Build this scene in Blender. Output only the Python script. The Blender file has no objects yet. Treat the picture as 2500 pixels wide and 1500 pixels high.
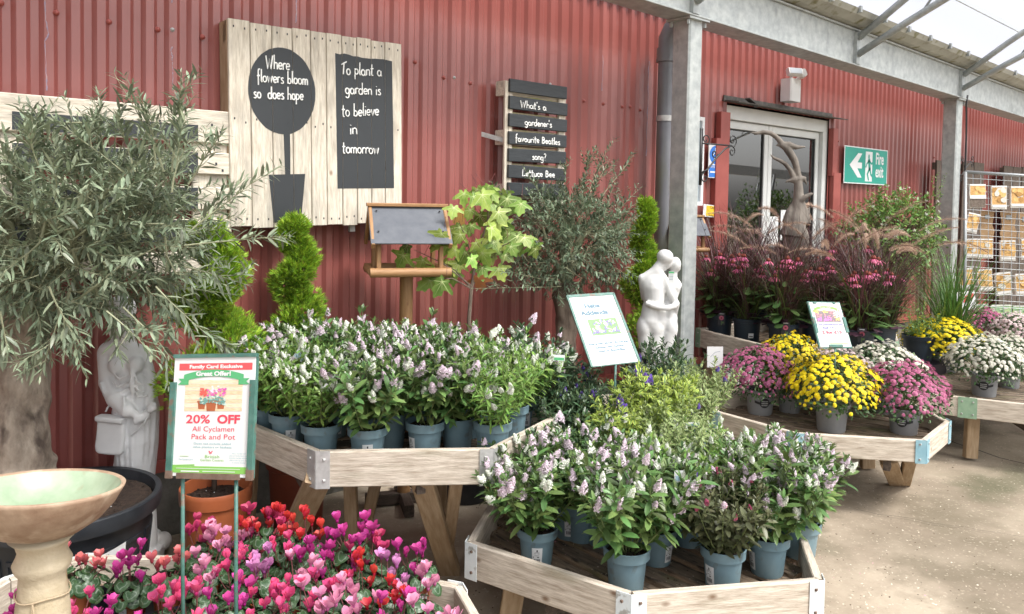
import bpy, math, random
import numpy as np
from math import sin, cos, pi, radians, sqrt, atan2
from mathutils import Vector, Matrix
random.seed(7); np.random.seed(7)
sc = bpy.context.scene
COL = sc.collection
R = random.uniform

# ------------------------------------------------------------------ camera
FP, PX, PY = 1880., 1250., 562.
yaw, pit, rol = radians(49.87), radians(2.16), radians(1.0)
_f0 = Vector((cos(yaw), sin(yaw), 0)); _r0 = Vector((sin(yaw), -cos(yaw), 0)); _z = Vector((0, 0, 1))
CF = _f0*cos(pit) - _z*sin(pit); _u0 = _r0.cross(CF)
CR = _r0*cos(rol) + _u0*sin(rol); CU = _u0*cos(rol) - _r0*sin(rol)
CFW = CF.copy()
EYE = Vector((0, 0, 1.6))
cd = bpy.data.cameras.new('camera'); cam = bpy.data.objects.new('camera', cd); COL.objects.link(cam)
cam.matrix_world = Matrix(((CR.x, CU.x, -CF.x, EYE.x), (CR.y, CU.y, -CF.y, EYE.y), (CR.z, CU.z, -CF.z, EYE.z), (0, 0, 0, 1)))
cd.sensor_width = 36; cd.lens = FP/2500*36; cd.shift_y = -(750-PY)/2500
cd.clip_start = 0.05; cd.clip_end = 500
sc.camera = cam
def ray(px, py): return CF + CR*((px-PX)/FP) + CU*((PY-py)/FP)
def onZ(px, py, z): d = ray(px, py); return EYE + d*((z-1.6)/d.z)
def onY(px, py, y): d = ray(px, py); return EYE + d*(y/d.y)
def atD(px, py, D): return EYE + ray(px, py)*D
def LD(lat, dep): return Vector((lat*_r0.x + dep*_f0.x, lat*_r0.y + dep*_f0.y, 0))

# ------------------------------------------------------------------ world, sun, exposure
w = bpy.data.worlds.new('World'); sc.world = w; w.use_nodes = True
nt = w.node_tree; nt.nodes.clear()
sky = nt.nodes.new('ShaderNodeTexSky'); sky.sky_type = 'NISHITA'; sky.sun_disc = False
SUN_EL, SUN_AZ = radians(56), radians(166)      # azimuth clockwise from +Y
sky.sun_elevation = SUN_EL; sky.sun_rotation = SUN_AZ; sky.dust_density = 4.0; sky.air_density = 1.0
hs = nt.nodes.new('ShaderNodeHueSaturation'); hs.inputs['Saturation'].default_value = 0.16; hs.inputs['Value'].default_value = 1.0
bg = nt.nodes.new('ShaderNodeBackground'); bg.inputs[1].default_value = 0.15
wo = nt.nodes.new('ShaderNodeOutputWorld')
nt.links.new(sky.outputs[0], hs.inputs['Color']); nt.links.new(hs.outputs[0], bg.inputs[0]); nt.links.new(bg.outputs[0], wo.inputs[0])
sd = bpy.data.lights.new('sun', 'SUN'); sd.energy = 1.5; sd.angle = radians(14); sd.color = (1, .96, .9)
so = bpy.data.objects.new('sun', sd); COL.objects.link(so)
_sd = Vector((sin(SUN_AZ)*cos(SUN_EL), cos(SUN_AZ)*cos(SUN_EL), sin(SUN_EL)))
so.rotation_euler = _sd.to_track_quat('Z', 'Y').to_euler()
sc.view_settings.view_transform = 'Standard'; sc.view_settings.look = 'None'
sc.view_settings.exposure = 1.12; sc.view_settings.gamma = 1.0
sc.cycles.max_bounces = 6; sc.cycles.transparent_max_bounces = 12; sc.cycles.diffuse_bounces = 3

# ------------------------------------------------------------------ materials
def M(name, col, rough=.6, col2=None, scale=6., stretch=(1, 1, 1), metal=0., spec=.5, bump=0., bscale=40., coord='Object',
      coat=0., lo=.35, hi=.65, detail=6., rnd=None, trans=0., emit=0.):
    m = bpy.data.materials.new(name); m.use_nodes = True; n = m.node_tree.nodes; l = m.node_tree.links
    b = n['Principled BSDF']; b.inputs['Roughness'].default_value = rough; b.inputs['Metallic'].default_value = metal
    b.inputs['Specular IOR Level'].default_value = spec; b.inputs['Coat Weight'].default_value = coat
    b.inputs['Base Color'].default_value = (*col, 1)
    tc = n.new('ShaderNodeTexCoord'); mp = n.new('ShaderNodeMapping'); mp.inputs['Scale'].default_value = stretch
    l.new(tc.outputs[coord], mp.inputs[0]); out = None
    if col2 is not None:
        nz = n.new('ShaderNodeTexNoise'); nz.inputs['Scale'].default_value = scale; nz.inputs['Detail'].default_value = detail
        nz.inputs['Roughness'].default_value = .62
        l.new(mp.outputs[0], nz.inputs['Vector'])
        cr = n.new('ShaderNodeValToRGB'); cr.color_ramp.elements[0].position = lo; cr.color_ramp.elements[1].position = hi
        cr.color_ramp.elements[0].color = (*col, 1); cr.color_ramp.elements[1].color = (*col2, 1)
        l.new(nz.outputs[0], cr.inputs[0]); out = cr.outputs[0]
    if rnd:     # per-leaf variation
        g = n.new('ShaderNodeNewGeometry'); h = n.new('ShaderNodeHueSaturation')
        mr = n.new('ShaderNodeMapRange'); mr.inputs[3].default_value = 1-rnd; mr.inputs[4].default_value = 1+rnd
        l.new(g.outputs['Random Per Island'], mr.inputs[0]); l.new(mr.outputs[0], h.inputs['Value'])
        mr2 = n.new('ShaderNodeMapRange'); mr2.inputs[3].default_value = .5-rnd*.07; mr2.inputs[4].default_value = .5+rnd*.05
        mu = n.new('ShaderNodeMath'); mu.operation = 'FRACT'; m7 = n.new('ShaderNodeMath'); m7.operation = 'MULTIPLY'; m7.inputs[1].default_value = 7.31
        l.new(g.outputs['Random Per Island'], m7.inputs[0]); l.new(m7.outputs[0], mu.inputs[0]); l.new(mu.outputs[0], mr2.inputs[0]); l.new(mr2.outputs[0], h.inputs['Hue'])
        if out: l.new(out, h.inputs['Color'])
        else: h.inputs['Color'].default_value = (*col, 1)
        out = h.outputs[0]
    if out: l.new(out, b.inputs['Base Color'])
    if bump:
        n2 = n.new('ShaderNodeTexNoise'); n2.inputs['Scale'].default_value = bscale; n2.inputs['Detail'].default_value = 5
        l.new(mp.outputs[0], n2.inputs['Vector']); bp = n.new('ShaderNodeBump'); bp.inputs['Strength'].default_value = bump; bp.inputs['Distance'].default_value = .01
        l.new(n2.outputs[0], bp.inputs['Height']); l.new(bp.outputs[0], b.inputs['Normal'])
    if trans:
        o = n['Material Output']; t = n.new('ShaderNodeBsdfTranslucent'); mx = n.new('ShaderNodeMixShader'); mx.inputs[0].default_value = trans
        if out: l.new(out, t.inputs[0])
        else: t.inputs[0].default_value = (*col, 1)
        l.new(b.outputs[0], mx.inputs[1]); l.new(t.outputs[0], mx.inputs[2]); l.new(mx.outputs[0], o.inputs[0])
    return m
def addmix(m, col, scale, lo, hi, stretch=(1, 1, 1), coord='Object', fac=1., tex='noise'):
    """lay one more layer of patches of colour over a material's base colour"""
    n = m.node_tree.nodes; l = m.node_tree.links
    b = n['Principled BSDF']; inp = b.inputs['Base Color']
    tc = n.new('ShaderNodeTexCoord'); mp = n.new('ShaderNodeMapping'); mp.inputs['Scale'].default_value = stretch
    mp.inputs['Location'].default_value = (R(0, 9), R(0, 9), R(0, 9)); l.new(tc.outputs[coord], mp.inputs[0])
    if tex == 'noise':
        nz = n.new('ShaderNodeTexNoise'); nz.inputs['Scale'].default_value = scale; nz.inputs['Detail'].default_value = 5
    else:
        nz = n.new('ShaderNodeTexVoronoi'); nz.inputs['Scale'].default_value = scale
    l.new(mp.outputs[0], nz.inputs['Vector'])
    mr = n.new('ShaderNodeMapRange'); mr.inputs[1].default_value = lo; mr.inputs[2].default_value = hi; mr.inputs[4].default_value = fac
    l.new(nz.outputs[0], mr.inputs[0])
    mx = n.new('ShaderNodeMix'); mx.data_type = 'RGBA'; mx.inputs[7].default_value = (*col, 1)
    if inp.is_linked: l.new(inp.links[0].from_socket, mx.inputs[6])
    else: mx.inputs[6].default_value = inp.default_value
    l.new(mr.outputs[0], mx.inputs[0]); l.new(mx.outputs[2], inp)
    return m
MA = {}
MA['red'] = M('red_steel', (.255, .074, .064), .32, (.31, .095, .083), 1.6, (1, 1, .35), bump=.03, bscale=12, spec=.6, coat=.25)
addmix(MA['red'], (.46, .17, .15), 5, .55, .8, (1, 1, .08), fac=.45)
addmix(MA['red'], (.20, .055, .045), 3, .6, .9, (1, 1, .2), fac=.25)
MA['red_trim'] = M('red_trim_steel', (.35, .085, .07), .45, (.28, .06, .05), 5)
MA['pale'] = M('pale_pallet_wood', (.47, .405, .32), .8, (.70, .64, .54), 3, (3, 26, 1), coord='UV', bump=.25, bscale=9, lo=.32, hi=.6)
addmix(MA['pale'], (.30, .27, .23), 2.4, .50, .72, (1.6, 6, 1), 'UV', .75)
addmix(MA['pale'], (.24, .14, .08), 6.5, .09, .03, (.7, 1, 1), 'UV', .9, 'vor')
MA['table'] = M('grey_brown_table_wood', (.35, .285, .22), .8, (.64, .57, .48), 3, (3, 24, 1), coord='UV', bump=.25, bscale=9, lo=.3, hi=.62)
addmix(MA['table'], (.20, .19, .11), 2.0, .6, .78, (1.5, 5, 1), 'UV', .6)
addmix(MA['table'], (.17, .10, .055), 6, .11, .03, (.8, 1.3, 1), 'UV', .9, 'vor')
MA['deck'] = M('dark_wet_deck_wood', (.10, .07, .05), .6, (.29, .22, .155), 3, (3, 22, 1), coord='UV', bump=.3, bscale=9, lo=.3, hi=.7)
addmix(MA['deck'], (.12, .125, .05), 1.7, .55, .72, (2, 4, 1), 'UV', .7)
addmix(MA['deck'], (.03, .022, .018), 7, .56, .66, (2, 6, 1), 'UV', .85); addmix(MA['deck'], (.65, .6, .5), 42, .09, .06, (1, 1, 1), 'UV', .7, 'vor')
MA['legw'] = M('weathered_leg_wood', (.30, .20, .11), .8, (.42, .31, .20), 3, (3, 20, 1), coord='UV', bump=.2, bscale=9)
MA['darkw'] = M('dark_old_wood', (.05, .038, .03), .85, (.12, .09, .07), 3, (3, 20, 1), coord='UV', bump=.3, bscale=9)
MA['black'] = M('blackboard_paint', (.021, .025, .029), .55, (.036, .041, .046), 4, (3, 20, 1), coord='UV', bump=.12, bscale=9)
MA['chalk'] = M('white_chalk_pen', (.82, .82, .80), .8)
MA['galv'] = M('galvanised_steel', (.33, .355, .36), .5, (.47, .50, .49), 16, metal=.25, bump=.04, detail=8)
addmix(MA['galv'], (.22, .235, .235), 9, .6, .72, (1, 1, .5), fac=.6)
MA['bracket'] = M('zinc_bracket', (.42, .42, .41), .5, (.56, .56, .55), 30, metal=.3)
MA['wbracket'] = M('flaking_white_bracket', (.66, .72, .74), .5, (.80, .84, .85), 12)
addmix(MA['wbracket'], (.33, .33, .30), 22, .6, .66, fac=.9)
MA['bbracket'] = M('blue_bracket', (.22, .40, .48), .5, (.32, .50, .56), 12)
MA['gbracket'] = M('green_bracket', (.20, .34, .23), .5, (.30, .44, .30), 12)
MA['pipe'] = M('grey_plastic_pipe', (.14, .145, .165), .35, (.19, .195, .21), 3)
addmix(MA['pipe'], (.14, .15, .09), 7, .45, .65, (1, 1, .25), fac=.8)
MA['bluepot'] = addmix(M('blue_grey_plastic', (.145, .23, .27), .42, (.18, .27, .31), 9), (.12, .11, .09), 24, .60, .70, fac=.5)
MA['purplepot'] = M('dark_purple_plastic', (.030, .020, .055), .4)
MA['navypot'] = M('dark_blue_plastic', (.022, .034, .048), .42)
MA['greypot'] = M('grey_plastic', (.26, .265, .275), .45, (.31, .315, .325), 8)
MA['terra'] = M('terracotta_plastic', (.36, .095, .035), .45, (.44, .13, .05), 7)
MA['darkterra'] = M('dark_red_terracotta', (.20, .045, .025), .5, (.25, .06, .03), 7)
MA['blackpot'] = M('black_plastic', (.016, .019, .024), .42, (.03, .034, .04), 12)
MA['tray'] = M('black_tray_plastic', (.02, .018, .028), .35)
MA['soil'] = M('dark_compost', (.018, .011, .008), .95, (.065, .04, .028), 90, bump=.9, bscale=120)
MA['white'] = M('white_plastic', (.72, .73, .74), .4)
MA['paper'] = M('white_paper', (.70, .71, .71), .5)
MA['ink'] = M('black_ink', (.03, .03, .035), .6)
MA['greyink'] = M('grey_ink', (.12, .20, .26), .6)
MA['tealink'] = M('pale_teal_ink', (.20, .42, .46), .6)
MA['redink'] = M('red_ink', (.72, .09, .10), .5)
MA['pinkink'] = M('pink_ink', (.70, .06, .10), .5)
MA['greenink'] = M('green_ink', (.09, .40, .17), .5)
MA['limeink'] = M('lime_ink', (.22, .50, .10), .5)
MA['signgreen'] = M('sign_green', (.015, .30, .235), .35, (.02, .34, .26), 5)
MA['signblue'] = M('sign_blue', (.02, .17, .60), .35)
MA['signyellow'] = M('sign_yellow', (.80, .52, .02), .45)
MA['frameg'] = M('green_plastic_frame', (.045, .135, .11), .45, (.09, .20, .17), 25)
addmix(MA['frameg'], (.16, .11, .08), 30, .58, .66, fac=.9)
MA['rust'] = M('rusty_steel', (.13, .085, .06), .8, (.20, .14, .11), 40)
MA['iron'] = M('black_wrought_iron', (.012, .012, .013), .45)
MA['marble'] = M('white_cast_stone', (.60, .60, .60), .6, (.66, .66, .65), 8, bump=.03, bscale=60)
MA['greystone'] = M('pale_grey_cast_stone', (.68, .69, .70), .65, (.76, .77, .78), 7, bump=.04, bscale=60)
MA['bathstone'] = M('brown_glazed_stone', (.27, .17, .11), .6, (.46, .34, .24), 9, bump=.3, bscale=25)
addmix(MA['bathstone'], (.62, .50, .38), 14, .55, .7, fac=.7)
MA['pedestal'] = M('sandy_concrete', (.42, .34, .22), .8, (.54, .46, .33), 7, bump=.35, bscale=70)
addmix(MA['pedestal'], (.36, .22, .09), 9, .62, .75, fac=.6)
MA['glaze'] = M('pale_green_glaze', (.25, .33, .22), .22, (.38, .45, .33), 7, (1, 1, 1), coat=.3)
addmix(MA['glaze'], (.30, .17, .09), 11, .6, .72, fac=.6)
MA['leafolive'] = M('olive_leaf', (.215, .265, .175), .38, rnd=.5, trans=.18)
MA['leafolive2'] = M('dark_olive_leaf', (.135, .185, .115), .45, rnd=.45, trans=.12)
MA['bark'] = M('grey_bark', (.20, .155, .12), .9, (.44, .37, .30), 14, (1, 1, .5), bump=1., bscale=38)
addmix(MA['bark'], (.07, .05, .04), 11, .57, .68, (1, 1, .6), fac=.9)
MA['barkd'] = M('brown_bark', (.085, .06, .045), .9, (.22, .17, .13), 14, (1, 1, .3), bump=1., bscale=30)
MA['twig'] = M('pale_green_twig', (.26, .27, .17), .7)
MA['twigd'] = M('brown_twig', (.13, .09, .07), .8)
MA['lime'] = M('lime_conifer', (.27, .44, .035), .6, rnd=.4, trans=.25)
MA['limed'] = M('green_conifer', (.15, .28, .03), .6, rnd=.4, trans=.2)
MA['maple'] = M('yellow_green_maple_leaf', (.33, .46, .10), .5, (.17, .30, .05), 22, rnd=.4, trans=.28)
MA['mapled'] = M('dry_orange_leaf', (.45, .22, .07), .7, rnd=.3, trans=.2)
MA['hebe'] = M('hebe_leaf', (.115, .205, .062), .4, rnd=.55, trans=.2)
MA['hebel'] = M('light_hebe_leaf', (.18, .32, .07), .4, rnd=.35, trans=.25)
MA['hebed'] = M('dark_hebe_leaf', (.055, .105, .048), .38, rnd=.4, trans=.15)
MA['hebeb'] = M('bronze_hebe_leaf', (.095, .105, .05), .42, rnd=.4, trans=.12)
MA['stem'] = M('green_stem', (.19, .24, .09), .6)
MA['stemr'] = M('red_brown_stem', (.16, .05, .05), .6)
MA['flpink'] = M('pale_lilac_floret', (.80, .68, .76), .7, rnd=.14, trans=.3)
MA['flwhite'] = M('white_floret', (.84, .86, .78), .7, rnd=.1, trans=.3)
MA['flpurple'] = M('violet_floret', (.16, .09, .40), .6, rnd=.35, trans=.25)
MA['flred'] = M('rose_floret', (.55, .12, .22), .6, rnd=.3, trans=.25)
def variegated(name, edge, mid):
    m = M(name, edge, .45, trans=.2); n = m.node_tree.nodes; l = m.node_tree.links
    uv = n.new('ShaderNodeUVMap'); sp = n.new('ShaderNodeSeparateXYZ'); l.new(uv.outputs[0], sp.inputs[0])
    ab = n.new('ShaderNodeMath'); ab.operation = 'ABSOLUTE'; l.new(sp.outputs[0], ab.inputs[0])
    mr = n.new('ShaderNodeMapRange'); mr.inputs[1].default_value = .35; mr.inputs[2].default_value = .6; l.new(ab.outputs[0], mr.inputs[0])
    mx = n.new('ShaderNodeMix'); mx.data_type = 'RGBA'; mx.inputs[6].default_value = (*mid, 1); mx.inputs[7].default_value = (*edge, 1)
    l.new(mr.outputs[0], mx.inputs[0]); l.new(mx.outputs[2], n['Principled BSDF'].inputs['Base Color'])
    t = [x for x in n if x.type == 'BSDF_TRANSLUCENT'][0]; l.new(mx.outputs[2], t.inputs[0]); return m
MA['variy'] = variegated('yellow_edged_leaf', (.50, .58, .11), (.14, .24, .05))
MA['variw'] = variegated('cream_edged_leaf', (.50, .55, .26), (.10, .20, .045))
def cyc_leaf():
    m = M('silver_marbled_leaf', (.05, .1, .05), .38, trans=.12); n = m.node_tree.nodes; l = m.node_tree.links
    uv = n.new('ShaderNodeUVMap'); ln = n.new('ShaderNodeVectorMath'); ln.operation = 'LENGTH'; l.new(uv.outputs[0], ln.inputs[0])
    tc = n.new('ShaderNodeTexCoord'); nz = n.new('ShaderNodeTexNoise'); nz.inputs['Scale'].default_value = 70; l.new(tc.outputs['Object'], nz.inputs['Vector'])
    ad = n.new('ShaderNodeMath'); ad.operation = 'MULTIPLY_ADD'; ad.inputs[1].default_value = .75; l.new(nz.outputs[0], ad.inputs[0]); l.new(ln.outputs[1], ad.inputs[2])
    cr = n.new('ShaderNodeValToRGB'); e = cr.color_ramp.elements
    e[0].position = .55; e[0].color = (.035, .085, .03, 1); e[1].position = 1.32; e[1].color = (.045, .10, .035, 1)
    for p, c in ((.82, (.04, .09, .04)), (.92, (.17, .24, .16)), (.97, (.16, .23, .15)), (1.05, (.04, .09, .035))):
        q = e.new(min(.999, p*.75)); q.color = (*c, 1)
    e[0].position = .4; 
    sc_ = n.new('ShaderNodeMath'); sc_.operation = 'MULTIPLY'; sc_.inputs[1].default_value = .75; l.new(ad.outputs[0], sc_.inputs[0]); l.new(sc_.outputs[0], cr.inputs[0])
    l.new(cr.outputs[0], n['Principled BSDF'].inputs['Base Color']); return m
MA['cyleaf'] = cyc_leaf()
CYC = {'magenta': (.66, .03, .32), 'hot pink': (.86, .07, .26), 'coral': (.85, .17, .20), 'pale pink': (.82, .28, .48),
       'red': (.72, .012, .016), 'crimson': (.58, .02, .13), 'lilac': (.70, .24, .55), 'purple': (.36, .02, .32)}
def petal(name, c):
    m = M(name, c, .5, rnd=.16, trans=.3); n = m.node_tree.nodes; l = m.node_tree.links
    h = [x for x in n if x.type == 'HUE_SAT'][0]; uv = n.new('ShaderNodeUVMap'); sp = n.new('ShaderNodeSeparateXYZ'); l.new(uv.outputs[0], sp.inputs[0])
    mx = n.new('ShaderNodeMix'); mx.data_type = 'RGBA'; mx.inputs[6].default_value = (c[0]*.55, c[1]*.4, c[2]*.55, 1); mx.inputs[7].default_value = (min(1, c[0]*1.12), c[1]*1.3+.05, c[2]*1.1+.05, 1)
    l.new(sp.outputs[1], mx.inputs[0]); l.new(mx.outputs[2], h.inputs['Color']); return m
for k, c in CYC.items(): MA['cy_'+k] = petal(k.replace(' ', '_')+'_petal', c)
MUM = {'yellow': (.86, .70, .012), 'pink': (.46, .125, .24), 'white': (.72, .70, .60), 'pale': (.70, .56, .56)}
for k, c in MUM.items(): MA['mum_'+k] = M(k+'_chrysanthemum_petal', c, .6, rnd=.18, trans=.2)
MA['mumleaf'] = M('chrysanthemum_leaf', (.055, .115, .035), .5, rnd=.35, trans=.15)
MA['echpink'] = M('coneflower_petal', (.72, .17, .31), .5, rnd=.25, trans=.3)
MA['echcone'] = M('coneflower_cone', (.13, .02, .015), .7, (.28, .05, .02), 300)
MA['bigleaf'] = M('dark_green_leaf', (.085, .16, .05), .42, rnd=.35, trans=.2)
MA['maroon'] = M('maroon_grass', (.085, .042, .038), .5, rnd=.6, trans=.15)
MA['olivegrass'] = M('olive_green_grass', (.10, .15, .04), .5, rnd=.4, trans=.2)
MA['grassg'] = M('green_grass_blade', (.09, .19, .045), .5, rnd=.4, trans=.25)
MA['plume'] = M('fluffy_beige_plume', (.55, .40, .30), .8, rnd=.3, trans=.3)
MA['heuch'] = M('purple_heuchera_leaf', (.075, .035, .05), .45, rnd=.35, trans=.1)
MA['jasm'] = M('jasmine_leaf', (.14, .26, .055), .4, rnd=.45, trans=.2)
MA['birdwood'] = M('golden_brown_timber', (.29, .15, .06), .55, (.39, .22, .10), 4, (3, 20, 1), coord='UV', bump=.1)
addmix(MA['birdwood'], (.17, .07, .03), 5, .06, .0, (.8, 1.4, 1), 'UV', .9, 'vor')
MA['slate'] = M('grey_felt_roof', (.085, .095, .115), .6, (.12, .13, .15), 14, bump=.1)
MA['drift'] = M('grey_driftwood', (.075, .065, .055), .85, (.24, .21, .18), 6, (1, 1, .35), bump=.8, bscale=22)
MA['plinth'] = M('mossy_block', (.10, .10, .08), .9, (.20, .19, .17), 8, bump=.5, bscale=60)
MA['doorframe'] = M('white_door_frame', (.60, .61, .60), .45, (.68, .69, .68), 4)
MA['gasket'] = M('black_gasket', (.02, .02, .02), .5)
MA['potato'] = M('potato_skin_print', (.55, .30, .09), .5, (.68, .42, .16), 30)
MA['card'] = M('brown_cardboard', (.34, .21, .11), .8, (.40, .26, .14), 9)
MA['rackm'] = M('grey_rack_wire', (.30, .32, .33), .4, metal=.3)

def concrete():
    m = M('stained_concrete', (.29, .235, .175), .85, (.43, .36, .275), 2.6, bump=.25, bscale=45, lo=.35, hi=.65, detail=10)
    addmix(m, (.12, .095, .06), .55, .50, .64, fac=.8)
    addmix(m, (.17, .14, .095), 2.8, .54, .66, fac=.7)
    addmix(m, (.085, .09, .045), 1.3, .60, .72, fac=.6)
    addmix(m, (.50, .43, .33), 60, .60, .70, fac=.55)
    addmix(m, (.60, .54, .45), 26, .09, .06, tex='vor', fac=.4)
    addmix(m, (.07, .05, .03), 15, .075, .05, tex='vor', fac=.8)
    return m
MA['ground'] = concrete()
def glass():
    m = bpy.data.materials.new('window_glass'); m.use_nodes = True; n = m.node_tree.nodes; l = m.node_tree.links; n.clear()
    o = n.new('ShaderNodeOutputMaterial'); mx = n.new('ShaderNodeMixShader'); t = n.new('ShaderNodeBsdfTransparent'); g = n.new('ShaderNodeBsdfGlossy')
    g.inputs['Roughness'].default_value = .015; t.inputs[0].default_value = (.75, .8, .8, 1)
    fr = n.new('ShaderNodeFresnel'); fr.inputs[0].default_value = 1.6; mr = n.new('ShaderNodeMapRange'); mr.inputs[3].default_value = .22; mr.inputs[4].default_value = 1.
    l.new(fr.outputs[0], mr.inputs[0]); l.new(mr.outputs[0], mx.inputs[0]); l.new(t.outputs[0], mx.inputs[1]); l.new(g.outputs[0], mx.inputs[2]); l.new(mx.outputs[0], o.inputs[0])
    return m
MA['glass'] = glass()
def sheet():
    m = bpy.data.materials.new('milky_roof_sheet'); m.use_nodes = True; n = m.node_tree.nodes; l = m.node_tree.links; n.clear()
    o = n.new('ShaderNodeOutputMaterial'); mx = n.new('ShaderNodeMixShader'); t = n.new('ShaderNodeBsdfTransparent'); d = n.new('ShaderNodeBsdfTranslucent')
    t.inputs[0].default_value = (.74, .76, .82, 1); d.inputs[0].default_value = (.74, .74, .80, 1); mx.inputs[0].default_value = .38
    l.new(t.outputs[0], mx.inputs[1]); l.new(d.outputs[0], mx.inputs[2]); l.new(mx.outputs[0], o.inputs[0])
    return m
MA['sheet'] = sheet()

# ------------------------------------------------------------------ mesh builder
class B:
    def __init__(s): s.v = []; s.f = []; s.c = []; s.m = []; s.u = []; s.n = 0
    def raw(s, v, loops, counts, m, uv=None):
        v = np.asarray(v, dtype=np.float32).reshape(-1, 3); loops = np.asarray(loops, dtype=np.int32); counts = np.asarray(counts, dtype=np.int32)
        s.v.append(v); s.f.append(loops+s.n); s.c.append(counts); s.n += len(v)
        s.m.append(np.full(len(counts), m, dtype=np.int32) if np.isscalar(m) else np.asarray(m, dtype=np.int32))
        s.u.append(np.zeros((len(loops), 2), np.float32) if uv is None else np.asarray(uv, dtype=np.float32).reshape(-1, 2))
    def add(s, v, faces, m=0, uv=None):
        loops = [i for f in faces for i in f]; counts = [len(f) for f in faces]
        s.raw([tuple(p) for p in v], loops, counts, m, uv)
    def many(s, tv, tf, mats, m=0, tuv=None):
        """copies of a template (tv verts, tf faces) at 4x4 matrices"""
        if not len(mats): return
        A = np.asarray(mats, dtype=np.float32).reshape(-1, 4, 4); tv = np.asarray(tv, dtype=np.float32); k = len(tv)
        V = np.einsum('nij,kj->nki', A[:, :3, :3], tv) + A[:, None, :3, 3]
        lo = np.array([i for f in tf for i in f], np.int32); co = np.array([len(f) for f in tf], np.int32); n = len(A)
        L = (lo[None, :] + (np.arange(n)*k)[:, None]).ravel(); C_ = np.tile(co, n)
        mm = m if np.isscalar(m) else np.repeat(np.asarray(m, np.int32), len(tf))
        s.raw(V.reshape(-1, 3), L, C_, mm, None if tuv is None else np.tile(np.asarray([tuv[i] for i in lo], np.float32), (n, 1)))
    def box(s, c, d, m=0, rot=None, ch=0.):
        c = Vector(c); x, y, z = [q/2 for q in d]
        a = Vector((1, 0, 0)); b_ = Vector((0, 1, 0)); u = Vector((0, 0, 1))
        if rot is not None: a, b_, u = rot@a, rot@b_, rot@u
        dims = [(d[0], a, x), (d[1], b_, y), (d[2], u, z)]; dims.sort(key=lambda t: -t[0])
        L, W, T = dims
        s.plank(c-L[1]*L[2], c+L[1]*L[2], W[0], T[0], W[1], m, ch)
    def plank(s, p0, p1, w_, t, up, m=0, ch=.003):
        p0 = Vector(p0); p1 = Vector(p1); d = (p1-p0); ln = d.length; d.normalize(); up = Vector(up); up = (up - d*up.dot(d)).normalized(); sd_ = d.cross(up)
        a, b_ = w_/2, t/2; ch = min(ch, a*.4, b_*.4)
        if ch > 0: sec = [(-a, -b_+ch), (-a+ch, -b_), (a-ch, -b_), (a, -b_+ch), (a, b_-ch), (a-ch, b_), (-a+ch, b_), (-a, b_-ch)]
        else: sec = [(-a, -b_), (a, -b_), (a, b_), (-a, b_)]
        n = len(sec); o = R(0, 20); o2 = R(0, 9)
        V = []
        for q, e in ((p0, 1), (p1, 1)):
            for (i, j) in sec: V.append(q + up*i + sd_*j)
        F = []; UV = []; acc = 0
        for i in range(n):
            j = (i+1) % n; wd = sqrt((sec[j][0]-sec[i][0])**2+(sec[j][1]-sec[i][1])**2)
            F.append((i, j, n+j, n+i)); UV += [(o, o2+acc), (o, o2+acc+wd), (o+ln, o2+acc+wd), (o+ln, o2+acc)]; acc += wd
        F.append(tuple(reversed(range(n)))); UV += [(o+sec[i][1]*8, o2+sec[i][0]) for i in reversed(range(n))]
        F.append(tuple(range(n, 2*n))); UV += [(o+sec[i][1]*8, o2+sec[i][0]) for i in range(n)]
        s.add(V, F, m, UV)
    def tube(s, pts, rad, n=8, m=0, caps=True):
        pts = [Vector(p) for p in pts]; k = len(pts)
        if not hasattr(rad, '__len__'): rad = [rad]*k
        V = []; ref = None; acc = 0; UVr = []
        for i, p in enumerate(pts):
            t = (pts[min(i+1, k-1)]-pts[max(i-1, 0)])
            if t.length < 1e-9: t = Vector((0, 0, 1))
            t.normalize()
            if ref is None:
                ref = Vector((0, 0, 1)) if abs(t.z) < .9 else Vector((1, 0, 0))
            ref = (ref - t*ref.dot(t)); ref.normalize(); bi = t.cross(ref)
            if i: acc += (p-pts[i-1]).length
            UVr.append(acc)
            for j in range(n):
                a = 2*pi*j/n; V.append(p + ref*(cos(a)*rad[i]) + bi*(sin(a)*rad[i]))
        F = []; UV = []; o = R(0, 20)
        for i in range(k-1):
            for j in range(n):
                q = (j+1) % n; F.append((i*n+j, i*n+q, (i+1)*n+q, (i+1)*n+j))
                r_ = rad[i]*2*pi/n
                UV += [(o+UVr[i], j*r_), (o+UVr[i], (j+1)*r_), (o+UVr[i+1], (j+1)*r_), (o+UVr[i+1], j*r_)]
        if caps and n > 2:
            F.append(tuple(reversed(range(n)))); UV += [(0, 0)]*n; F.append(tuple(range((k-1)*n, k*n))); UV += [(0, 0)]*n
        s.add(V, F, m, UV)
    def lathe(s, prof, n=32, m=0, c=(0, 0, 0), wob=0.):
        V = []; F = []
        for (r_, z) in prof:
            for j in range(n):
                a = 2*pi*j/n; rr = r_*(1+wob*sin(3*a+z*9)); V.append((c[0]+rr*cos(a), c[1]+rr*sin(a), c[2]+z))
        for i in range(len(prof)-1):
            for j in range(n):
                q = (j+1) % n; F.append((i*n+j, i*n+q, (i+1)*n+q, (i+1)*n+j))
        mm = m if np.isscalar(m) else [m[i] for i in range(len(prof)-1) for j in range(n)]
        s.add(V, F, mm)
    def poly(s, pts, n_off, m=0):      # flat polygon
        s.add([Vector(p)+Vector(n_off) for p in pts], [tuple(range(len(pts)))], m)
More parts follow.
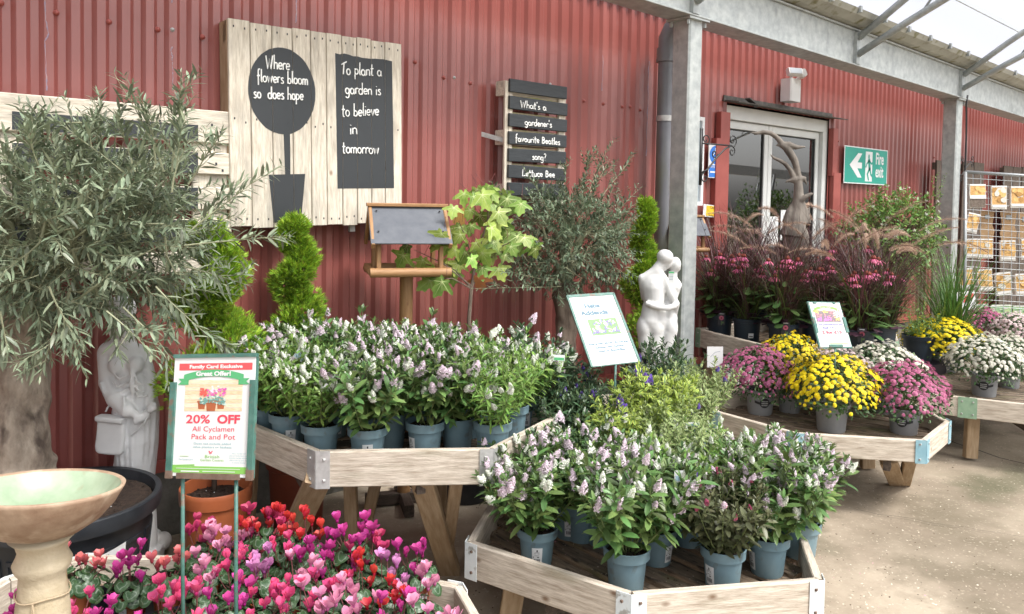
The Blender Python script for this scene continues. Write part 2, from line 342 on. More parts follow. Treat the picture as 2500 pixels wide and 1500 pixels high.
    def mesh(s, name, mats, smooth=False):
        me = bpy.data.meshes.new(name)
        if s.n:
            V = np.concatenate(s.v); L = np.concatenate(s.f); C_ = np.concatenate(s.c); Mi = np.concatenate(s.m); U_ = np.concatenate(s.u)
            me.vertices.add(len(V)); me.vertices.foreach_set('co', V.ravel())
            me.loops.add(len(L)); me.loops.foreach_set('vertex_index', L)
            me.polygons.add(len(C_)); st = np.zeros(len(C_), np.int32); st[1:] = np.cumsum(C_)[:-1]
            me.polygons.foreach_set('loop_start', st); me.polygons.foreach_set('loop_total', C_); me.polygons.foreach_set('material_index', Mi)
            me.polygons.foreach_set('use_smooth', np.full(len(C_), bool(smooth)))
            uv = me.uv_layers.new(name='UVMap'); uv.data.foreach_set('uv', U_.ravel())
            me.update(calc_edges=True); me.validate()
        for k in (mats if isinstance(mats, (list, tuple)) else [mats]): me.materials.append(MA[k] if isinstance(k, str) else k)
        if smooth == 'auto' and hasattr(me, 'set_sharp_from_angle'): me.set_sharp_from_angle(angle=radians(40))
        return me
    def obj(s, name, mats, parent=None, smooth=False, **kw):
        return mkobj(name, s.mesh(name, mats, smooth), parent, **kw)
def mkobj(name, me, parent=None, label=None, cat=None, group=None, kind=None, loc=None, rotz=0):
    o = bpy.data.objects.new(name, me); COL.objects.link(o)
    if parent: o.parent = parent
    if loc is not None: o.location = loc
    if rotz: o.rotation_euler = (0, 0, rotz)
    for k, v in (('label', label), ('category', cat), ('group', group), ('kind', kind)):
        if v: o[k] = v
    return o
def thing(name, label, cat, loc=(0, 0, 0), rotz=0, group=None, scale=None):
    o = mkobj(name, None, None, label, cat, group, None, loc, rotz); o.empty_display_size = .1
    if scale: o.scale = (scale,)*3 if not hasattr(scale, '__len__') else scale
    return o
def spawn(proto, name, label, cat, loc, rotz=0, group=None, scale=None):
    """proto: list of (part name, mesh, [subparts])"""
    t = thing(name, label, cat, loc, rotz, group, scale); out = {}
    for (pn, me, subs) in proto:
        p = mkobj(pn, me, t); out.setdefault(pn, p)
        for (sn, sm) in subs: mkobj(sn, sm, p)
    return t, out
def frame(o, x, y):      # 4x4 from origin, x dir, y dir
    x = Vector(x).normalized(); y = Vector(y); y = (y-x*y.dot(x)).normalized(); z = x.cross(y)
    return Matrix(((x.x, y.x, z.x, o[0]), (x.y, y.y, z.y, o[1]), (x.z, y.z, z.z, o[2]), (0, 0, 0, 1)))
def text(b, body, size, fr, x, y, m=0, align='CENTER', off=.001, bold=0., width=None, ext=.0004, arc=None):
    c = bpy.data.curves.new('t', 'FONT'); c.body = body; c.size = size; c.align_x = align; c.offset = bold; c.resolution_u = 3; c.extrude = 0
    o = bpy.data.objects.new('t', c); me = bpy.data.meshes.new_from_object(o)
    V = [v.co.copy() for v in me.vertices]; F = [tuple(p.vertices) for p in me.polygons]
    bpy.data.objects.remove(o); bpy.data.curves.remove(c); bpy.data.meshes.remove(me)
    if not V: return
    sx = 1.
    if width:
        xs = [v.x for v in V]; sx = width/(max(xs)-min(xs))
    P = []
    for v in V:
        xx = v.x*sx; yy = v.y
        if arc: yy += arc*(1-(xx/arc_w)**2) if False else -arc*xx*xx
        P.append(fr@Vector((x+xx, y+yy, off)))
    b.add(P, F, m)

# ------------------------------------------------------------------ hand lettering (pen strokes)
def arcp(cx, cy, rx, ry, a0, a1, n=9): return [(cx+rx*cos(radians(a0+(a1-a0)*i/(n-1))), cy+ry*sin(radians(a0+(a1-a0)*i/(n-1)))) for i in range(n)]
G = {
 'a': (.5, [arcp(.2, .22, .18, .22, 60, 400, 12), [(.38, .42), (.38, .1), (.45, 0)]]),
 'b': (.46, [[(.06, .95), (.05, 0)], arcp(.2, .2, .17, .2, 150, -150, 10)]),
 'c': (.4, [arcp(.22, .22, .18, .22, 50, 310, 10)]),
 'd': (.5, [arcp(.2, .22, .18, .22, 40, 340, 12), [(.38, .95), (.38, 0)]]),
 'e': (.44, [[(.05, .22), (.36, .26)] + arcp(.2, .24, .17, .22, 10, 320, 12)]),
 'f': (.36, [arcp(.24, .75, .12, .2, 60, 180, 6)+[(.12, .5), (.12, -.25)], [(0, .42), (.28, .46)]]),
 'g': (.48, [arcp(.2, .22, .18, .22, 40, 400, 12), [(.38, .42), (.38, -.1)]+arcp(.2, -.15, .18, .17, 0, -150, 7)]),
 'h': (.46, [[(.06, .98), (.05, 0)], [(.05, .3)]+arcp(.2, .28, .15, .17, 140, 0, 6)+[(.36, 0)]]),
 'i': (.2, [[(.08, .45), (.08, 0)], [(.08, .66), (.09, .70)]]),
 'k': (.42, [[(.06, .95), (.05, 0)], [(.34, .45), (.07, .2), (.36, 0)]]),
 'l': (.2, [[(.08, .98), (.06, .1), (.14, 0)]]),
 'm': (.66, [[(.05, .45), (.05, 0)], [(.05, .3)]+arcp(.17, .3, .12, .15, 150, 0, 6)+[(.3, 0)], [(.3, .3)]+arcp(.43, .3, .12, .15, 150, 0, 6)+[(.56, 0)]]),
 'n': (.46, [[(.05, .45), (.05, 0)], [(.05, .3)]+arcp(.2, .3, .15, .15, 150, 0, 6)+[(.36, 0)]]),
 'o': (.46, [arcp(.21, .22, .18, .22, 90, 450, 14)]),
 'p': (.46, [[(.06, .48), (.05, -.35)], arcp(.2, .24, .17, .2, 150, -150, 10)]),
 'r': (.34, [[(.05, .45), (.05, 0)], [(.05, .28)]+arcp(.2, .28, .15, .17, 150, 50, 5)]),
 's': (.38, [arcp(.2, .34, .12, .1, 40, 230, 7)+arcp(.17, .11, .13, .11, 70, -150, 8)]),
 't': (.34, [[(.13, .85), (.11, .1)]+arcp(.2, .1, .09, .1, 180, 300, 5), [(0, .5), (.28, .53)]]),
 'u': (.46, [[(.05, .45)]+arcp(.2, .15, .15, .15, 180, 340, 6)+[(.36, .45), (.37, 0)]]),
 'v': (.42, [[(.03, .47), (.18, 0), (.36, .47)]]),
 'w': (.6, [[(.03, .47), (.14, 0), (.27, .4), (.4, 0), (.53, .5)]]),
 'W': (.8, [[(.03, .9), (.2, 0), (.36, .7), (.5, 0), (.7, .95)]]),
 'T': (.46, [[(0, .72), (.5, .98)], [(.25, .92), (.17, 0)]]),
 'B': (.52, [[(.06, .85), (.05, 0)], arcp(.08, .64, .28, .2, 90, -90, 7)+arcp(.08, .22, .32, .22, 90, -90, 7)]),
 'L': (.46, [[(.08, .9), (.05, 0), (.4, .05)]]),
 "'": (.16, [[(.08, .95), (.05, .75)]]),
 '?': (.4, [arcp(.18, .72, .14, .16, 160, -60, 8)+[(.17, .3)], [(.17, .08), (.17, .03)]]),
 ' ': (.34, [])}
def hand(b, s_, fr, x, y, h, rad, m=0, sx=1., off=.002, width=None, slope=0.):
    tot = sum(G[c][0] for c in s_)*h
    if width: sx = width/tot
    px = x
    for c in s_:
        wd, st = G[c]; j = R(-.02, .02)*h
        for pl in st:
            b.tube([fr@Vector((px+q[0]*h*sx, y+q[1]*h+j+slope*(px-x), off)) for q in pl], rad*R(.85, 1.15), 5, m)
        px += wd*h*sx

# ================================================================== THE SETTING
b = B(); n = 40
xs = np.concatenate([np.linspace(-60, -4, 8), np.linspace(-3, 14, 60), np.linspace(18, 90, 10)])
ys = np.concatenate([np.linspace(-70, -6, 8), np.linspace(-5, 6, 40), np.linspace(9, 60, 6)])
V = []; F = []
for yv in ys:
    for xv in xs: V.append((xv, yv, .006*sin(xv*1.7+yv*.9)+.004*sin(xv*.6-yv*2.3)-.008))
nx = len(xs)
for j in range(len(ys)-1):
    for i in range(nx-1): F.append((j*nx+i, j*nx+i+1, (j+1)*nx+i+1, (j+1)*nx+i))
b.add(V, F); b.obj('ground', 'ground', smooth=True, kind='structure')
b = B(); q = [onZ(*p_, .004) for p_ in ((2700, 1175), (2500, 1132), (2440, 1118), (2390, 1100), (2335, 1083), (2300, 1068), (2260, 1050))]
for i in range(len(q)-1):
    d_ = (q[i+1]-q[i]).normalized(); n_ = Vector((-d_.y, d_.x, 0))*.006; z_ = Vector((0, 0, i*.0002)); b.add([q[i]-n_+z_, q[i+1]-n_+z_, q[i+1]+n_+z_, q[i]+n_+z_], [(0, 1, 2, 3)])
for (pa, pb_) in (((2600, 1330), (2060, 1240)),):
    pts = [onZ(pa[0]+(pb_[0]-pa[0])*t_+R(-4, 4), pa[1]+(pb_[1]-pa[1])*t_+R(-3, 3), .004) for t_ in np.linspace(0, 1, 14)]
    for i in range(13):
        d_ = (pts[i+1]-pts[i]).normalized(); n_ = Vector((-d_.y, d_.x, 0))*R(.0006, .0018); b.add([pts[i]-n_, pts[i+1]-n_, pts[i+1]+n_, pts[i]+n_], [(0, 1, 2, 3)])
b.obj('ground_joint', M('dirt_filled_joint', (.03, .026, .018), .9), kind='structure')

# ------------------------------------------------------------------ warehouse
WY = 3.80; P = .1; DL, DR, DT = 5.50, 7.20, 2.42; WT = 3.42
wh = thing('warehouse', 'dark red corrugated steel warehouse wall behind the plant tables with a glazed double door', 'building', (0, 3.8, 0))
KN = ((0, 0), (.026, 0), (.044, .019), (.074, .019), (.0920, 0), (.1, 0))
def prof_y(x):
    q = x % P
    for (a_, ya), (c_, yc) in zip(KN[:-1], KN[1:]):
        if q <= c_+1e-9: return ya+(yc-ya)*(q-a_)/(c_-a_)
    return 0.
def clad(x0, x1, z0, z1, b):
    xs_ = [x0]; k = math.floor(x0/P)
    while k*P < x1:
        for dx in (0, .026, .044, .074, .092):
            if x0+.0005 < k*P+dx < x1-.0005: xs_.append(k*P+dx)
        k += 1
    xs_.append(x1); V = []; F = []; zs = np.linspace(z0, z1, 3)
    for z in zs:
        for x in xs_: V.append((x, prof_y(x)-.019, z))
    k = len(xs_)
    for j in range(len(zs)-1):
        for i in range(k-1): F.append((j*k+i, j*k+i+1, (j+1)*k+i+1, (j+1)*k+i))
    b.add(V, F)
b = B(); clad(-9, DL, .30, WT, b); clad(DL, DR, DT+.03, WT, b); clad(DR, 30, .30, WT, b)
b.box((-9.01, 6, 1.9), (.04, 12, 3.1)); b.box((10, 6, WT+.4), (38, 12.2, .06), rot=Matrix.Rotation(radians(7), 3, 'X'))
b.obj('cladding', 'red', wh)
b = B(); b.box((-1.8, .05, .14), (14.5, .14, .36), ch=.01); b.box((18.7, .05, .14), (22.9, .14, .36), ch=.01); b.obj('plinth', 'plinth', wh)
b = B(); b.box((-1.8, -.03, .33), (14.5, .03, .05)); b.box((18.7, -.03, .33), (22.9, .03, .05)); b.obj('drip_flashing', 'red_trim', wh)
# bolts on the cladding at the places the photograph shows them
bolt = B(); bolt.lathe([(0.0001, -.0), (.013, -.0), (.013, .003), (.0085, .004), (.0085, .010), (.0001, .0115)], 10)
bme = bolt.mesh('bolt', 'red_trim', True)
bolt2 = B(); bolt2.lathe([(0.0001, -.0), (.010, -.0), (.010, .002), (.006, .003), (.006, .009), (.0001, .0105)], 10); bme2 = bolt2.mesh('bolt', 'bracket', True)
BP = [(2, 8), (137, 32), (266, 54), (385, 73), (494, 91), (1083, 190), (1148, 204), (1425, 247), (1473, 254), (1519, 261), (1538, 261), (1563, 269), (930, 190), (1013, 152),
      (2280, 385), (2046, 345), (2380, 395), (1745, 440), (2029, 469)]
for q in BP:
    p_ = onY(*q, WY-.020); o = mkobj('bolt', bme, wh); o.location = (p_.x, -.019, p_.z); o.rotation_euler = (radians(90), 0, 0)
for q in [(421, 73), (1109, 190), (477, 312), (1343, 206)]:
    p_ = onY(*q, WY-.020); o = mkobj('bolt', bme2, wh); o.location = (p_.x, -.019, p_.z); o.rotation_euler = (radians(90), 0, 0)
# old sealant runs on the cladding
MSEAL = M('old_sealant', (.45, .30, .30), .7, (.30, .24, .34), 60)
def run(pts, r_):
    b = B(); q = []
    for a_, c_ in zip(pts[:-1], pts[1:]):
        for t in np.linspace(0, 1, 7)[:-1]: q.append((a_[0]+(c_[0]-a_[0])*t+R(-.8, .8), a_[1]+(c_[1]-a_[1])*t))
    b.tube([onY(x, y, WY-.018)-Vector((0, WY, 0)) for x, y in q], [r_*R(.4, 1.2) for _ in q], 5); b.obj('sealant_run', MSEAL, wh)
run([(110, 0), (112, 50), (119, 84), (110, 100), (113, 180), (115, 230)], .0035)
run([(420, 0), (420, 9)], .004); run([(420, 114), (417, 125), (421, 140), (419, 150)], .004); run([(421, 152), (422, 180), (421, 215)], .003)
run([(723, 0), (724, 30), (721, 62)], .004); run([(1584, 150), (1583, 200), (1580, 290), (1577, 400)], .004); run([(1472, 135), (1469, 240)], .004)

# door: opening with frame, two glazed leaves, lintel flashing, red jamb trims
d = mkobj('door', None, wh)
def rect(b, x0, x1, z0, z1, y, t, m=0): b.box(((x0+x1)/2, y, (z0+z1)/2), (x1-x0, t, z1-z0), m, ch=.003)
b = B()
rect(b, DL-.02, DR+.02, DT-.10, DT+.015, .035, .07)
rect(b, DL-.02, DL+.045, 0, DT-.10, .035, .07); rect(b, DR-.07, DR+.02, 0, DT-.10, .035, .07)
b.obj('door_frame', 'doorframe', d)
mid = 6.235
for (x0, x1) in ((DL+.05, mid-.003), (mid+.003, DR-.075)):
    lf = B(); rect(lf, x0, x0+.06, .02, DT-.105, .06, .045); rect(lf, x1-.06, x1, .02, DT-.105, .06, .045)
    rect(lf, x0+.06, x1-.06, DT-.17, DT-.105, .06, .045); rect(lf, x0+.06, x1-.06, .02, .22, .06, .045)
    lo = lf.obj('door_leaf', 'doorframe', d)
    g = B(); rect(g, x0+.06, x1-.06, .22, DT-.17, .062, .008); g.obj('pane', 'glass', lo)
    g = B()
    for (u0, u1, v0, v1) in ((x0+.06, x0+.072, .22, DT-.17), (x1-.072, x1-.06, .22, DT-.17), (x0+.072, x1-.072, DT-.182, DT-.17)): rect(g, u0, u1, v0, v1, .052, .012)
    g.obj('gasket', 'gasket', lo)
# notices stuck inside the right leaf
nb = B(); rect(nb, 6.30, 6.46, 1.22, 1.50, .052, .002); rect(nb, 6.50, 6.66, 1.28, 1.56, .052, .002); nb.obj('notice', 'paper', d)
b = B(); b.box(((DL+DR)/2+.03, -.075, DT+.035), (DR-DL+.14, .17, .008), rot=Matrix.Rotation(radians(9), 3, 'X')); b.box(((DL+DR)/2, -.02, DT+.06), (DR-DL+.1, .012, .05))
b.box((DL+.25, -.10, DT+.045), (.16, .05, .012), rot=Matrix.Rotation(radians(20), 3, 'Y'))
b.obj('lintel_flashing', M('dark_lintel', (.05, .048, .045), .6, (.12, .11, .10), 20), wh)
for (x0, x1, z0, z1, y) in ((5.30, 5.48, .3, 2.14, -.045), (5.36, 5.49, 2.14, 2.36, -.04), (7.21, 7.30, 1.9, 2.36, -.04), (7.23, 7.37, .3, 1.93, -.046)):
    b = B(); rect(b, x0, x1, z0, z1, y, .05); b.obj('jamb_trim', 'red_trim', wh)
# dark shop interior behind the glass
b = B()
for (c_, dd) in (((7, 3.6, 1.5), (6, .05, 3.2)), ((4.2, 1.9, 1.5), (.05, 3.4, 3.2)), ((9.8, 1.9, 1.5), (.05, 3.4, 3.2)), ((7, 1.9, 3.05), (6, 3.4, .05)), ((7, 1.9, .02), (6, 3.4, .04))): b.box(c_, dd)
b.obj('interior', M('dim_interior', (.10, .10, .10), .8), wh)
sh = thing('shop_shelf', 'dim shelf of packets seen through the glass door', 'shelf', (7, 5.6, 0))
b = B()
for z in (.35, .8, 1.25, 1.7): b.box((0, 0, z), (3.6, .4, .03))
for x in (-1.8, 0, 1.8): b.box((x, 0, .95), (.04, .42, 1.9))
b.obj('shelf_board', 'rackm', sh)
bagm = [M('packet_%s' % i, c, .5, c2, 9) for i, (c, c2) in enumerate((((.45, .28, .12), (.2, .1, .05)), ((.25, .3, .1), (.5, .5, .3)), ((.4, .1, .06), (.5, .4, .3))))]
b = B()
for z in (.365, .815, 1.265):
    x = -1.7
    while x < 1.7:
        ww = R(.14, .26); b.box((x+ww/2, -.03, z+.14), (ww*.92, .22, R(.2, .32)), random.randrange(3), Matrix.Rotation(R(-.1, .1), 3, 'Z'), .02); x += ww
b.obj('packet', bagm, sh, kind='stuff')
bn = thing('hanging_banner', 'green banner reading VEGETABLE SEEDS hanging inside the shop behind the glass door', 'banner', (6.5, 4.75, 0))
b = B(); b.box((0, 0, 1.92), (2.2, .01, .34)); b.obj('banner_cloth', M('green_banner', (.16, .40, .13), .6), bn)
b = B(); fr = frame((0, -.008, 0), (1, 0, 0), (0, 0, 1))
for x_ in (-.55, .35): text(b, 'VEGETABLE', .13, fr, x_, 1.93, width=.62); text(b, 'SEEDS', .13, fr, x_, 1.79, width=.34)
b.obj('lettering', M('banner_ink', (.5, .62, .45), .6), bn)

# ------------------------------------------------------------------ canopy frame
cp = thing('canopy_frame', 'galvanised steel polytunnel canopy with posts, long eaves beam and tubular trusses', 'canopy', (4.3, 3.28, 0))
OX, OY = 4.3, 3.28
def cv(p_): return Vector((p_[0]-OX, p_[1]-OY, p_[2]))
def zb(X): return 2.845-.0200*(X-4.37)
for X in (-.4, 4.295, 8.85, 13.4, 17.9):
    b = B(); h = zb(X); b.box((X-OX, 0, h/2), (.145, .145, h), ch=.012); b.box((X-OX, 0, .008), (.26, .26, .016)); b.box((X-OX, 0, h-.008), (.22, .2, .014))
    for dx in (-.09, .09):
        for dy in (-.07, .07): b.lathe([(.0001, .03), (.012, .03), (.012, .0), (.0001, .0)], 6, c=(X-OX+dx, dy, h-.05))
    b.obj('post', 'galv', cp)
b = B(); X0, X1 = -6., 26.
b.plank(cv((X0, 3.275, zb(X0)+.007)), cv((X1, 3.275, zb(X1)+.007)), .20, .014, (0, 1, 0))
b.plank(cv((X0, 3.205, zb(X0)+.155)), cv((X1, 3.205, zb(X1)+.155)), .28, .012, (0, 0, 1))
b.plank(cv((X0, 3.275, zb(X0)+.302)), cv((X1, 3.275, zb(X1)+.302)), .20, .014, (0, 1, 0))
b.obj('eaves_beam', 'galv', cp)
# gutter
b = B(); prof = [(3.30, .31), (3.22, .315), (3.13, .33), (3.06, .37), (3.035, .415), (3.05, .42), (3.075, .385), (3.14, .35), (3.3, .34)]
V = []; F = []; k = len(prof); N = 60
for i in range(N+1):
    X = X0+(X1-X0)*i/N
    for (y, dz) in prof: V.append(cv((X, y, zb(X)+dz*.93+.022+.0015*sin(X*7+y*40))))
for i in range(N):
    for j in range(k-1): F.append((i*k+j, i*k+j+1, (i+1)*k+j+1, (i+1)*k+j))
b.add(V, F); b.obj('gutter', addmix(M('mossy_gutter', (.30, .30, .26), .8, (.40, .40, .35), 5, bump=.1), (.17, .16, .08), 9, .55, .68), cp)
X = -1.6; 
while X < 20:
    b = B(); b.plank(cv((X, 3.25, zb(X)+.312)), cv((X, 3.03, zb(X)+.385)), .02, .012, (1, 0, 0)); b.box(cv((X, 3.03, zb(X)+.40)), (.03, .02, .05)); b.obj('gutter_bracket', 'galv', cp); X += .46
# trusses
for X in (-2.6, -.35, 1.95, 4.24, 6.50, 8.80, 11.1, 13.4, 15.7, 18):
    t = mkobj('truss', None, cp); zl = zb(X)
    def up(s_): return cv((X, 3.17-s_, zl+.24+.080*s_*(9.1-s_)))
    def lw(s_): return cv((X, 3.17-s_, zl+.10+.060*s_*(9.1-s_)))
    S = np.linspace(0, 9.1, 24)
    b = B(); b.tube([up(s_) for s_ in S], .030, 10); b.obj('upper_chord', 'galv', t, True)
    b = B(); b.tube([lw(s_) for s_ in S], .030, 10); b.obj('lower_chord', 'galv', t, True)
    b = B(); q = .5
    while q < 8.3: b.tube([lw(q), up(q+.28)], .011, 6); b.tube([up(q+.28), lw(q+.56)], .011, 6); q += 1.05
    b.obj('web', 'galv', t, True)
    b = B(); b.box(cv((X, 3.185, zl+.15)), (.07, .03, .27)); b.obj('end_plate', 'galv', t)
b = B(); V = []; F = []
for i, X in enumerate(np.linspace(-6, 26, 33)):
    for j, (y, z) in enumerate(((3.19, .40), (3.05, .47), (2.9, .585), (2.74, .70))): V.append(cv((X, y, zb(X)+z+.006*sin(X*3+j))))
for i in range(32):
    for j in range(3): F.append((i*4+j, i*4+j+1, (i+1)*4+j+1, (i+1)*4+j))
b.add(V, F); b.obj('roof_sheet', 'sheet', cp, smooth=True)
b = B(); b.tube([cv((-6, 2.76, zb(-6)+.665)), cv((26, 2.76, zb(26)+.665))], .006, 6); b.obj('purlin', 'galv', cp)
for X in (-4.9, -.4, 4.295, 8.85, 13.4, 17.9): b = B(); h = zb(X); b.box((X-OX, -5.93-OY, h/2), (.145, .145, h), ch=.012); b.obj('post', 'galv', cp)
b = B(); b.plank(cv((X0, -5.93, zb(X0)+.15)), cv((X1, -5.93, zb(X1)+.15)), .29, .15, (0, 0, 1)); b.obj('eaves_beam', 'galv', cp)
for s_ in (1.6, 3.1, 4.55, 6.0, 7.5): b = B(); b.tube([cv((X_, 3.17-s_, zb(X_)+.28+.08*s_*(9.1-s_))) for X_ in (X0, X1)], .018, 6); b.obj('purlin', 'galv', cp)
# yellow notice on the beam
t = thing('beam_notice', 'small torn yellow notice stuck on the beam above the nearer post', 'notice', (3.93, 3.19, zb(3.93)+.16))
b = B(); b.box((0, 0, 0), (.26, .004, .16)); b.obj('board', 'signyellow', t)
b = B(); b.box((-.17, -.001, 0), (.07, .004, .16)); b.obj('pictogram_panel', 'paper', t)
b = B(); fr = frame((0, -.004, 0), (1, 0, 0), (0, 0, 1)); text(b, 'Danger', .055, fr, 0, 0.02); text(b, 'Fragile roof', .042, fr, 0, -.05); b.obj('lettering', 'ink', t)

# ------------------------------------------------------------------ drainpipe
px_, py_ = 4.49, 3.615
t = thing('drainpipe', 'grey algae streaked plastic drainpipe with elbow beside the nearer post', 'drainpipe', (px_, py_, 0))
b = B(); b.tube([(0, 0, .0), (0, 0, 2.66)], .058, 20); b.obj('pipe', 'pipe', t, 'auto')
b = B(); b.tube([(0, 0, 2.66), (0, 0, 2.73)], [.071, .071], 20); b.tube([(0, 0, 2.63), (0, 0, 2.66)], [.073, .073], 20); b.obj('collar', 'pipe', t, 'auto')
b = B(); b.tube([(0, 0, 2.7), (0, 0, 2.80), (.012, -.03, 2.87), (.035, -.09, 2.93), (.06, -.17, 2.97), (.07, -.25, 2.99)], .061, 20); b.obj('elbow', 'pipe', t, 'auto')
for z in (2.22, 1.0):
    b = B(); b.tube([(0, 0, z-.02), (0, 0, z+.02)], .064, 20); b.box((.075, .02, z), (.05, .03, .05)); b.obj('clamp', 'bracket', t, 'auto')

# ------------------------------------------------------------------ pallet boards
def nailrow(b, pts, m):
    for p_ in pts: b.box(p_, (.006, .0015, .012), m)
# upright pallet with the painted standard tree
c0 = Vector((1.29, 3.66, 2.435)); tilt = radians(2.2)
ex = Vector((cos(radians(-.8)), 0, -sin(radians(-.8)))); ez = Vector((sin(tilt)*.9, 0, -cos(tilt)))
# local frame: origin at bottom left corner, x right, y up
BL = onY(566, 555, 3.66); TL = onY(541, 45, 3.66); TR = onY(975, 107, 3.66); BR = onY(980, 546, 3.66)
def bil(u, v): return (BL*(1-u)+BR*u)*(1-v)+(TL*(1-u)+TR*u)*v
Wp = ((TR-TL).length+(BR-BL).length)/2; Hp = ((TL-BL).length+(TR-BR).length)/2
xax = ((TR-TL)+(BR-BL)).normalized(); yax = ((TL-BL)+(TR-BR)).normalized()
cen = (BL+BR+TL+TR)/4
t = thing('pallet_sign', 'pale upright pallet with a black painted standard tree and verse, high on the red wall', 'pallet sign', (cen.x, WY-.02, cen.z))
FR = frame(cen - t.location - xax*Wp/2 - yax*Hp/2 + Vector((0, 0, 0)), xax, yax)   # x right, y up, z toward the viewer (-Y)
def L2(x, y, z=0.): return FR@Vector((x, y, z))
edges = [0, .132, .255, .373, .487, .573, .672, .769, .861, .944, 1.0]   # plank joints measured across the board
edges = [0, .112, .225, .335, .437, .527, .62, .71, .80, .888, 1.0]
for i in range(10):
    x0, x1 = edges[i]*Wp+.002, edges[i+1]*Wp-.002; xc = (x0+x1)/2; hh = R(-.006, .006)
    b = B(); b.plank(L2(xc, -.0+hh, -.009), L2(xc, Hp+hh*.6, -.009), x1-x0, .018, xax, ch=.003); b.obj('plank', 'pale', t)
b = B()
for y in (.05, Hp/2, Hp-.05): b.plank(L2(.0, y, -.03), L2(Wp, y, -.03), .09, .02, yax)
for x in (.05, Wp/2, Wp-.05): b.plank(L2(x, .01, -.075), L2(x, Hp-.01, -.075), .09, .02, xax)
for x in (.045, Wp/2, Wp-.045):
    for y in (.06, Hp/2, Hp-.06): b.plank(L2(x-.045, y, -.053), L2(x+.045, y, -.053), .09, .026, yax)
b.plank(L2(.008, 0, -.065), L2(.008, Hp, -.065), .1, .016, FR.to_3x3()@Vector((0, 0, 1)))
b.obj('bearer', 'legw', t)
# painted shapes (thin coat of paint that skips the joints)
def toL(px, py): q = onY(px, py, 3.66) - t.location; v = FR.inverted()@q; return v.x, v.y
def clipx(poly, x0, x1):
    def cl(P_, keep, xx):
        o = []
        for i in range(len(P_)):
            a_, c_ = P_[i-1], P_[i]
            ka, kc = keep(a_[0]), keep(c_[0])
            if ka != kc: s_ = (xx-a_[0])/(c_[0]-a_[0]); o.append((xx, a_[1]+(c_[1]-a_[1])*s_))
            if kc: o.append(c_)
        return o
    poly = cl(poly, lambda v: v >= x0, x0)
    return cl(poly, lambda v: v <= x1, x1) if poly else []
def paint(b, poly, joints, off=.0008):
    for i in range(len(joints)-1):
        q = clipx(poly, joints[i]+.0012, joints[i+1]-.0012)
        if len(q) > 2: b.poly([L2(x, y, off) for x, y in q], (0, 0, 0))
J = [e*Wp for e in edges]
ccx, ccy = toL(690, 223); rx = (toL(772, 223)[0]-toL(608, 223)[0])/2; ry = (toL(690, 118)[1]-toL(690, 330)[1])/2
b = B(); paint(b, [(ccx+rx*(1+R(-.006, .006))*cos(a_), ccy+ry*(1+R(-.006, .006))*sin(a_)) for a_ in np.linspace(0, 2*pi, 49)[:-1]], J)
x0, y0 = toL(692, 325); x1, y1 = toL(708, 325); x2, y2 = toL(709, 430); x3, y3 = toL(696, 430)
paint(b, [(x3, y3), (x2, y3), (x1, y0), (x0, y0)], J, .0011)
paint(b, [toL(668, 544), toL(735, 541), toL(745, 425), toL(656, 427)], J, .0014)
b.obj('painted_tree', 'black', t)
b = B(); q = [toL(824, 461), toL(962, 460)]
tl = toL(818, 130); tr = toL(957, 150); pts = [q[0], q[1], tr]
for s_ in np.linspace(0, 1, 14)[1:-1]: pts.append((tr[0]+(tl[0]-tr[0])*s_, tr[1]+(tl[1]-tr[1])*s_+R(-.006, .006)))
pts.append(tl); paint(b, pts, J); b.obj('painted_panel', 'black', t)
b = B()
def hl(s_, pa, pb, h, rad=.0036):
    a_ = toL(*pa); c_ = toL(*pb); hand(b, s_, FR, a_[0], a_[1], h, rad, width=c_[0]-a_[0], slope=(c_[1]-a_[1])/(c_[0]-a_[0]), off=.003)
hl('Where', (648, 168), (708, 172), .070); hl('flowers bloom', (627, 200), (752, 208), .064); hl('so  does hope', (618, 240), (741, 245), .064)
hl('To plant a', (833, 182), (932, 186), .068); hl('garden is', (842, 229), (930, 233), .066); hl('to believe', (834, 285), (925, 282), .070); hl('in', (853, 328), (873, 326), .07); hl('tomorrow', (835, 374), (925, 376), .066)
b.obj('lettering', 'chalk', t)
b = B()
for i in range(10):
    for y in (.035, Hp-.035, Hp*.52):
        for s_ in (.25, .75): b.box(L2((edges[i]*(1-s_)+edges[i+1]*s_)*Wp, y+R(-.01, .01), .0006), (.006, .0014, .010))
b.obj('nail', 'ink', t)
# hanging bolt tail under the board
b = B(); b.box(L2(.70*Wp, -.015, -.05), (.03, .02, .05)); b.obj('hanger', 'bracket', t)

# long low pallet at the left edge with horizontal boards
t = thing('pallet_sign', 'pale wide pallet with a black painted panel behind the large olive tree', 'pallet sign', (.55, WY-.02, 1.7))
LY = 3.68
b = B()
for (z0, z1) in ((1.846, 1.998), (1.700, 1.802), (1.535, 1.640), (1.385, 1.49), (1.24, 1.34)):
    b = B(); b.plank((-.55-.55, LY-t.location.y, (z0+z1)/2-1.7), (1.335-.55+R(-.003, .01), LY-t.location.y, (z0+z1)/2-1.7), z1-z0, .02, (0, 0, 1), ch=.004); b.obj('plank', 'pale', t)
for X in (1.25, .40, -.45):
    b = B(); b.plank((X-.55, LY-t.location.y+.024, -.5), (X-.55, LY-t.location.y+.024, .28), .16, .024, (1, 0, 0)); b.obj('bearer', 'pale', t)
b = B()
for (z0, z1) in ((1.852, 1.925), (1.703, 1.799), (1.538, 1.637), (1.388, 1.487)):
    b.add([(.46-.55, LY-t.location.y-.0108, z0-1.7), (1.187-.55, LY-t.location.y-.0108, z0-1.7), (1.187-.55, LY-t.location.y-.0108, z1-1.7), (.46-.55, LY-t.location.y-.0108, z1-1.7)], [(0, 1, 2, 3)])
b.obj('painted_panel', 'black', t)
b = B()
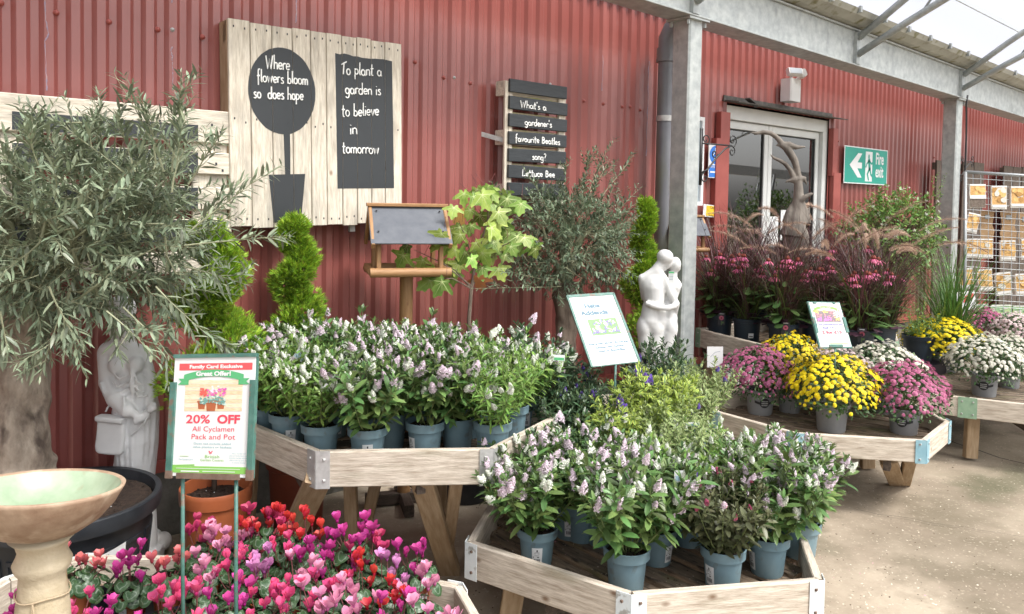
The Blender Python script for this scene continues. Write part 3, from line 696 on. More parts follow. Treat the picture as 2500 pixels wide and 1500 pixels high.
for (x_, z_) in ((.40, 1.95), (1.02, 1.93), (1.1, 1.90), (.95, 1.96), (1.25, 1.93), (1.27, 1.75), (1.30, 1.72), (1.22, 1.88), (1.29, 1.90), (1.24, 1.56), (1.3, 1.6)): b.box((x_-.55, LY-t.location.y-.0108, z_-1.7), (.009, .002, .012))
b.obj('nail', 'ink', t)

# slatted sign with the joke
t = thing('slatted_sign', 'small slatted pallet sign with a hand lettered joke about a Beatles song on black slats', 'pallet sign', (3.25, WY-.02, 2.0))
SY = 3.62-t.location.y
tops = [2.343, 2.238, 2.133, 2.028, 1.923, 1.818, 1.713]; words = ['', "What's a", "gardener's", 'favourite Beatles', 'song?', 'Lettuce Bee', '']
fr = frame((3.015-3.25, SY-.010, -2.0), (1, 0, 0), (0, 0, 1)); lt = B()
for i, z in enumerate(tops):
    b = B(); tl_ = R(-.004, .004); b.plank((3.01-3.25, SY, z-.04-2.0+tl_), (3.495-3.25+R(-.008, .002), SY, z-.04-2.0-tl_), .080, .018, (0, 0, 1), ch=.004); b.obj('slat', 'black', t)
    if words[i]:
        wd = {1: .22, 2: .23, 3: .38, 4: .12, 5: .28}[i]; x_ = {1: .075, 2: .115, 3: .04, 4: .18, 5: .10}[i]
        hand(lt, words[i], fr, x_, z-.063, .047, .0035, width=wd)
lt.obj('lettering', 'chalk', t)
b = B()
for X in (3.02, 3.47): b.plank((X-3.25, SY+.020, -.42), (X-3.25, SY+.020, .33), .06, .020, (1, 0, 0))
for z in (2.29, 1.99, 1.66):
    b.plank((3.00-3.25, SY+.075, z-2), (3.48-3.25, SY+.075, z-2), .09, .085, (0, 0, 1), ch=.004)
b.plank((3.03-3.25, SY+.03, -.40), (3.03-3.25, SY+.03, .32), .022, .05, (1, 0, 0))
b.obj('bearer', 'pale', t)
b = B()
for z in (2.34-.105, 2.34-.21, 2.34-.315, 2.34-.42, 2.34-.525): b.plank((3.02-3.25, SY+.034, z-2.003), (3.48-3.25, SY+.034, z-2.003), .04, .006, (0, 0, 1))
b.obj('backing', addmix(M('mossy_pale_wood', (.50, .40, .25), .8, (.62, .52, .36), 5, (3, 20, 1), coord='UV'), (.36, .38, .10), 5, .5, .65), t)
b = B(); b.plank((2.925-3.25, .01, .012), (3.0-3.25, SY+.035, -.03), .028, .004, (0, 0, 1)); b.obj('strap', 'bracket', t)

# ------------------------------------------------------------------ signs and fittings on the wall
def plate(name, label, cat, px4, Y, mat, rim=None):
    q = [onY(*p_, Y) for p_ in px4]; c_ = sum(q, Vector())/4; x = (q[1]-q[0]); u = (q[0]-q[3]); W_ = (q[1]-q[0]).length; H_ = u.length
    t = thing(name, label, cat, tuple(c_)); fr = frame((0, 0, 0), x, u)
    return t, fr, W_, H_
def fbox(b, fr, x0, x1, y0, y1, z0, z1, m=0):
    V = [fr@Vector(p_) for p_ in ((x0, y0, z0), (x1, y0, z0), (x1, y1, z0), (x0, y1, z0), (x0, y0, z1), (x1, y0, z1), (x1, y1, z1), (x0, y1, z1))]
    b.add(V, [(3, 2, 1, 0), (4, 5, 6, 7), (0, 1, 5, 4), (1, 2, 6, 5), (2, 3, 7, 6), (3, 0, 4, 7)], m)
def fpoly(b, fr, pts, z, m=0): b.add([fr@Vector((x, y, z)) for x, y in pts], [tuple(range(len(pts)))], m)
def disc(b, fr, x, y, r_, z, m=0, ry=None, n=20): fpoly(b, fr, [(x+r_*cos(2*pi*i/n), y+(ry or r_)*sin(2*pi*i/n)) for i in range(n)], z, m)
def stroke(b, fr, pts, w_, z, m=0):
    for i in range(len(pts)-1):
        p_, q = Vector(pts[i]), Vector(pts[i+1]); d_ = (q-p_).normalized(); nn = Vector((-d_.y, d_.x))*w_/2; e = d_*w_*.25
        fpoly(b, fr, [p_-e+nn, p_-e-nn, q+e-nn, q+e+nn], z+i*.00008, m)
t, fr, W_, H_ = plate('fire_exit_sign', 'green and white Fire exit sign with running man and left arrow', 'sign', [(2063, 355), (2168, 368), (2163, 453), (2060, 447)], 3.74, None)
b = B(); fbox(b, fr, -W_/2, W_/2, -H_/2, H_/2, -.004, 0); b.obj('board', 'white', t)
b = B(); fbox(b, fr, -W_/2+.012, W_/2-.012, -H_/2+.010, H_/2-.010, 0, .001); b.obj('green_face', 'signgreen', t)
b = B(); s = H_
fpoly(b, fr, [(-.385*W_, 0), (-.20*W_, .33*s), (-.11*W_, .33*s), (-.21*W_, .08*s), (-.11*W_, .08*s), (-.11*W_, -.08*s), (-.21*W_, -.08*s), (-.11*W_, -.33*s), (-.20*W_, -.33*s)], .002)
fbox(b, fr, -.03*W_, .13*W_, -.05*s, .40*s, .0015, .002); fbox(b, fr, -.03*W_, .13*W_, -.42*s, -.05*s, .0015, .002)
b.obj('arrow', 'white', t)
b = B(); disc(b, fr, .045*W_, .26*s, .018*W_, .003, ry=.07*s)
for pl, w_ in (([(.05*W_, .17*s), (.07*W_, -.08*s)], .05*W_), ([(.07*W_, -.06*s), (.02*W_, -.22*s), (.05*W_, -.38*s)], .028*W_), ([(.075*W_, -.06*s), (.10*W_, -.22*s), (.15*W_, -.30*s)], .028*W_),
               ([(.05*W_, .15*s), (.0*W_, .06*s), (-.02*W_, -.03*s)], .02*W_), ([(.06*W_, .15*s), (.11*W_, .07*s), (.14*W_, .12*s)], .02*W_)): stroke(b, fr, pl, w_, .003)
b.obj('running_man', 'signgreen', t)
b = B(); text(b, 'Fire', .17, fr, .305*W_, .08*s, width=.19*W_, off=.002, bold=.004); text(b, 'exit', .17, fr, .305*W_, -.28*s, width=.19*W_, off=.002, bold=.004); b.obj('lettering', 'white', t)

t, fr, W_, H_ = plate('ramp_access_sign', 'blue and white wheelchair ramp access sign on the red wall left of the door', 'sign', [(1732, 350), (1765, 353), (1760, 436), (1729, 434)], 3.74, None)
b = B(); fbox(b, fr, -W_/2, W_/2, -H_/2, H_/2, -.004, 0); b.obj('board', 'white', t)
b = B(); disc(b, fr, 0, .17*H_, .44*W_, .001, ry=.27*H_, n=28); fbox(b, fr, -.46*W_, .46*W_, -.48*H_, -.13*H_, .0005, .001); b.obj('blue_face', 'signblue', t)
b = B(); disc(b, fr, -.03*W_, .35*H_, .035*W_, .002, ry=.028*H_)
stroke(b, fr, [(-.03*W_, .31*H_), (.0, .20*H_), (.12*W_, .20*H_), (.18*W_, .09*H_)], .05*W_, .002)
stroke(b, fr, [(-.02*W_, .25*H_), (.09*W_, .25*H_)], .04*W_, .002)
stroke(b, fr, [(.17*W_*cos(a_)-.01*W_, .15*H_+.085*H_*sin(a_)) for a_ in np.linspace(2.0, 5.8, 12)], .04*W_, .002)
fpoly(b, fr, [(-.22*W_, .0), (.25*W_, .0), (.25*W_, .05*H_)], .002); text(b, 'Ramp access', .03, fr, 0, -.20*H_, width=.8*W_, off=.002)
stroke(b, fr, [(-.36*W_, -.33*H_), (.3*W_, -.33*H_)], .05*H_, .002); stroke(b, fr, [(.14*W_, -.26*H_), (.34*W_, -.33*H_), (.14*W_, -.40*H_)], .06*W_, .0025)
b.obj('pictogram', 'white', t)

t, fr, W_, H_ = plate('warning_notice', 'small yellow and white warning notice low on the wall left of the glass door', 'sign', [(1716, 500), (1762, 506), (1760, 531), (1722, 528)], 3.74, None)
b = B(); fbox(b, fr, -W_/2, W_/2, -H_/2, H_/2, -.004, 0); b.obj('board', 'white', t)
b = B(); fbox(b, fr, -W_*.35, W_*.46, -.42*H_, .42*H_, 0, .001); b.obj('yellow_face', 'signyellow', t)
b = B(); text(b, 'Caution', .035, fr, 0.01, .02, off=.002); text(b, 'Ramp Slope', .025, fr, .01, -.045, off=.002); b.obj('lettering', 'ink', t)

t = thing('noticeboard', 'tall white framed noticeboard seen edge on beside the nearer post', 'noticeboard', (5.04, 3.74, 1.95))
b = B(); fr = frame((0, 0, 0), (1, 0, 0), (0, 0, 1))
for (x0, x1, y0, y1) in ((-.28, -.25, -.36, .34), (.05, .08, -.36, .34), (-.25, .05, .31, .34), (-.25, .05, -.36, -.33)): fbox(b, fr, x0, x1, y0, y1, -.01, .02)
b.obj('frame', 'white', t)
b = B(); fbox(b, fr, -.25, .05, -.33, .31, -.008, .0); b.obj('backboard', M('pale_blue_board', (.40, .48, .52), .4), t)

# twin spot emergency light
p_ = onY(1930, 222, 3.70); t = thing('emergency_light', 'white twin spot emergency light on the wall above the door', 'light', tuple(p_))
b = B(); b.box((0, -.0, 0), (.17, .11, .20), ch=.010); b.obj('housing', 'white', t)
for (dx, ya) in ((-.03, -.45), (.10, .7)):
    b = B(); rm = Matrix.Rotation(ya, 3, 'Z')@Matrix.Rotation(radians(-20), 3, 'X'); b.box((dx, -.05, .155), (.135, .05, .07), 0, rm, .014); o = b.obj('spot_lamp', 'white', t)
    b = B(); c_ = Vector((dx, -.05, .155))+rm@Vector((0, -.027, 0)); b.box(c_, (.115, .004, .052), 0, rm, .003); b.obj('lens', M('lamp_lens', (.50, .55, .60), .1, spec=.8), o)
    b = B(); b.tube([(dx*.6, .0, .095), (dx, -.03, .13)], .012, 8); b.obj('neck', 'white', t)

# hanging basket brackets
def scroll_bracket(name, label, X, Y, z, s=1., d=Vector((0, -1, 0))):
    t = thing(name, label, 'bracket', (X, Y, z))
    b = B(); r_ = .006*s
    def P3(u, v): return Vector((0, 0, v*s)) + d*(u*s)
    b.box(P3(.004, 0), (.028*s, .008, .42*s)); b.tube([P3(0.01, .10), P3(.34, .10)], r_, 6)
    b.tube([P3(.01, -.12), P3(.08, -.09), P3(.17, .0), P3(.26, .07), P3(.33, .10)], r_*1.25, 6)
    def spiral(cx, cy, r0, a0, turns, sg=1): return [P3(cx+r0*(1-i/34)*cos(a0+sg*turns*2*pi*i/28), cy+r0*(1-i/34)*sin(a0+sg*turns*2*pi*i/28)) for i in range(29)]
    b.tube(spiral(.05, .13, .045, -1.2, 1.2), r_*.8, 5); b.tube(spiral(.345, .14, .05, -1.5, 1.3), r_*.8, 5); b.tube(spiral(.34, .055, .04, 1.5, 1.2, -1), r_*.8, 5)
    b.tube(spiral(.15, .03, .035, 0, 1.2, -1), r_*.8, 5); b.tube(spiral(.05, -.155, .04, 1.6, 1.2), r_*.8, 5)
    b.obj('scrollwork', 'iron', t, True)
pb = onY(1699, 375, 3.205)
scroll_bracket('basket_bracket', 'black wrought iron scroll hanging basket bracket on the nearer post', 4.372, 3.205, pb.z-.02, .92, Vector((.99, -.12, 0)))
pb = onY(2345, 412, 3.28)
scroll_bracket('basket_bracket', 'black wrought iron scroll hanging basket bracket on the far post by the potato rack', 8.93, 3.22, pb.z, .75, Vector((.99, -.12, 0)))
# black cable down the far post
b = B(); b.tube([(8.93, 3.17, 2.80)]+[(8.93+.012*sin(k*.9), 3.18-.004*k, 2.7-.17*k) for k in range(14)], .009, 6); 
b.obj('power_cable', 'iron', None, True, label='black power cable hanging down the far canopy post', cat='cable', kind=None)

# ================================================================== TABLES
def inside_span(poly, o, d):
    """interval of the line o + t d inside a polygon"""
    ts = []
    for i in range(len(poly)):
        a_, c_ = Vector(poly[i-1]), Vector(poly[i]); e = c_-a_; den = d.x*e.y-d.y*e.x
        if abs(den) < 1e-9: continue
        q = a_-o; t_ = (q.x*e.y-q.y*e.x)/den; u_ = (q.x*d.y-q.y*d.x)/den
        if 0 <= u_ <= 1: ts.append(t_)
    return (min(ts), max(ts)) if len(ts) > 1 else None
def table(label, poly, zr, sdir, H=.13, br='bracket', legs=(), skip=(), slat=.086, gap=.03, group='plant display tables', flip=False, brs=None):
    cx = sum(p_[0] for p_ in poly)/len(poly); cy = sum(p_[1] for p_ in poly)/len(poly)
    t = thing('display_table', label, 'table', (cx, cy, 0), group=group); O = Vector((cx, cy, 0))
    n = len(poly); loc = [Vector((p_[0]-cx, p_[1]-cy)) for p_ in poly]
    for i in range(n):
        if i in skip: continue
        a_, c_ = loc[i], loc[(i+1) % n]; d_ = (c_-a_).normalized(); nn = Vector((d_.y, -d_.x))
        if nn.dot((a_+c_)/2) < 0: nn = -nn
        b = B(); z = zr-H/2
        b.plank((a_.x+d_.x*.012-nn.x*.016, a_.y+d_.y*.012-nn.y*.016, z), (c_.x-d_.x*.012-nn.x*.016, c_.y-d_.y*.012-nn.y*.016, z), H, .03, (0, 0, 1), ch=.004)
        b.obj('side_board', 'table', t)
    for i in range(n):
        if i in skip and (i-1) % n in skip: continue
        p0 = loc[i]; b = B()
        for q in (loc[(i-1) % n], loc[(i+1) % n]):
            d_ = (q-p0).normalized(); nn = Vector((d_.y, -d_.x))
            if nn.dot((q+p0)/2) < 0: nn = -nn
            b.plank((p0.x+nn.x*.002, p0.y+nn.y*.002, zr-H/2), (p0.x+d_.x*.052+nn.x*.002, p0.y+d_.y*.052+nn.y*.002, zr-H/2), H+.006, .003, (0, 0, 1), ch=0)
            for dz in (.03, -.03):
                c_ = p0+d_*.03+nn*.004; b.lathe([(.006, 0), (.005, .003), (.0001, .004)], 6, c=(c_.x, c_.y, zr-H/2+dz)) if False else b.box((c_.x, c_.y, zr-H/2+dz*1.3), (.009, .009, .009), 1, ch=.003)
        b.obj('corner_bracket', [(brs or {}).get(i, br), 'rust' if br == 'wbracket' else 'bracket'], t)
    b = B(); d_ = Vector(sdir).normalized(); nn = Vector((-d_.y, d_.x)); zt = zr-.09
    lim = max(p_.length for p_ in loc); o = -lim
    inn = [p_*(1-.03/max(p_.length, .1)) for p_ in loc]
    while o < lim:
        s1 = inside_span(inn, nn*(o+.008), d_); s2 = inside_span(inn, nn*(o+slat-.008), d_)
        if s1 and s2:
            a_ = max(s1[0], s2[0])-.01; c_ = min(s1[1], s2[1])+.01
            if c_-a_ > .06:
                m_ = nn*(o+slat/2); b.plank((m_.x+d_.x*a_, m_.y+d_.y*a_, zt-.011+R(-.002, .001)), (m_.x+d_.x*c_, m_.y+d_.y*c_, zt-.011), slat, .022, (nn.x, nn.y, 0), ch=.003)
        o += slat+gap
    b.obj('deck', 'deck', t)
    b = B()
    for s_ in (-.5, 0, .5):
        sp = inside_span(inn, d_*(lim*s_), nn)
        if sp: q0 = d_*(lim*s_)+nn*sp[0]; q1 = d_*(lim*s_)+nn*sp[1]; b.plank((q0.x, q0.y, zt-.055), (q1.x, q1.y, zt-.055), .06, .035, (0, 0, 1))
    b.obj('cross_bearer', 'darkw', t)
    for (p0, p1, wd) in legs:
        b = B(); b.plank(Vector(p0)-O, Vector(p1)-O, wd, .045, (CR.x, CR.y, 0), ch=.004); b.obj('leg', 'legw', t)
    return t
def autolegs(poly, zr, inset=.2):
    cx = sum(p_[0] for p_ in poly)/len(poly); cy = sum(p_[1] for p_ in poly)/len(poly); o = []
    for (x, y) in poly:
        q = Vector((x-cx, y-cy)); e = q*(1-inset/q.length); o.append(((cx+e.x, cy+e.y, zr-.12), (cx+e.x*1.06, cy+e.y*1.06, 0), .08))
    return o
PA = [(1.270, 2.609), (1.812, 2.235), (2.345, 2.423), (2.19, 3.16), (1.55, 3.50), (1.17, 3.38)]
lA = [(onZ(765, 1188, .545), onZ(674, 1385, 0), .095), (onZ(1024, 1184, .545), onZ(1098, 1405, 0), .085), (onZ(1112, 1184, .545), onZ(1085, 1390, 0), .05),
      (LD(-.70, 3.35)+Vector((0, 0, .54)), LD(-.68, 3.35), .055), (LD(-.55, 3.45)+Vector((0, 0, .54)), LD(-.66, 3.40), .05), ((2.10, 3.0, .54), (2.14, 3.05, 0), .07), ((1.3, 3.3, .54), (1.28, 3.33, 0), .07), (onZ(1195, 1150, .545), onZ(1235, 1330, 0), .06)]
lA = [(p0+_f0*.07, p1+_f0*.03, w_) if k_ < 3 or k_ == 7 else (p0, p1, w_) for k_, (p0, p1, w_) in enumerate([(Vector(a_), Vector(c_), w_) for a_, c_, w_ in lA])]
table('taller pale wooden table on splayed legs under the big block of flowered hebes', PA, .66, (1, -.25), .135, 'bracket', lA)
PB = [(1.686, 2.233), (1.874, 1.597), (2.46, 1.257), (2.99, 1.666), (2.93, 2.12), (2.21, 2.655)]
table('low foreground table with flaking white brackets holding blue potted hebes', PB, .34, (0.02, -1), .13, 'wbracket', autolegs(PB, .34), slat=.078)
PC = [(.578, 3.07), (.40, 3.03), (-.25, 2.35), (-.1, 1.5), (.6, .75), (1.25, .9), (1.37, 1.5), (1.493, 1.994), (1.239, 2.475), (.689, 2.905)]
PC = [(.585, 2.97), (.34, 2.945), (-.35, 2.3), (-.2, 1.4), (.55, .75), (1.2, .85), (1.33, 1.55), (1.493, 1.994), (1.215, 2.46)]
table('low cream edged table crowded with cyclamens in the foreground', PC, .34, (1, -.1), .12, 'wbracket', autolegs(PC, .34))
PD = [(3.704, 2.582), (3.688, 2.062), (4.114, 1.588), (4.608, 1.655), (4.98, 2.12), (4.62, 2.60), (4.1, 2.85)]
lD = [(onZ(2182, 1132, .29)+_f0*.06, onZ(2196, 1184, 0)+_f0*.03, .085), (onZ(2236, 1130, .29)+_f0*.06, onZ(2214, 1184, 0)+_f0*.03, .06)]+autolegs(PD, .42, .3)[:2]+autolegs(PD, .42, .3)[4:]
table('low table with pale blue brackets holding the ball chrysanthemums', PD, .42, (.35, -1), .115, 'bbracket', lD)
PE = [(4.61, 3.38), (4.43, 2.73), (4.86, 2.44), (5.31, 2.25), (5.95, 2.55), (6.10, 3.35)]
table('higher wooden table behind the chrysanthemums holding coneflowers and maroon grasses', PE, .70, (1, 0), .13, 'gbracket', autolegs(PE, .70, .12))
PF = [(5.172, 2.10), (5.30, 1.83), (5.47, 1.30), (6.15, 1.15), (6.75, 1.6), (6.7, 2.3), (6.1, 2.7), (5.4, 2.62)]
PF = [(5.05, 2.30), (5.265, 1.80), (5.60, 1.05), (6.3, .95), (6.9, 1.5), (6.8, 2.3), (6.2, 2.75), (5.4, 2.72)]
table('far right table with a green bracket carrying more ball chrysanthemums', PF, .42, (.62, -.78), .125, 'bbracket', autolegs(PF, .42), brs={1: 'gbracket'}, slat=.05, gap=.018)
PG = [(2.50, 2.62), (3.04, 2.17), (3.45, 2.50), (3.50, 2.85), (3.0, 3.15)]
table('partly hidden table in the middle carrying variegated and violet hebes', PG, .50, (1, -.2), .12, 'bracket', autolegs(PG, .50))

# ================================================================== PLANT PARTS
def pot_me(rt, rb, h, band, mat, n=28, notch=False):
    b = B(); prof = [(rb*.86, .004), (rb, .0), (rb+.002, .006), (rt*.93-(rt-rb)*band/h, h-band), (rt, h-band+.002), (rt*1.012, h-.006), (rt*1.03, h-.002), (rt*1.0, h), (rt*.95, h-.002), (rt*.90, h-.03)]
    b.lathe(prof, n); return b.mesh('pot', mat, 'auto')
def soil_me(r_, z, n=20):
    b = B(); V = [(0, 0, z+.004)]; F = []
    for k, rr in enumerate((.35, .7, 1.0)):
        for j in range(n): a_ = 2*pi*j/n; V.append((r_*rr*cos(a_), r_*rr*sin(a_), z+R(-.004, .004)))
    for j in range(n): F.append((0, 1+j, 1+(j+1) % n))
    for k in range(2):
        for j in range(n): q = (j+1) % n; F.append((1+k*n+j, 1+(k+1)*n+j, 1+(k+1)*n+q, 1+k*n+q))
    b.add(V, F)
    for _ in range(60):
        a_ = R(0, 6.28); rr = r_*sqrt(R(0, .9)); s_ = R(.002, .006); b.box((rr*cos(a_), rr*sin(a_), z+.005), (s_, s_*1.6, s_*.7), 0, Matrix.Rotation(R(0, 3), 3, 'Z'))
    for _ in range(7):
        a_ = R(0, 6.28); rr = r_*sqrt(R(0, .9)); b.box((rr*cos(a_), rr*sin(a_), z+.007), (.003, .003, .003), 1, Matrix.Rotation(R(0, 3), 3, 'Z'))
    return b.mesh('soil', ['soil', 'white'])
def sticker_me(rt, rb, h, z0=.02, z1=.085, half=.30, W_=None):
    b = B()
    def P3(a_, z, o=.0012): rr = rb+(rt*.93-rb)*z/h+o; return (rr*sin(a_), -rr*cos(a_), z)
    n = 6; V = []; F = []
    for z in (z0, z1):
        for i in range(n+1): V.append(P3(-half+2*half*i/n, z, .0022))
    for i in range(n): F.append((i, i+1, n+2+i, n+1+i))
    b.add(V, F, 0)
    def bar(a0, a1, za, zb_): b.add([P3(a0, za, .003), P3(a1, za, .003), P3(a1, zb_, .003), P3(a0, zb_, .003)], [(0, 1, 2, 3)], 1)
    H_ = z1-z0; a_ = -half*.6
    while a_ < half*.6: ww = R(.012, .05); bar(a_, a_+ww, z0+.15*H_, z0+.36*H_); a_ += ww+R(.015, .04)
    bar(-half*.5, half*.4, z0+.55*H_, z0+.57*H_); bar(-half*.6, half*.5, z0+.66*H_, z0+.68*H_); bar(-half*.12, half*.12, z0+.78*H_, z0+.90*H_); bar(-half*.45, half*.45, z0+.73*H_, z0+.75*H_)
    bar(-half*.8, -half*.65, z0+.44*H_, z0+.5*H_); bar(0, half*.4, z0+.44*H_, z0+.49*H_)
    return b.mesh('label', ['paper', 'ink'])
def omat(p, d_, nrm, s=1., sx=None):
    d_ = Vector(d_).normalized(); nrm = Vector(nrm); x = d_.cross(nrm)
    if x.length < 1e-5: x = d_.cross(Vector((.3, .9, .1)))
    x.normalize(); z = x.cross(d_); sx = s if sx is None else sx
    return ((x.x*sx, d_.x*s, z.x*s, p[0]), (x.y*sx, d_.y*s, z.y*s, p[1]), (x.z*sx, d_.z*s, z.z*s, p[2]), (0, 0, 0, 1))
def leaf_t(w_=.24, fold=.06, curl=-.12, rows=(.28, .62), wid=(.85, 1.)):
    V = [(0, 0, 0)]; U_ = [(0, 0)]
    for t_, q in zip(rows, wid):
        ww = w_/2*q; z = curl*t_*t_
        V += [(-ww, t_, z+fold), (0, t_, z), (ww, t_, z+fold)]; U_ += [(-1, t_), (0, t_), (1, t_)]
    k = len(rows); V.append((0, 1, curl)); U_.append((0, 1))
    F = [(0, 2, 1), (0, 3, 2)]
    for i in range(k-1): a_ = 1+3*i; F += [(a_, a_+1, a_+4, a_+3), (a_+1, a_+2, a_+5, a_+4)]
    a_ = 1+3*(k-1); F += [(a_, a_+1, a_+3), (a_+1, a_+2, a_+3)]
    return V, F, U_
HL = leaf_t(.25, .035, -.16, (.22, .5, .8), (.72, 1., .72)); OL = leaf_t(.17, .02, -.14, (.3, .7), (1., .85)); BL_ = leaf_t(.42, .05, -.25, (.2, .5, .8), (.8, 1., .6))
def spike_t(n=46, seed=1):
    rs = random.Random(seed); V = []; F = []
    for i in range(n):
        t_ = (i+.5)/n; a_ = i*2.4; rr = .30*(1-t_**2.2)*(.8+.3*rs.random())+.03; s_ = .155*(1.1-.5*t_)
        c_ = Vector((rr*cos(a_), t_, rr*sin(a_))); o = Vector((cos(a_), .35, sin(a_))).normalized(); x = o.cross(Vector((rs.uniform(-1, 1), 1, rs.uniform(-1, 1)))).normalized(); y = x.cross(o)
        k = len(V); V += [c_-x*s_-o*s_*.5, c_+y*s_*.8+o*s_*.2, c_+x*s_-o*s_*.5, c_-y*s_*.8+o*s_*.2]; F.append((k, k+1, k+2, k+3))
    k = len(V); m_ = 6
    for z, rr in ((0, .10), (.5, .2), (1., .02)):
        for j in range(m_): V.append((rr*cos(j*2*pi/m_), z, rr*sin(j*2*pi/m_)))
    for i in range(2):
        for j in range(m_): q = (j+1) % m_; F.append((k+i*m_+j, k+(i+1)*m_+j, k+(i+1)*m_+q, k+i*m_+q))
    return [tuple(v) for v in V], F
SP = spike_t()
def bez(p0, d0, ln, n, up=.5, wob=.1, grav=0.):
    pts = [Vector(p0)]; d_ = Vector(d0).normalized()
    for i in range(n):
        d_ = (d_ + Vector((R(-wob, wob), R(-wob, wob), up/n-grav*(i/n)/n))).normalized(); pts.append(pts[-1]+d_*ln/n)
    return pts
def along(pts, t_):
    k = t_*(len(pts)-1); i = min(int(k), len(pts)-2); f = k-i
    return pts[i].lerp(pts[i+1], f), (pts[i+1]-pts[i]).normalized()
BLUE = dict(rt=.078, rb=.056, h=.14, band=.034)
def hebe(seed, leaf='hebe', fl=('flwhite', 'flpink'), fw=(.55, .45), nst=16, H=.31, L=.056, dens=1., nfl=.8, spl=.036, lean=58, potm='bluepot', side=3, wid=1.):
    random.seed(seed); z0 = .122; LM = []; ST = B(); FM = []; FI = []
    for s_ in range(nst):
        az = s_*2.4+R(-.3, .3); q = sqrt((s_+.5)/nst); th = radians(q*lean+R(-4, 4)); d0 = (sin(th)*cos(az), sin(th)*sin(az), cos(th))
        ln = H*(1.05-.16*q)*R(.82, 1.12)
        pts = bez((.03*q*cos(az), .03*q*sin(az), z0), d0, ln, 7, .75*q+.1, .06); ST.tube(pts, [.0032-.0022*i/7 for i in range(8)], 4)
        br = [(pts, ln, .14)]
        for k in range(side):
            t_ = R(.3, .8); p_, d_ = along(pts, t_); aa = R(0, 6.28); dd = (d_+Vector((cos(aa), sin(aa), .25))*.9).normalized(); l2 = R(.06, .12)
            bp = bez(p_, dd, l2, 4, .5, .05); ST.tube(bp, .0014, 3); br.append((bp, l2, .2))
        for (bp, bl, t0) in br:
            npair = max(3, int(bl*(1-t0)/.0215*dens)); rot = R(0, 3)
            for k in range(npair):
                t_ = t0+(1-t0)*(k+.5)/npair; p_, d_ = along(bp, t_); rot += pi/2+R(-.15, .15)
                x = d_.cross(Vector((.2, .1, 1))); x = x.normalized() if x.length > .01 else Vector((1, 0, 0)); y = d_.cross(x)
                for sg in (0, pi):
                    o = x*cos(rot+sg)+y*sin(rot+sg); an = radians(R(38, 72) if t_ < .85 else R(20, 45)); dd = d_*cos(an)+o*sin(an)+Vector((0, 0, -.12+R(-.1, .1)))
                    sc_ = L*R(.75, 1.15)*(1 if .12 < t_ < .85 else .62); LM.append(omat(p_, dd, d_*sin(an)-o*cos(an)*.6+Vector((0, 0, .7)), sc_, sc_*wid))
            for k in range(4):   # tip rosette
                aa = k*pi/2+rot; x = d_.cross(Vector((.2, .1, 1))).normalized(); y = d_.cross(x); o = x*cos(aa)+y*sin(aa); LM.append(omat(bp[-1], d_*.8+o*.5, d_*.4-o*.3+Vector((0, 0, .6)), L*.5, L*.5*wid))
            if R(0, 1) < nfl*(1 if bp is pts else .45):
                for k in range(random.choice((1, 1, 2, 3))):
                    p_, d_ = along(bp, R(.84, .99)); aa = R(0, 6.28); dd = d_+Vector((cos(aa), sin(aa), .2))*R(.1, .65); sl = spl*R(.65, 1.35)
                    FM.append(omat(p_+dd*.006, dd, (1, 0, 0), sl, sl*1.32)); FI.append(random.choices(range(len(fl)), fw)[0])
    lb = B(); lb.many(HL[0], HL[1], LM, 0, HL[2]); fb = B()
    fb.many(SP[0], SP[1], FM, FI)
    pr = [('pot', pot_me(BLUE['rt'], BLUE['rb'], BLUE['h'], BLUE['band'], potm), []), ('soil', soil_me(.069, .118), []), ('stem', ST.mesh('stem', 'stem', True), []), ('foliage', lb.mesh('foliage', leaf, True), [])]
    if FM: pr.append(('flowers', fb.mesh('flowers', list(fl)), []))
    return pr
HP = [hebe(100+i, 'hebe', ('flwhite', 'flpink'), (.45, .55), nst=17, nfl=1.15, L=.066, spl=.031, wid=1.32, H=.335, dens=.85, side=4) for i in range(4)]
HW = [hebe(200+i, 'hebel', ('flwhite',), (1,), nst=22, H=.31, L=.048, dens=1.05, nfl=1.05, spl=.025, wid=1.1) for i in range(2)]
HG = [hebe(230, 'hebel', ('flwhite',), (1,), nst=22, H=.31, L=.045, dens=1.25, nfl=.2, spl=.024, wid=.8)]
HB = [hebe(250, 'hebed', ('flwhite', 'flpink'), (.35, .65), nst=18, H=.31, L=.064, wid=1.3)]
HR = [hebe(300, 'hebeb', ('flred', 'flpink'), (.8, .2), nst=26, H=.25, L=.046, dens=1.15, nfl=.2, spl=.020, wid=1.45)]
HV = [hebe(320+i, 'hebed', ('flpurple',), (1,), nst=22, H=.30, L=.05, nfl=.15, spl=.024, potm='purplepot', dens=1.2, wid=1.15) for i in range(2)]
HY = [hebe(340, 'variy', ('flpurple',), (1,), nst=24, H=.26, L=.045, nfl=.02, potm='purplepot', dens=1.2, wid=1.35)]
HC = [hebe(350, 'variw', ('flpurple',), (1,), nst=30, H=.30, L=.034, nfl=.06, spl=.02, dens=1.5, wid=1.1)]
STK = sticker_me(.078, .056, .14)
GA, GB = 'blue pots of hebe on the taller table', 'blue pots of hebe on the low foreground table'
def put_hebe(pr, kind, label, x, y, z, group, s=1., stick=None, rz=None):
    rz = R(0, 6.28) if rz is None else rz; wd_ = R(.94, 1.06)
    t, parts = spawn(pr, 'potted_hebe', label, 'potted shrub', (x, y, z), rz, group, (s, s, s*wd_))
    t.rotation_euler = (0, 0, rz)
    lx, ly = R(-.10, .10), R(-.10, .10)
    for pn in ('foliage', 'stem', 'flowers'):
        if pn in parts: parts[pn].rotation_euler = (lx, ly, 0)
    if stick is not None:
        o = mkobj('label', STK, parts['pot']); toward = atan2(-y, -x)+pi/2+stick; o.rotation_euler = (0, 0, toward-rz)
    return t
random.seed(11)
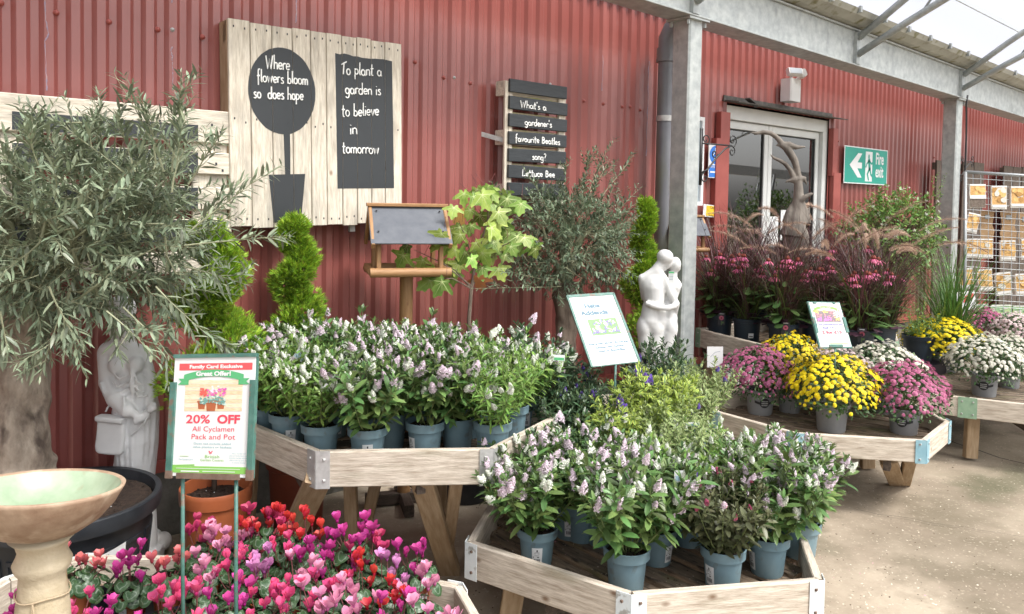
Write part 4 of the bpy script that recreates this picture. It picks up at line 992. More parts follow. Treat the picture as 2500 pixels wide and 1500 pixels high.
zA = .570
rowA = [(784, 1032, HW[0], 'front row hebe with creamy white flowers by the metal table corner', None), (898, 1040, HP[1], 'front row hebe whose blue pot has a white barcode label facing out', .0),
        (1038, 1029, HP[2], 'front row hebe in the blue pot third from the metal corner of the taller table', -.95), (1203, 1029, HG[0], 'bright fresh green hebe with few white flowers at the right end of the front row', None),
        (704, 1010, HW[1], 'white flowered hebe leaning out beside the cyclamen offer board', .15), (648, 985, HP[0], 'hebe pot partly hidden behind the cyclamen offer board', None), (812, 985, HP[3], 'second row hebe with a label on its pot just behind the corner pot', .35),
        (952, 1008, HP[0], 'second row hebe in a pot tucked behind the labelled front pot', None), (1291, 968, HB[0], 'dark leaved hebe by the right hand corner of the taller table', -.2), (1248, 990, HW[0], 'small gap hebe just behind the bright green one', None)]
for (px, py, pr, lab, st) in rowA: p_ = onZ(px, py, zA+.14); put_hebe(pr, 'h', lab, p_.x, p_.y, zA, GA, 1., st)
usedA = [tuple(onZ(px, py, zA+.14))[:2] for (px, py, *_r) in rowA]
ux, uy = Vector((.823, -.568)), Vector((.568, .823)); LA_ = Vector((1.27, 2.609))
wordsA = {0: 'second row', 1: 'third row', 2: 'fourth row', 3: 'back row'}
posA = []
for ri, (t_, ss) in enumerate(((.31, (-.02, .16, .34, .52, .70, .88)), (.48, (-.13, .05, .23, .41, .59, .77, .93)), (.65, (-.2, -.03, .15, .33, .51, .69, .86)), (.82, (-.32, -.14, .04, .22, .40, .58, .76)))):
    for s_ in ss: posA.append((LA_+ux*s_+uy*t_+Vector((R(-.015, .015), R(-.015, .015))), ri))
def inpoly(q, poly, m_=.075):
    for i in range(len(poly)):
        a_, c_ = Vector(poly[i-1]), Vector(poly[i]); e = (c_-a_).normalized(); n_ = Vector((-e.y, e.x))
        if (q-a_).dot(n_) < m_: return False
    return True
posA = [(q, ri) for q, ri in posA if inpoly(q, PA) and all((q-Vector(u_)).length > .145 for u_ in usedA)]
for q, ri in posA:
    pxx = PX+FP*((q.x*CR.x+q.y*CR.y)/(q.x*_f0.x+q.y*_f0.y))
    # what stands behind or beside the plant, so that each label finds one plant
    near = [(600, 'at the far left end of the block'), (680, 'just left of the thin spiral conifer'), (740, 'in front of the thin spiral conifer'), (810, 'between the thin spiral conifer and the bird table'), (890, 'under the left edge of the bird table roof'), (950, 'left of the bird table post'), (1005, 'in front of the bird table post'),
            (1065, 'right of the bird table post'), (1130, 'below the maple sapling stem'), (1195, 'right of the maple sapling stem'), (1260, 'below the gap between maple and small olive'), (1330, 'in front of the small olive trunk')]
    nl = min(near, key=lambda w_: abs(w_[0]-pxx))[1]
    white = (pxx > 1190) or (pxx < 650 and R(0, 1) < .5)
    pr = random.choice(HW) if white else random.choice(HP)
    put_hebe(pr, 'h', '%s %s flowered hebe %s' % (wordsA[ri], 'white' if white else 'pale pink', nl), q.x, q.y, zA, GA, R(.90, 1.10))
zB = .250
rowB = [(1310, 1383, HP[0], 'hebe at the left corner of the low table, white label on its blue pot', 0.02, .97), (1391, 1316, HB[0], 'hebe with a labelled pot tucked behind the left corner one', -.05, .95), (1528, 1444, HP[1], 'front centre hebe with the largest lilac flower spikes', None, 1.04),
        (1601, 1379, HP[2], 'hebe in a shaded pot just behind the front centre one', .9, .95), (1763, 1440, HR[0], 'bronze leaved hebe with small rose red buds at the front right', -.75, 1.0), (1872, 1405, HP[3], 'pink flowered hebe behind the bronze one near the right corner', -1.0, 1.0),
        (1945, 1352, HP[0], 'rightmost hebe of the low table overhanging the concrete', None, 1.0), (1680, 1335, HR[0], 'low hebe hidden behind the bronze leaved one', None, .9)]
for (px, py, pr, lab, st, s_) in rowB: p_ = onZ(px, py-8, zB); put_hebe(pr, 'h', lab, p_.x, p_.y, zB, GB, s_, st)
backB = [(1425, 1050, HP[2], 'back row pink hebe near the end of the rail of the taller table'), (1545, 1008, HP[3], 'back row lilac hebe in front of the purple pot'), (1690, 1045, HW[0], 'back row white hebe with dense rounded flowers'), (1790, 1052, HW[1], 'white flowered hebe beside the densest white one'),
         (1895, 1058, HP[1], 'back row hebe nearest the chrysanthemum table'), (1618, 1062, HW[1], 'middle hebe with round white flowers behind the lilac spikes'), (1478, 1058, HP[1], 'middle hebe between the left corner plant and the lilac spikes'), (1960, 1080, HP[2], 'pale pink hebe rising at the back right corner of the low table')]
for (px, py, pr, lab) in backB: p_ = onZ(px, py, zB+.44); put_hebe(pr, 'h', lab, p_.x, p_.y, zB, GB, R(.95, 1.03))
zG = .41; GG = 'variegated and violet hebes on the middle table'
for (px, py, top, pr, lab, s_) in ((1385, 850, .86, HV[0], 'dark leaved violet flowered hebe left of the leaning plant name board', 1.0), (1430, 950, .74, HV[1], 'dark green hebe hanging over the metal corner of the taller table', 1.0), (1590, 905, .86, HY[0], 'yellow edged variegated hebe spilling forward in front of the name board', 1.15),
                           (1620, 850, .86, HV[0], 'violet flowered hebe in front of the embracing couple statue', 1.05), (1700, 905, .80, HC[0], 'cream edged variegated hebe beside the galvanised post', 1.12), (1530, 955, .80, HY[0], 'low yellow green variegated hebe nearest the front of the middle table', .95), (1655, 960, .82, HC[0], 'cream and green hebe above the large purple pot', .95),
                           (1360, 925, .80, HV[1], 'violet hebe pressed against the right end of the taller table', .95)):
    p_ = onZ(px, py, top); 
    put_hebe(pr, 'h', lab, p_.x, p_.y, zG, GG, s_*(top-zG)/.42)
p_ = onZ(1622, 1000, .56); t = thing('plant_pot', 'large empty looking dark purple pot below the cream variegated hebe', 'pot', (p_.x, p_.y, zG))
mkobj('pot', pot_me(.095, .07, .16, .035, 'purplepot'), t); mkobj('soil', soil_me(.085, .135), t)

# plant tags stuck among the hebes
def tag_obj(px, py, D, label, w_, h_, ang, m2='tealink', m3=None):
    p_ = atD(px, py, D); t = thing('plant_tag', label, 'plant tag', tuple(p_)); fr = Matrix.Rotation(0, 4, 'X'); x = (CR*cos(ang)+CU*sin(ang)); u = (-CR*sin(ang)+CU*cos(ang)+_z*.2)
    fr = frame((0, 0, 0), x, u); b = B(); fbox(b, fr, -w_/2, w_/2, -h_/2, h_/2, -.0005, .0005); b.obj('card', 'paper', t)
    b = B(); fbox(b, fr, -w_*.45, w_*.45, -h_*.4, h_*.05, .0005, .001); b.obj('picture', m2, t)
    if m3: b = B(); fbox(b, fr, w_*.28, w_*.5, -h_*.5, h_*.5, .001, .0015); b.obj('colour_band', m3, t)
    return t
pur = M('tag_purple', (.13, .06, .35), .4); sky_ = M('tag_sky', (.40, .56, .66), .4)
tag_obj(735, 865, 3.16, 'pale blue triangular plant tag among the white hebes on the left', .045, .055, -.6, sky_)
tag_obj(818, 922, 2.93, 'long white and purple plant tag sticking out diagonally from the hebes', .11, .018, .95, sky_, None)
tag_obj(797, 945, 2.92, 'purple tip of the diagonal plant tag', .022, .02, .95, pur)
tag_obj(1362, 874, 3.3, 'white and green plant tag at the right of the big hebe block', .06, .026, -.05, 'greenink')
tag_obj(1675, 1163, 2.78, 'picture plant tag with a purple end above the bronze hebe', .085, .042, .02, sky_, pur)
tag_obj(1690, 1036, 3.15, 'flat pale green plant tag lying on the white hebes', .06, .016, .05, 'tealink')

# ================================================================== CYCLAMENS
def heart_t(n=16):
    V = [(0, .25, .02)]; U_ = [(0, .0)]; F = []
    for ring, k in ((.55, 0), (1., 1)):
        for j in range(n):
            a_ = 2*pi*j/n; s_, c_ = sin(a_), cos(a_)      # a=0 at tip (+Y)
            r_ = .5*(1-.12*cos(a_)) * (1-.55*max(0, -c_)**6) * (1+.10*max(0, c_)**8)
            V.append((r_*ring*s_*1.02, .25+r_*ring*c_*1.05+(.05 if c_ < -.9 else 0)*ring, .02-.10*ring*ring+.025*cos(5*a_)*ring)); U_.append((ring*s_, ring*c_))
    for j in range(n): F.append((0, 1+(j+1) % n, 1+j))
    for j in range(n): q = (j+1) % n; F.append((1+j, 1+q, 1+n+q, 1+n+j))
    return V, F, U_
HT = heart_t()
PT = leaf_t(.56, .09, .10, (.25, .55, .82), (.62, 1., .78))
CYL = []
def cyc_leaves(seed):
    random.seed(seed); LM = []; ST = B()
    for i in range(30):
        q = sqrt((i+.5)/30); az = i*2.4+R(-.2, .2); r_ = .078*q*R(.85, 1.1); h = .128-.05*q*q+R(-.008, .012); tl_ = .30+.75*q
        p_ = Vector((r_*cos(az), r_*sin(az), h)); o = Vector((cos(az), sin(az), 0)); nrm = Vector((0, 0, 1))*cos(tl_)+o*sin(tl_); dd = o*cos(tl_)-Vector((0, 0, 1))*sin(tl_)+Vector((R(-.3, .3), R(-.3, .3), 0))
        s_ = R(.030, .050); p_ = p_+Vector((R(-.012, .012), R(-.012, .012), R(-.012, .014))); LM.append(omat(p_-dd.normalized()*.25*s_, dd, nrm, s_)); ST.tube([Vector((.01*cos(az), .01*sin(az), .07)), p_*.6+Vector((0, 0, .045)), p_], .0011, 3, 1)
    b = B(); b.many(HT[0], HT[1], LM, 0, HT[2]); return b.mesh('foliage', 'cyleaf', True), ST.mesh('leaf_stalk', ['stemr', 'stemr'])
CL = [cyc_leaves(500+i) for i in range(4)]
def cyc_flowers(seed, n, col, h0=.175):
    random.seed(seed); PM = []; ST = B(); NM = B()
    for i in range(n):
        az = R(0, 6.28); r_ = .070*sqrt(R(0, 1)); h = h0+R(-.045, .035); p_ = Vector((r_*cos(az), r_*sin(az), h)); base = Vector((R(-.012, .012), R(-.012, .012), .07))
        ST.tube([base, base.lerp(p_, .5)+Vector((r_*.2*cos(az), r_*.2*sin(az), .012)), p_, p_+Vector((cos(az)*.004, sin(az)*.004, -.003))], .0013, 4)
        ax = Vector((R(-.3, .3), R(-.3, .3), 1)).normalized(); a0 = R(0, 6.28); L = R(.026, .033); sp = R(.28, .75)
        for k in range(5):
            aa = a0+k*2*pi/5+R(-.25, .25); o = Vector((cos(aa), sin(aa), 0)); s2 = sp+R(-.12, .15); dd = ax*cos(s2)+o*sin(s2); PM.append(omat(p_+o*.003, dd, -o+ax*.2+Vector((-o.y, o.x, 0))*R(-.5, .5), L*R(.9, 1.1), L*R(1.05, 1.45)))
        NM.lathe([(.0001, -.009), (.004, -.006), (.0055, 0), (.004, .004)], 6, c=tuple(p_))
    b = B(); b.many(PT[0], PT[1], PM, 0, PT[2]); b.v += NM.v; b.f += [f+b.n for f in NM.f] if False else []
    k = b.n
    if NM.n:
        b.v = b.v[:len(b.v)-len(NM.v)]
        for v, f, c_, m_, u_ in zip(NM.v, NM.f, NM.c, NM.m, NM.u): b.v.append(v); b.f.append(f+k); b.c.append(c_); b.m.append(m_); b.u.append(u_)
        b.n += NM.n
    return b.mesh('flowers', 'cy_'+col, True), ST.mesh('flower_stalk', 'stemr')
CPOT = pot_me(.047, .034, .082, .016, 'terra', 20); CSOIL = soil_me(.042, .066, 14); CSTK = sticker_me(.047, .034, .082, .014, .05, .34)
CYF = {c: [cyc_flowers(600+i*31+j, 6+j*3, c) for j in range(2)] for i, c in enumerate(CYC)}
zC = .250
cy = [(202, 1395, 'coral', 'coral pink cyclamen standing alone beside the bird bath pedestal'), (322, 1408, 'magenta', 'magenta and pink cyclamen at the left end of the block by the black planter'), (410, 1402, 'coral', 'coral cyclamen just left of the offer board leg'),
      (487, 1330, 'crimson', 'deep crimson cyclamen behind the left leg of the offer board'), (507, 1385, 'pale pink', 'pale pink cyclamen between the two legs of the offer board'), (572, 1335, 'pale pink', 'pale pink cyclamen beside the right leg of the offer board, in the back row'),
      (652, 1292, 'crimson', 'tallest dark crimson cyclamen at the very back of the block'), (612, 1310, 'red', 'scarlet cyclamen in the back row right of the offer board leg'), (700, 1310, 'red', 'scarlet cyclamen in front of the leaning table leg'), (668, 1345, 'coral', 'large coral cyclamen in the centre of the back row'),
      (757, 1322, 'red', 'bright red cyclamen at the right end of the back row'), (860, 1322, 'magenta', 'magenta cyclamen standing on the rim at the back, its terracotta pot showing'), (1020, 1372, 'magenta', 'magenta cyclamen in a terracotta pot near the right corner of the table'), (625, 1372, 'hot pink', 'hot pink cyclamen in front of the right leg of the offer board'),
      (700, 1372, 'hot pink', 'hot pink cyclamen in the middle of the block'), (770, 1378, 'magenta', 'purplish magenta cyclamen right of the middle of the block'), (840, 1398, 'magenta', 'magenta cyclamen just inside the rear rail of the table'), (905, 1385, 'crimson', 'crimson pink cyclamen along the rear rail'),
      (575, 1425, 'hot pink', 'hot pink cyclamen right beside the lower part of the right sign leg'), (650, 1425, 'lilac', 'lilac pink cyclamen in the third row'), (730, 1430, 'pale pink', 'pale rose cyclamen in the third row'), (808, 1445, 'hot pink', 'hot pink cyclamen mixed with a red one in the front right'),
      (875, 1430, 'red', 'red cyclamen near the rear rail'), (945, 1432, 'lilac', 'lilac magenta cyclamen in front of the rear rail'), (490, 1455, 'pale pink', 'light pink cyclamen in front of the left sign leg'), (555, 1490, 'magenta', 'dark magenta cyclamen low at the front by the sign leg'),
      (400, 1500, 'hot pink', 'hot pink cyclamen in the black tray at the front left'), (640, 1495, 'hot pink', 'mid pink cyclamen in the front row, left of centre'), (722, 1500, 'hot pink', 'bright pink cyclamen cut off by the bottom edge of the photo'), (800, 1510, 'pale pink', 'soft pink cyclamen in the front row beside a white and pink one'),
      (880, 1500, 'pale pink', 'pink and white cyclamen in the front row'), (950, 1490, 'red', 'single red flowered cyclamen in front on the right'), (1015, 1470, 'pale pink', 'palest pink cyclamen near the right corner'), (1065, 1530, 'pale pink', 'pale pink cyclamen at the bottom beside the right corner bracket'),
      (300, 1545, 'magenta', 'magenta cyclamen just showing at the bottom left of the tray'), (178, 1545, 'hot pink', 'hot pink cyclamen peeping up beside the pedestal foot'), (470, 1520, 'hot pink', 'front row hot pink cyclamen left of the sign leg'), (10, 1545, 'magenta', 'magenta cyclamen at the lower left corner of the photo'), (975, 1545, 'magenta', 'magenta cyclamen at the bottom right of the block')]
GC = 'potted cyclamens on the low table'
random.seed(5)
for i, (px, py, c, lab) in enumerate(cy):
    top = zC+.135; p_ = onZ(px, py, top); dep = (p_-EYE).dot(_f0); s_ = R(.98, 1.1); z = zC
    # keep the back ones inside the rail
    lim = 2.60 if px > 300 else 2.45
    if px > 650: lim = 2.60-(px-650)*.00030
    if dep > lim:
        q = EYE+(p_-EYE)*(lim/dep); z = max(zC, min(q.z-.135*s_, zC+.05)); s_ = min(1.22, (q.z-z)/.135); p_ = q
    lf, ls = CL[i % 4]; ff, fs = CYF[c][i % 2]
    t, parts = spawn([('pot', CPOT, []), ('soil', CSOIL, []), ('foliage', lf, []), ('leaf_stalk', ls, []), ('flowers', ff, []), ('flower_stalk', fs, [])], 'potted_cyclamen', lab, 'potted flower', (p_.x, p_.y, z), R(0, 6.28), GC, s_)
    if c == 'coral' and px == 202: pass
    if i in (1, 12): o = mkobj('label', CSTK, parts['pot']); o.rotation_euler = (0, 0, atan2(-p_.y, -p_.x)+pi/2-t.rotation_euler.z+(-.7 if i == 1 else .5))
def tray(px, py, label):
    p_ = onZ(px, py, zC); t = thing('plant_tray', label, 'tray', (p_.x, p_.y, zC+.002), radians(-12))
    b = B(); b.box((0, 0, .003), (.36, .24, .006))
    for (cx, cy_, sx, sy) in ((0, .118, .36, .004), (0, -.118, .36, .004), (.178, 0, .004, .232), (-.178, 0, .004, .232)): b.box((cx, cy_, .028), (sx, sy, .05))
    for (cx, cy_, sx, sy) in ((0, .123, .38, .014), (0, -.123, .38, .014), (.184, 0, .014, .232), (-.184, 0, .014, .232)): b.box((cx, cy_, .054), (sx, sy, .003))
    b.obj('shell', 'tray', t)
tray(385, 1490, 'shallow black plastic tray under the cyclamens at the front left')
tray(800, 1475, 'shallow black plastic tray under the cyclamens at the front right')

# ================================================================== CHRYSANTHEMUMS
def mum(seed, col, Rr=.235, hh=.26, n=620):
    random.seed(seed); HM = []; LM = []; zc = .20
    V = []; F = []
    for ring, (np_, r0, r1, z0, z1) in enumerate(((11, .25, 1., .15, -.05), (8, .12, .68, .3, .22), (5, .02, .36, .42, .44))):
        for k in range(np_):
            a_ = 2*pi*k/np_+ring*.3; wd = pi/np_*.95; q = len(V)
            V += [(r0*cos(a_), z0, r0*sin(a_)), (r1*.75*cos(a_-wd), z1*.6+z0*.4, r1*.75*sin(a_-wd)), (r1*cos(a_), z1, r1*sin(a_)), (r1*.75*cos(a_+wd), z1*.6+z0*.4, r1*.75*sin(a_+wd))]; F.append((q, q+1, q+2, q+3))
    V += [(.5, .02, 0), (-.25, .02, .43), (-.25, .02, -.43)]; F.append((len(V)-3, len(V)-2, len(V)-1))
    ax = []
    for i in range(n):
        t_ = (i+.5)/n; cz = 1-t_*1.22; az = i*2.39996+R(-.1, .1)
        if cz < -.05 and R(0, 1) < .55: continue
        if cz < .40 and R(0, 1) < .18: continue
        if sin(az*5+cz*9+seed)+sin(az*3-cz*13) > 1.62: continue
        sn = sqrt(max(0, 1-cz*cz)); lump = 1+.07*sin(az*3+seed)+.05*sin(az*7+cz*5)+.04*sin(az*2-cz*6+seed); rr = Rr*lump*R(.92, 1.06)
        d_ = Vector((sn*cos(az), sn*sin(az), cz)); p_ = Vector((d_.x*rr, d_.y*rr, zc+d_.z*hh*lump*.78*R(.96, 1.04))); nd = (d_+Vector((R(-.3, .3), R(-.3, .3), .45))).normalized()
        s_ = R(.0125, .0175) if cz > .1 else R(.007, .012); HM.append(omat(p_, nd, (1, .2, 0), s_))
    for i in range(1500):
        d_ = Vector((random.gauss(0, 1), random.gauss(0, 1), random.gauss(0, 1))).normalized()
        if d_.z < -.45: d_.z = -d_.z
        q = R(.6, .99); p_ = Vector((d_.x*Rr*q, d_.y*Rr*q, zc+d_.z*hh*.78*q)); s_ = R(.018, .032); LM.append(omat(p_, d_+Vector((R(-1, 1), R(-1, 1), R(-.6, .8))), d_+Vector((0, 0, .5)), s_))
    ST = B()
    for i in range(26):
        az = R(0, 6.28); th = R(.1, 1.3); e = Vector((sin(th)*cos(az)*Rr*.9, sin(th)*sin(az)*Rr*.9, zc+cos(th)*hh*.6)); ST.tube([(0, 0, .12), (e*.45+Vector((0, 0, .08))), e], .0025, 4)
    hb = B(); hb.many(V, F, HM); lb = B(); lb.many(BL_[0], BL_[1], LM, 0, BL_[2])
    return [('pot', MPOT, []), ('soil', MSOIL, []), ('stem', ST.mesh('stem', 'stem'), []), ('foliage', lb.mesh('foliage', 'mumleaf', True), []), ('flowers', hb.mesh('flowers', 'mum_'+col), [])]
MPOT = pot_me(.092, .070, .15, .022, 'greypot'); MSOIL = soil_me(.083, .128)
MUMP = {c: mum(700+i, c) for i, c in enumerate(MUM)}
def mumlabel():
    b = B()
    def P3(a_, z, o): rr = .070+(.0856-.070)*z/.15+o; return (rr*sin(a_), -rr*cos(a_), z)
    n = 12; c0_, ry = .078, .030
    pts = [(.38*cos(2*pi*i/22), c0_+ry*sin(2*pi*i/22)) for i in range(22)]
    V = [P3(0, c0_, .0022)]+[P3(a_, z, .0022) for a_, z in pts]; b.add(V, [(0, 1+i, 1+(i+1) % 22) for i in range(22)], 0)
    for (a0, a1, za, zb_) in ((-.75, .75, .064, .079),):
        V = []; 
        for i in range(11):
            a_ = a0+(a1-a0)*i/10; V += [P3(a_, za+.02*abs(a_)**1.5, .0017), P3(a_, zb_+.02*abs(a_)**1.5, .0017)]
        b.add(V, [(2*i, 2*i+2, 2*i+3, 2*i+1) for i in range(10)], 0)
    for z in (.086, .074, .062):
        a_ = -.24
        while a_ < .22: q = R(.02, .05); b.add([P3(a_, z, .003), P3(a_+q, z, .003), P3(a_+q, z+.006, .003), P3(a_, z+.006, .003)], [(0, 1, 2, 3)], 1); a_ += q+.02
    return b.mesh('label', ['ink', 'paper'])
MLAB = mumlabel(); GM = 'ball chrysanthemums in grey pots'
zD = .330
mm = [(1855, 1008, 'pink', 'dusky pink ball chrysanthemum at the left end of the blue bracket table', 1.0, .35), (2029, 1050, 'yellow', 'bright yellow ball chrysanthemum at the front of the blue bracket table', 1.06, None), (2206, 1056, 'pink', 'mauve pink ball chrysanthemum at the right corner of the blue bracket table', .98, -.15)]
for (px, top, Zd, c, lab, sx, sz) in ((1933, 826, 4.75, 'yellow', 'small yellow ball chrysanthemum behind the pink one, left of the price board', .86, 1.16), (2035, 860, 4.68, 'pale', 'off white ball chrysanthemum behind the front yellow one', 1.0, .98),
                                      (2160, 842, 4.78, 'white', 'creamy white ball chrysanthemum behind the mauve one, below the price board', 1.05, 1.04)):
    q = atD(px, top, Zd); spawn(MUMP[c], 'potted_chrysanthemum', lab, 'potted flower', (q.x, q.y, zD), R(0, 6), GM, (sx, sx, sz))
for (px, py, c, lab, s_, st) in mm:
    p_ = onZ(px, py, zD); t, parts = spawn(MUMP[c], 'potted_chrysanthemum', lab, 'potted flower', (p_.x, p_.y, zD), R(0, 6), GM, s_)
    if st is not None: o = mkobj('label', MLAB, parts['pot']); o.rotation_euler = (0, 0, atan2(-p_.y, -p_.x)+pi/2-t.rotation_euler.z+st)
for (px, py, c, lab, s_, st) in ((2303, 905, 'yellow', 'large yellow ball chrysanthemum on the far right table', (1.28, 1.28, 1.02), None), (2402, 965, 'white', 'white ball chrysanthemum at the front of the far right table', 1.0, -.05), (2395, 868, 'pink', 'dull pink ball chrysanthemum at the back of the far right table', 1.0, None),
                          (2478, 885, 'pale', 'blush white ball chrysanthemum behind the front white one on the far right table', 1.0, None), (2462, 945, 'white', 'white ball chrysanthemum cut off by the right edge of the photo', .9, None), (2535, 925, 'pale', 'blush chrysanthemum at the far right end of the table', 1.0, None)):
    p_ = onZ(px, py, zD); t, parts = spawn(MUMP[c], 'potted_chrysanthemum', lab, 'potted flower', (p_.x, p_.y, zD), R(0, 6), GM, s_)
    if st is not None: o = mkobj('label', MLAB, parts['pot']); o.rotation_euler = (0, 0, atan2(-p_.y, -p_.x)+pi/2-t.rotation_euler.z+st)

# ================================================================== BIG OLIVE, ITS PLANTER
def planter(name, label, loc, rt, rb, h, mat, soilz, extra=None, group=None):
    t = thing(name, label, 'planter', loc, group=group)
    b = B(); prof = [(rb*.9, .004), (rb, 0), (rb+.004, .01), (rt*.90, h-.075), (rt*.905, h-.07), (rt*.99, h-.06), (rt*1.0, h-.045), (rt*1.005, h-.02), (rt, h-.004), (rt*.985, h), (rt*.93, h-.002), (rt*.915, h-.02), (rt*.89, h-.09)]
    b.lathe(prof, 56); b.obj('pot', mat, t, 'auto'); mkobj('soil', soil_me(rt*.9, soilz, 30), t)
    if extra: extra(t)
    return t
pl = atD(168, 1210, 2.95); PLX, PLY = pl.x, pl.y
def px_extra(t):
    # Greek key relief and barcode label
    rt, rb, h = .325, .255, .445
    def P3(a_, z, o): rr = rb+(rt*.90-rb)*z/(h-.075)+o; return (rr*sin(a_), -rr*cos(a_), z)
    b = B(); tw = atan2(-PLY, -PLX)+pi/2
    def bar(a0, a1, z0, z1):
        k = 3; V = []
        for o in (-.002, .005):
            for z in (z0, z1):
                for i in range(k+1): V.append(P3(a0+(a1-a0)*i/k, z, o))
        q = k+1; F = []
        for i in range(k): F += [(2*q+i, 2*q+i+1, 3*q+i+1, 3*q+i), (i, i+1, 2*q+i+1, 2*q+i), (q+i+1, q+i, 3*q+i, 3*q+i+1)]
        F += [(0, 2*q, 3*q, q), (k, q+k, 3*q+k, 2*q+k)]; b.add(V, F)
    for i in range(14):
        a_ = i*2*pi/14; u = .03
        bar(a_, a_+.36, .30, .316); bar(a_, a_+u, .13, .30); bar(a_+.36-u, a_+.36, .18, .30); bar(a_+.09, a_+.36, .18, .196); bar(a_+.09, a_+.09+u, .196, .26); bar(a_+.09, a_+.25, .244, .26); bar(a_-.09, a_+u, .13, .146)
    o = b.obj('relief', 'blackpot', t); 
    b = B(); V = []; 
    for z in (.205, .30):
        for i in range(5): a_ = .33+.34*i/4; V.append(P3(a_, z+.018*(i/4), .007))
    b.add(V, [(i, i+1, 6+i, 5+i) for i in range(4)], 0)
    V2 = [P3(.36, .292, .008), P3(.44, .296, .008), P3(.44, .276, .008), P3(.36, .272, .008)]; b.add(V2, [(3, 2, 1, 0)], 1)
    for k in range(4): z = .258-.012*k; b.add([P3(.40, z, .008), P3(.60, z+.012, .008), P3(.60, z+.0155, .008), P3(.40, z+.0035, .008)], [(0, 1, 2, 3)], 1)
    o = b.obj('label', ['paper', 'ink'], t); o.rotation_euler = (0, 0, tw)
planter('planter', 'big black plastic planter with a key pattern and white label holding the large olive tree', (PLX, PLY, 0), .325, .255, .445, 'blackpot', .405, px_extra)

def trunk_mesh(pts, rad, n=40, seed=3, lump=.10):
    rs = random.Random(seed); b = B(); V = []; ph = [rs.uniform(0, 6) for _ in range(8)]
    P_ = []; Rd = []
    N = 46
    for i in range(N):
        t_ = i/(N-1); k = t_*(len(pts)-1); a_ = min(int(k), len(pts)-2); f = k-a_; P_.append(Vector(pts[a_]).lerp(Vector(pts[a_+1]), f)); Rd.append(rad[a_]*(1-f)+rad[a_+1]*f)
    for i, (p_, r_) in enumerate(zip(P_, Rd)):
        t_ = i/(N-1)
        for j in range(n):
            a_ = 2*pi*j/n
            q = 1+1.5*lump*(sin(3*a_+ph[0]+t_*4)*.5+sin(5*a_+ph[1]-t_*7)*.3+sin(9*a_+ph[2]+t_*11)*.15+sin(t_*23+2*a_+ph[3])*.3+.25*sin(t_*47+ph[4]+3*a_))
            V.append((p_.x+r_*q*cos(a_), p_.y+r_*q*sin(a_), p_.z))
    F = []
    for i in range(N-1):
        for j in range(n): q = (j+1) % n; F.append((i*n+j, i*n+q, (i+1)*n+q, (i+1)*n+j))
    F.append(tuple(range((N-1)*n, N*n))); b.add(V, F); return b
def twigs(b, LM, p0, d0, ln, LL, n=7, up=.1, wob=.16, r0=.0022, step=.014, grav=0., lsz=1., tipup=0.):
    pts = bez(p0, d0, ln, n, up, wob, grav); b.tube(pts, [r0*(1-.75*i/n) for i in range(n+1)], 4)
    k = int(ln/step); rot = R(0, 3)
    for i in range(2, k+1):
        t_ = i/(k+.01); p_, d_ = along(pts, min(.999, t_)); rot += pi/2+R(-.25, .25); x = d_.cross(Vector((.3, .2, 1))); x = x.normalized() if x.length > .01 else Vector((1, 0, 0)); y = d_.cross(x)
        for sg in (0, pi):
            if R(0, 1) < .08: continue
            o = x*cos(rot+sg)+y*sin(rot+sg); an = radians(R(30, 62)); dd = d_*cos(an)+o*sin(an)+Vector((0, 0, R(-.12, .1))); s_ = LL*R(.7, 1.2)*(1-.4*max(0, t_-.75)/.25)
            LM.append(omat(p_, dd, Vector((R(-.5, .5), R(-.5, .5), 1)), s_, s_*lsz))
    return pts
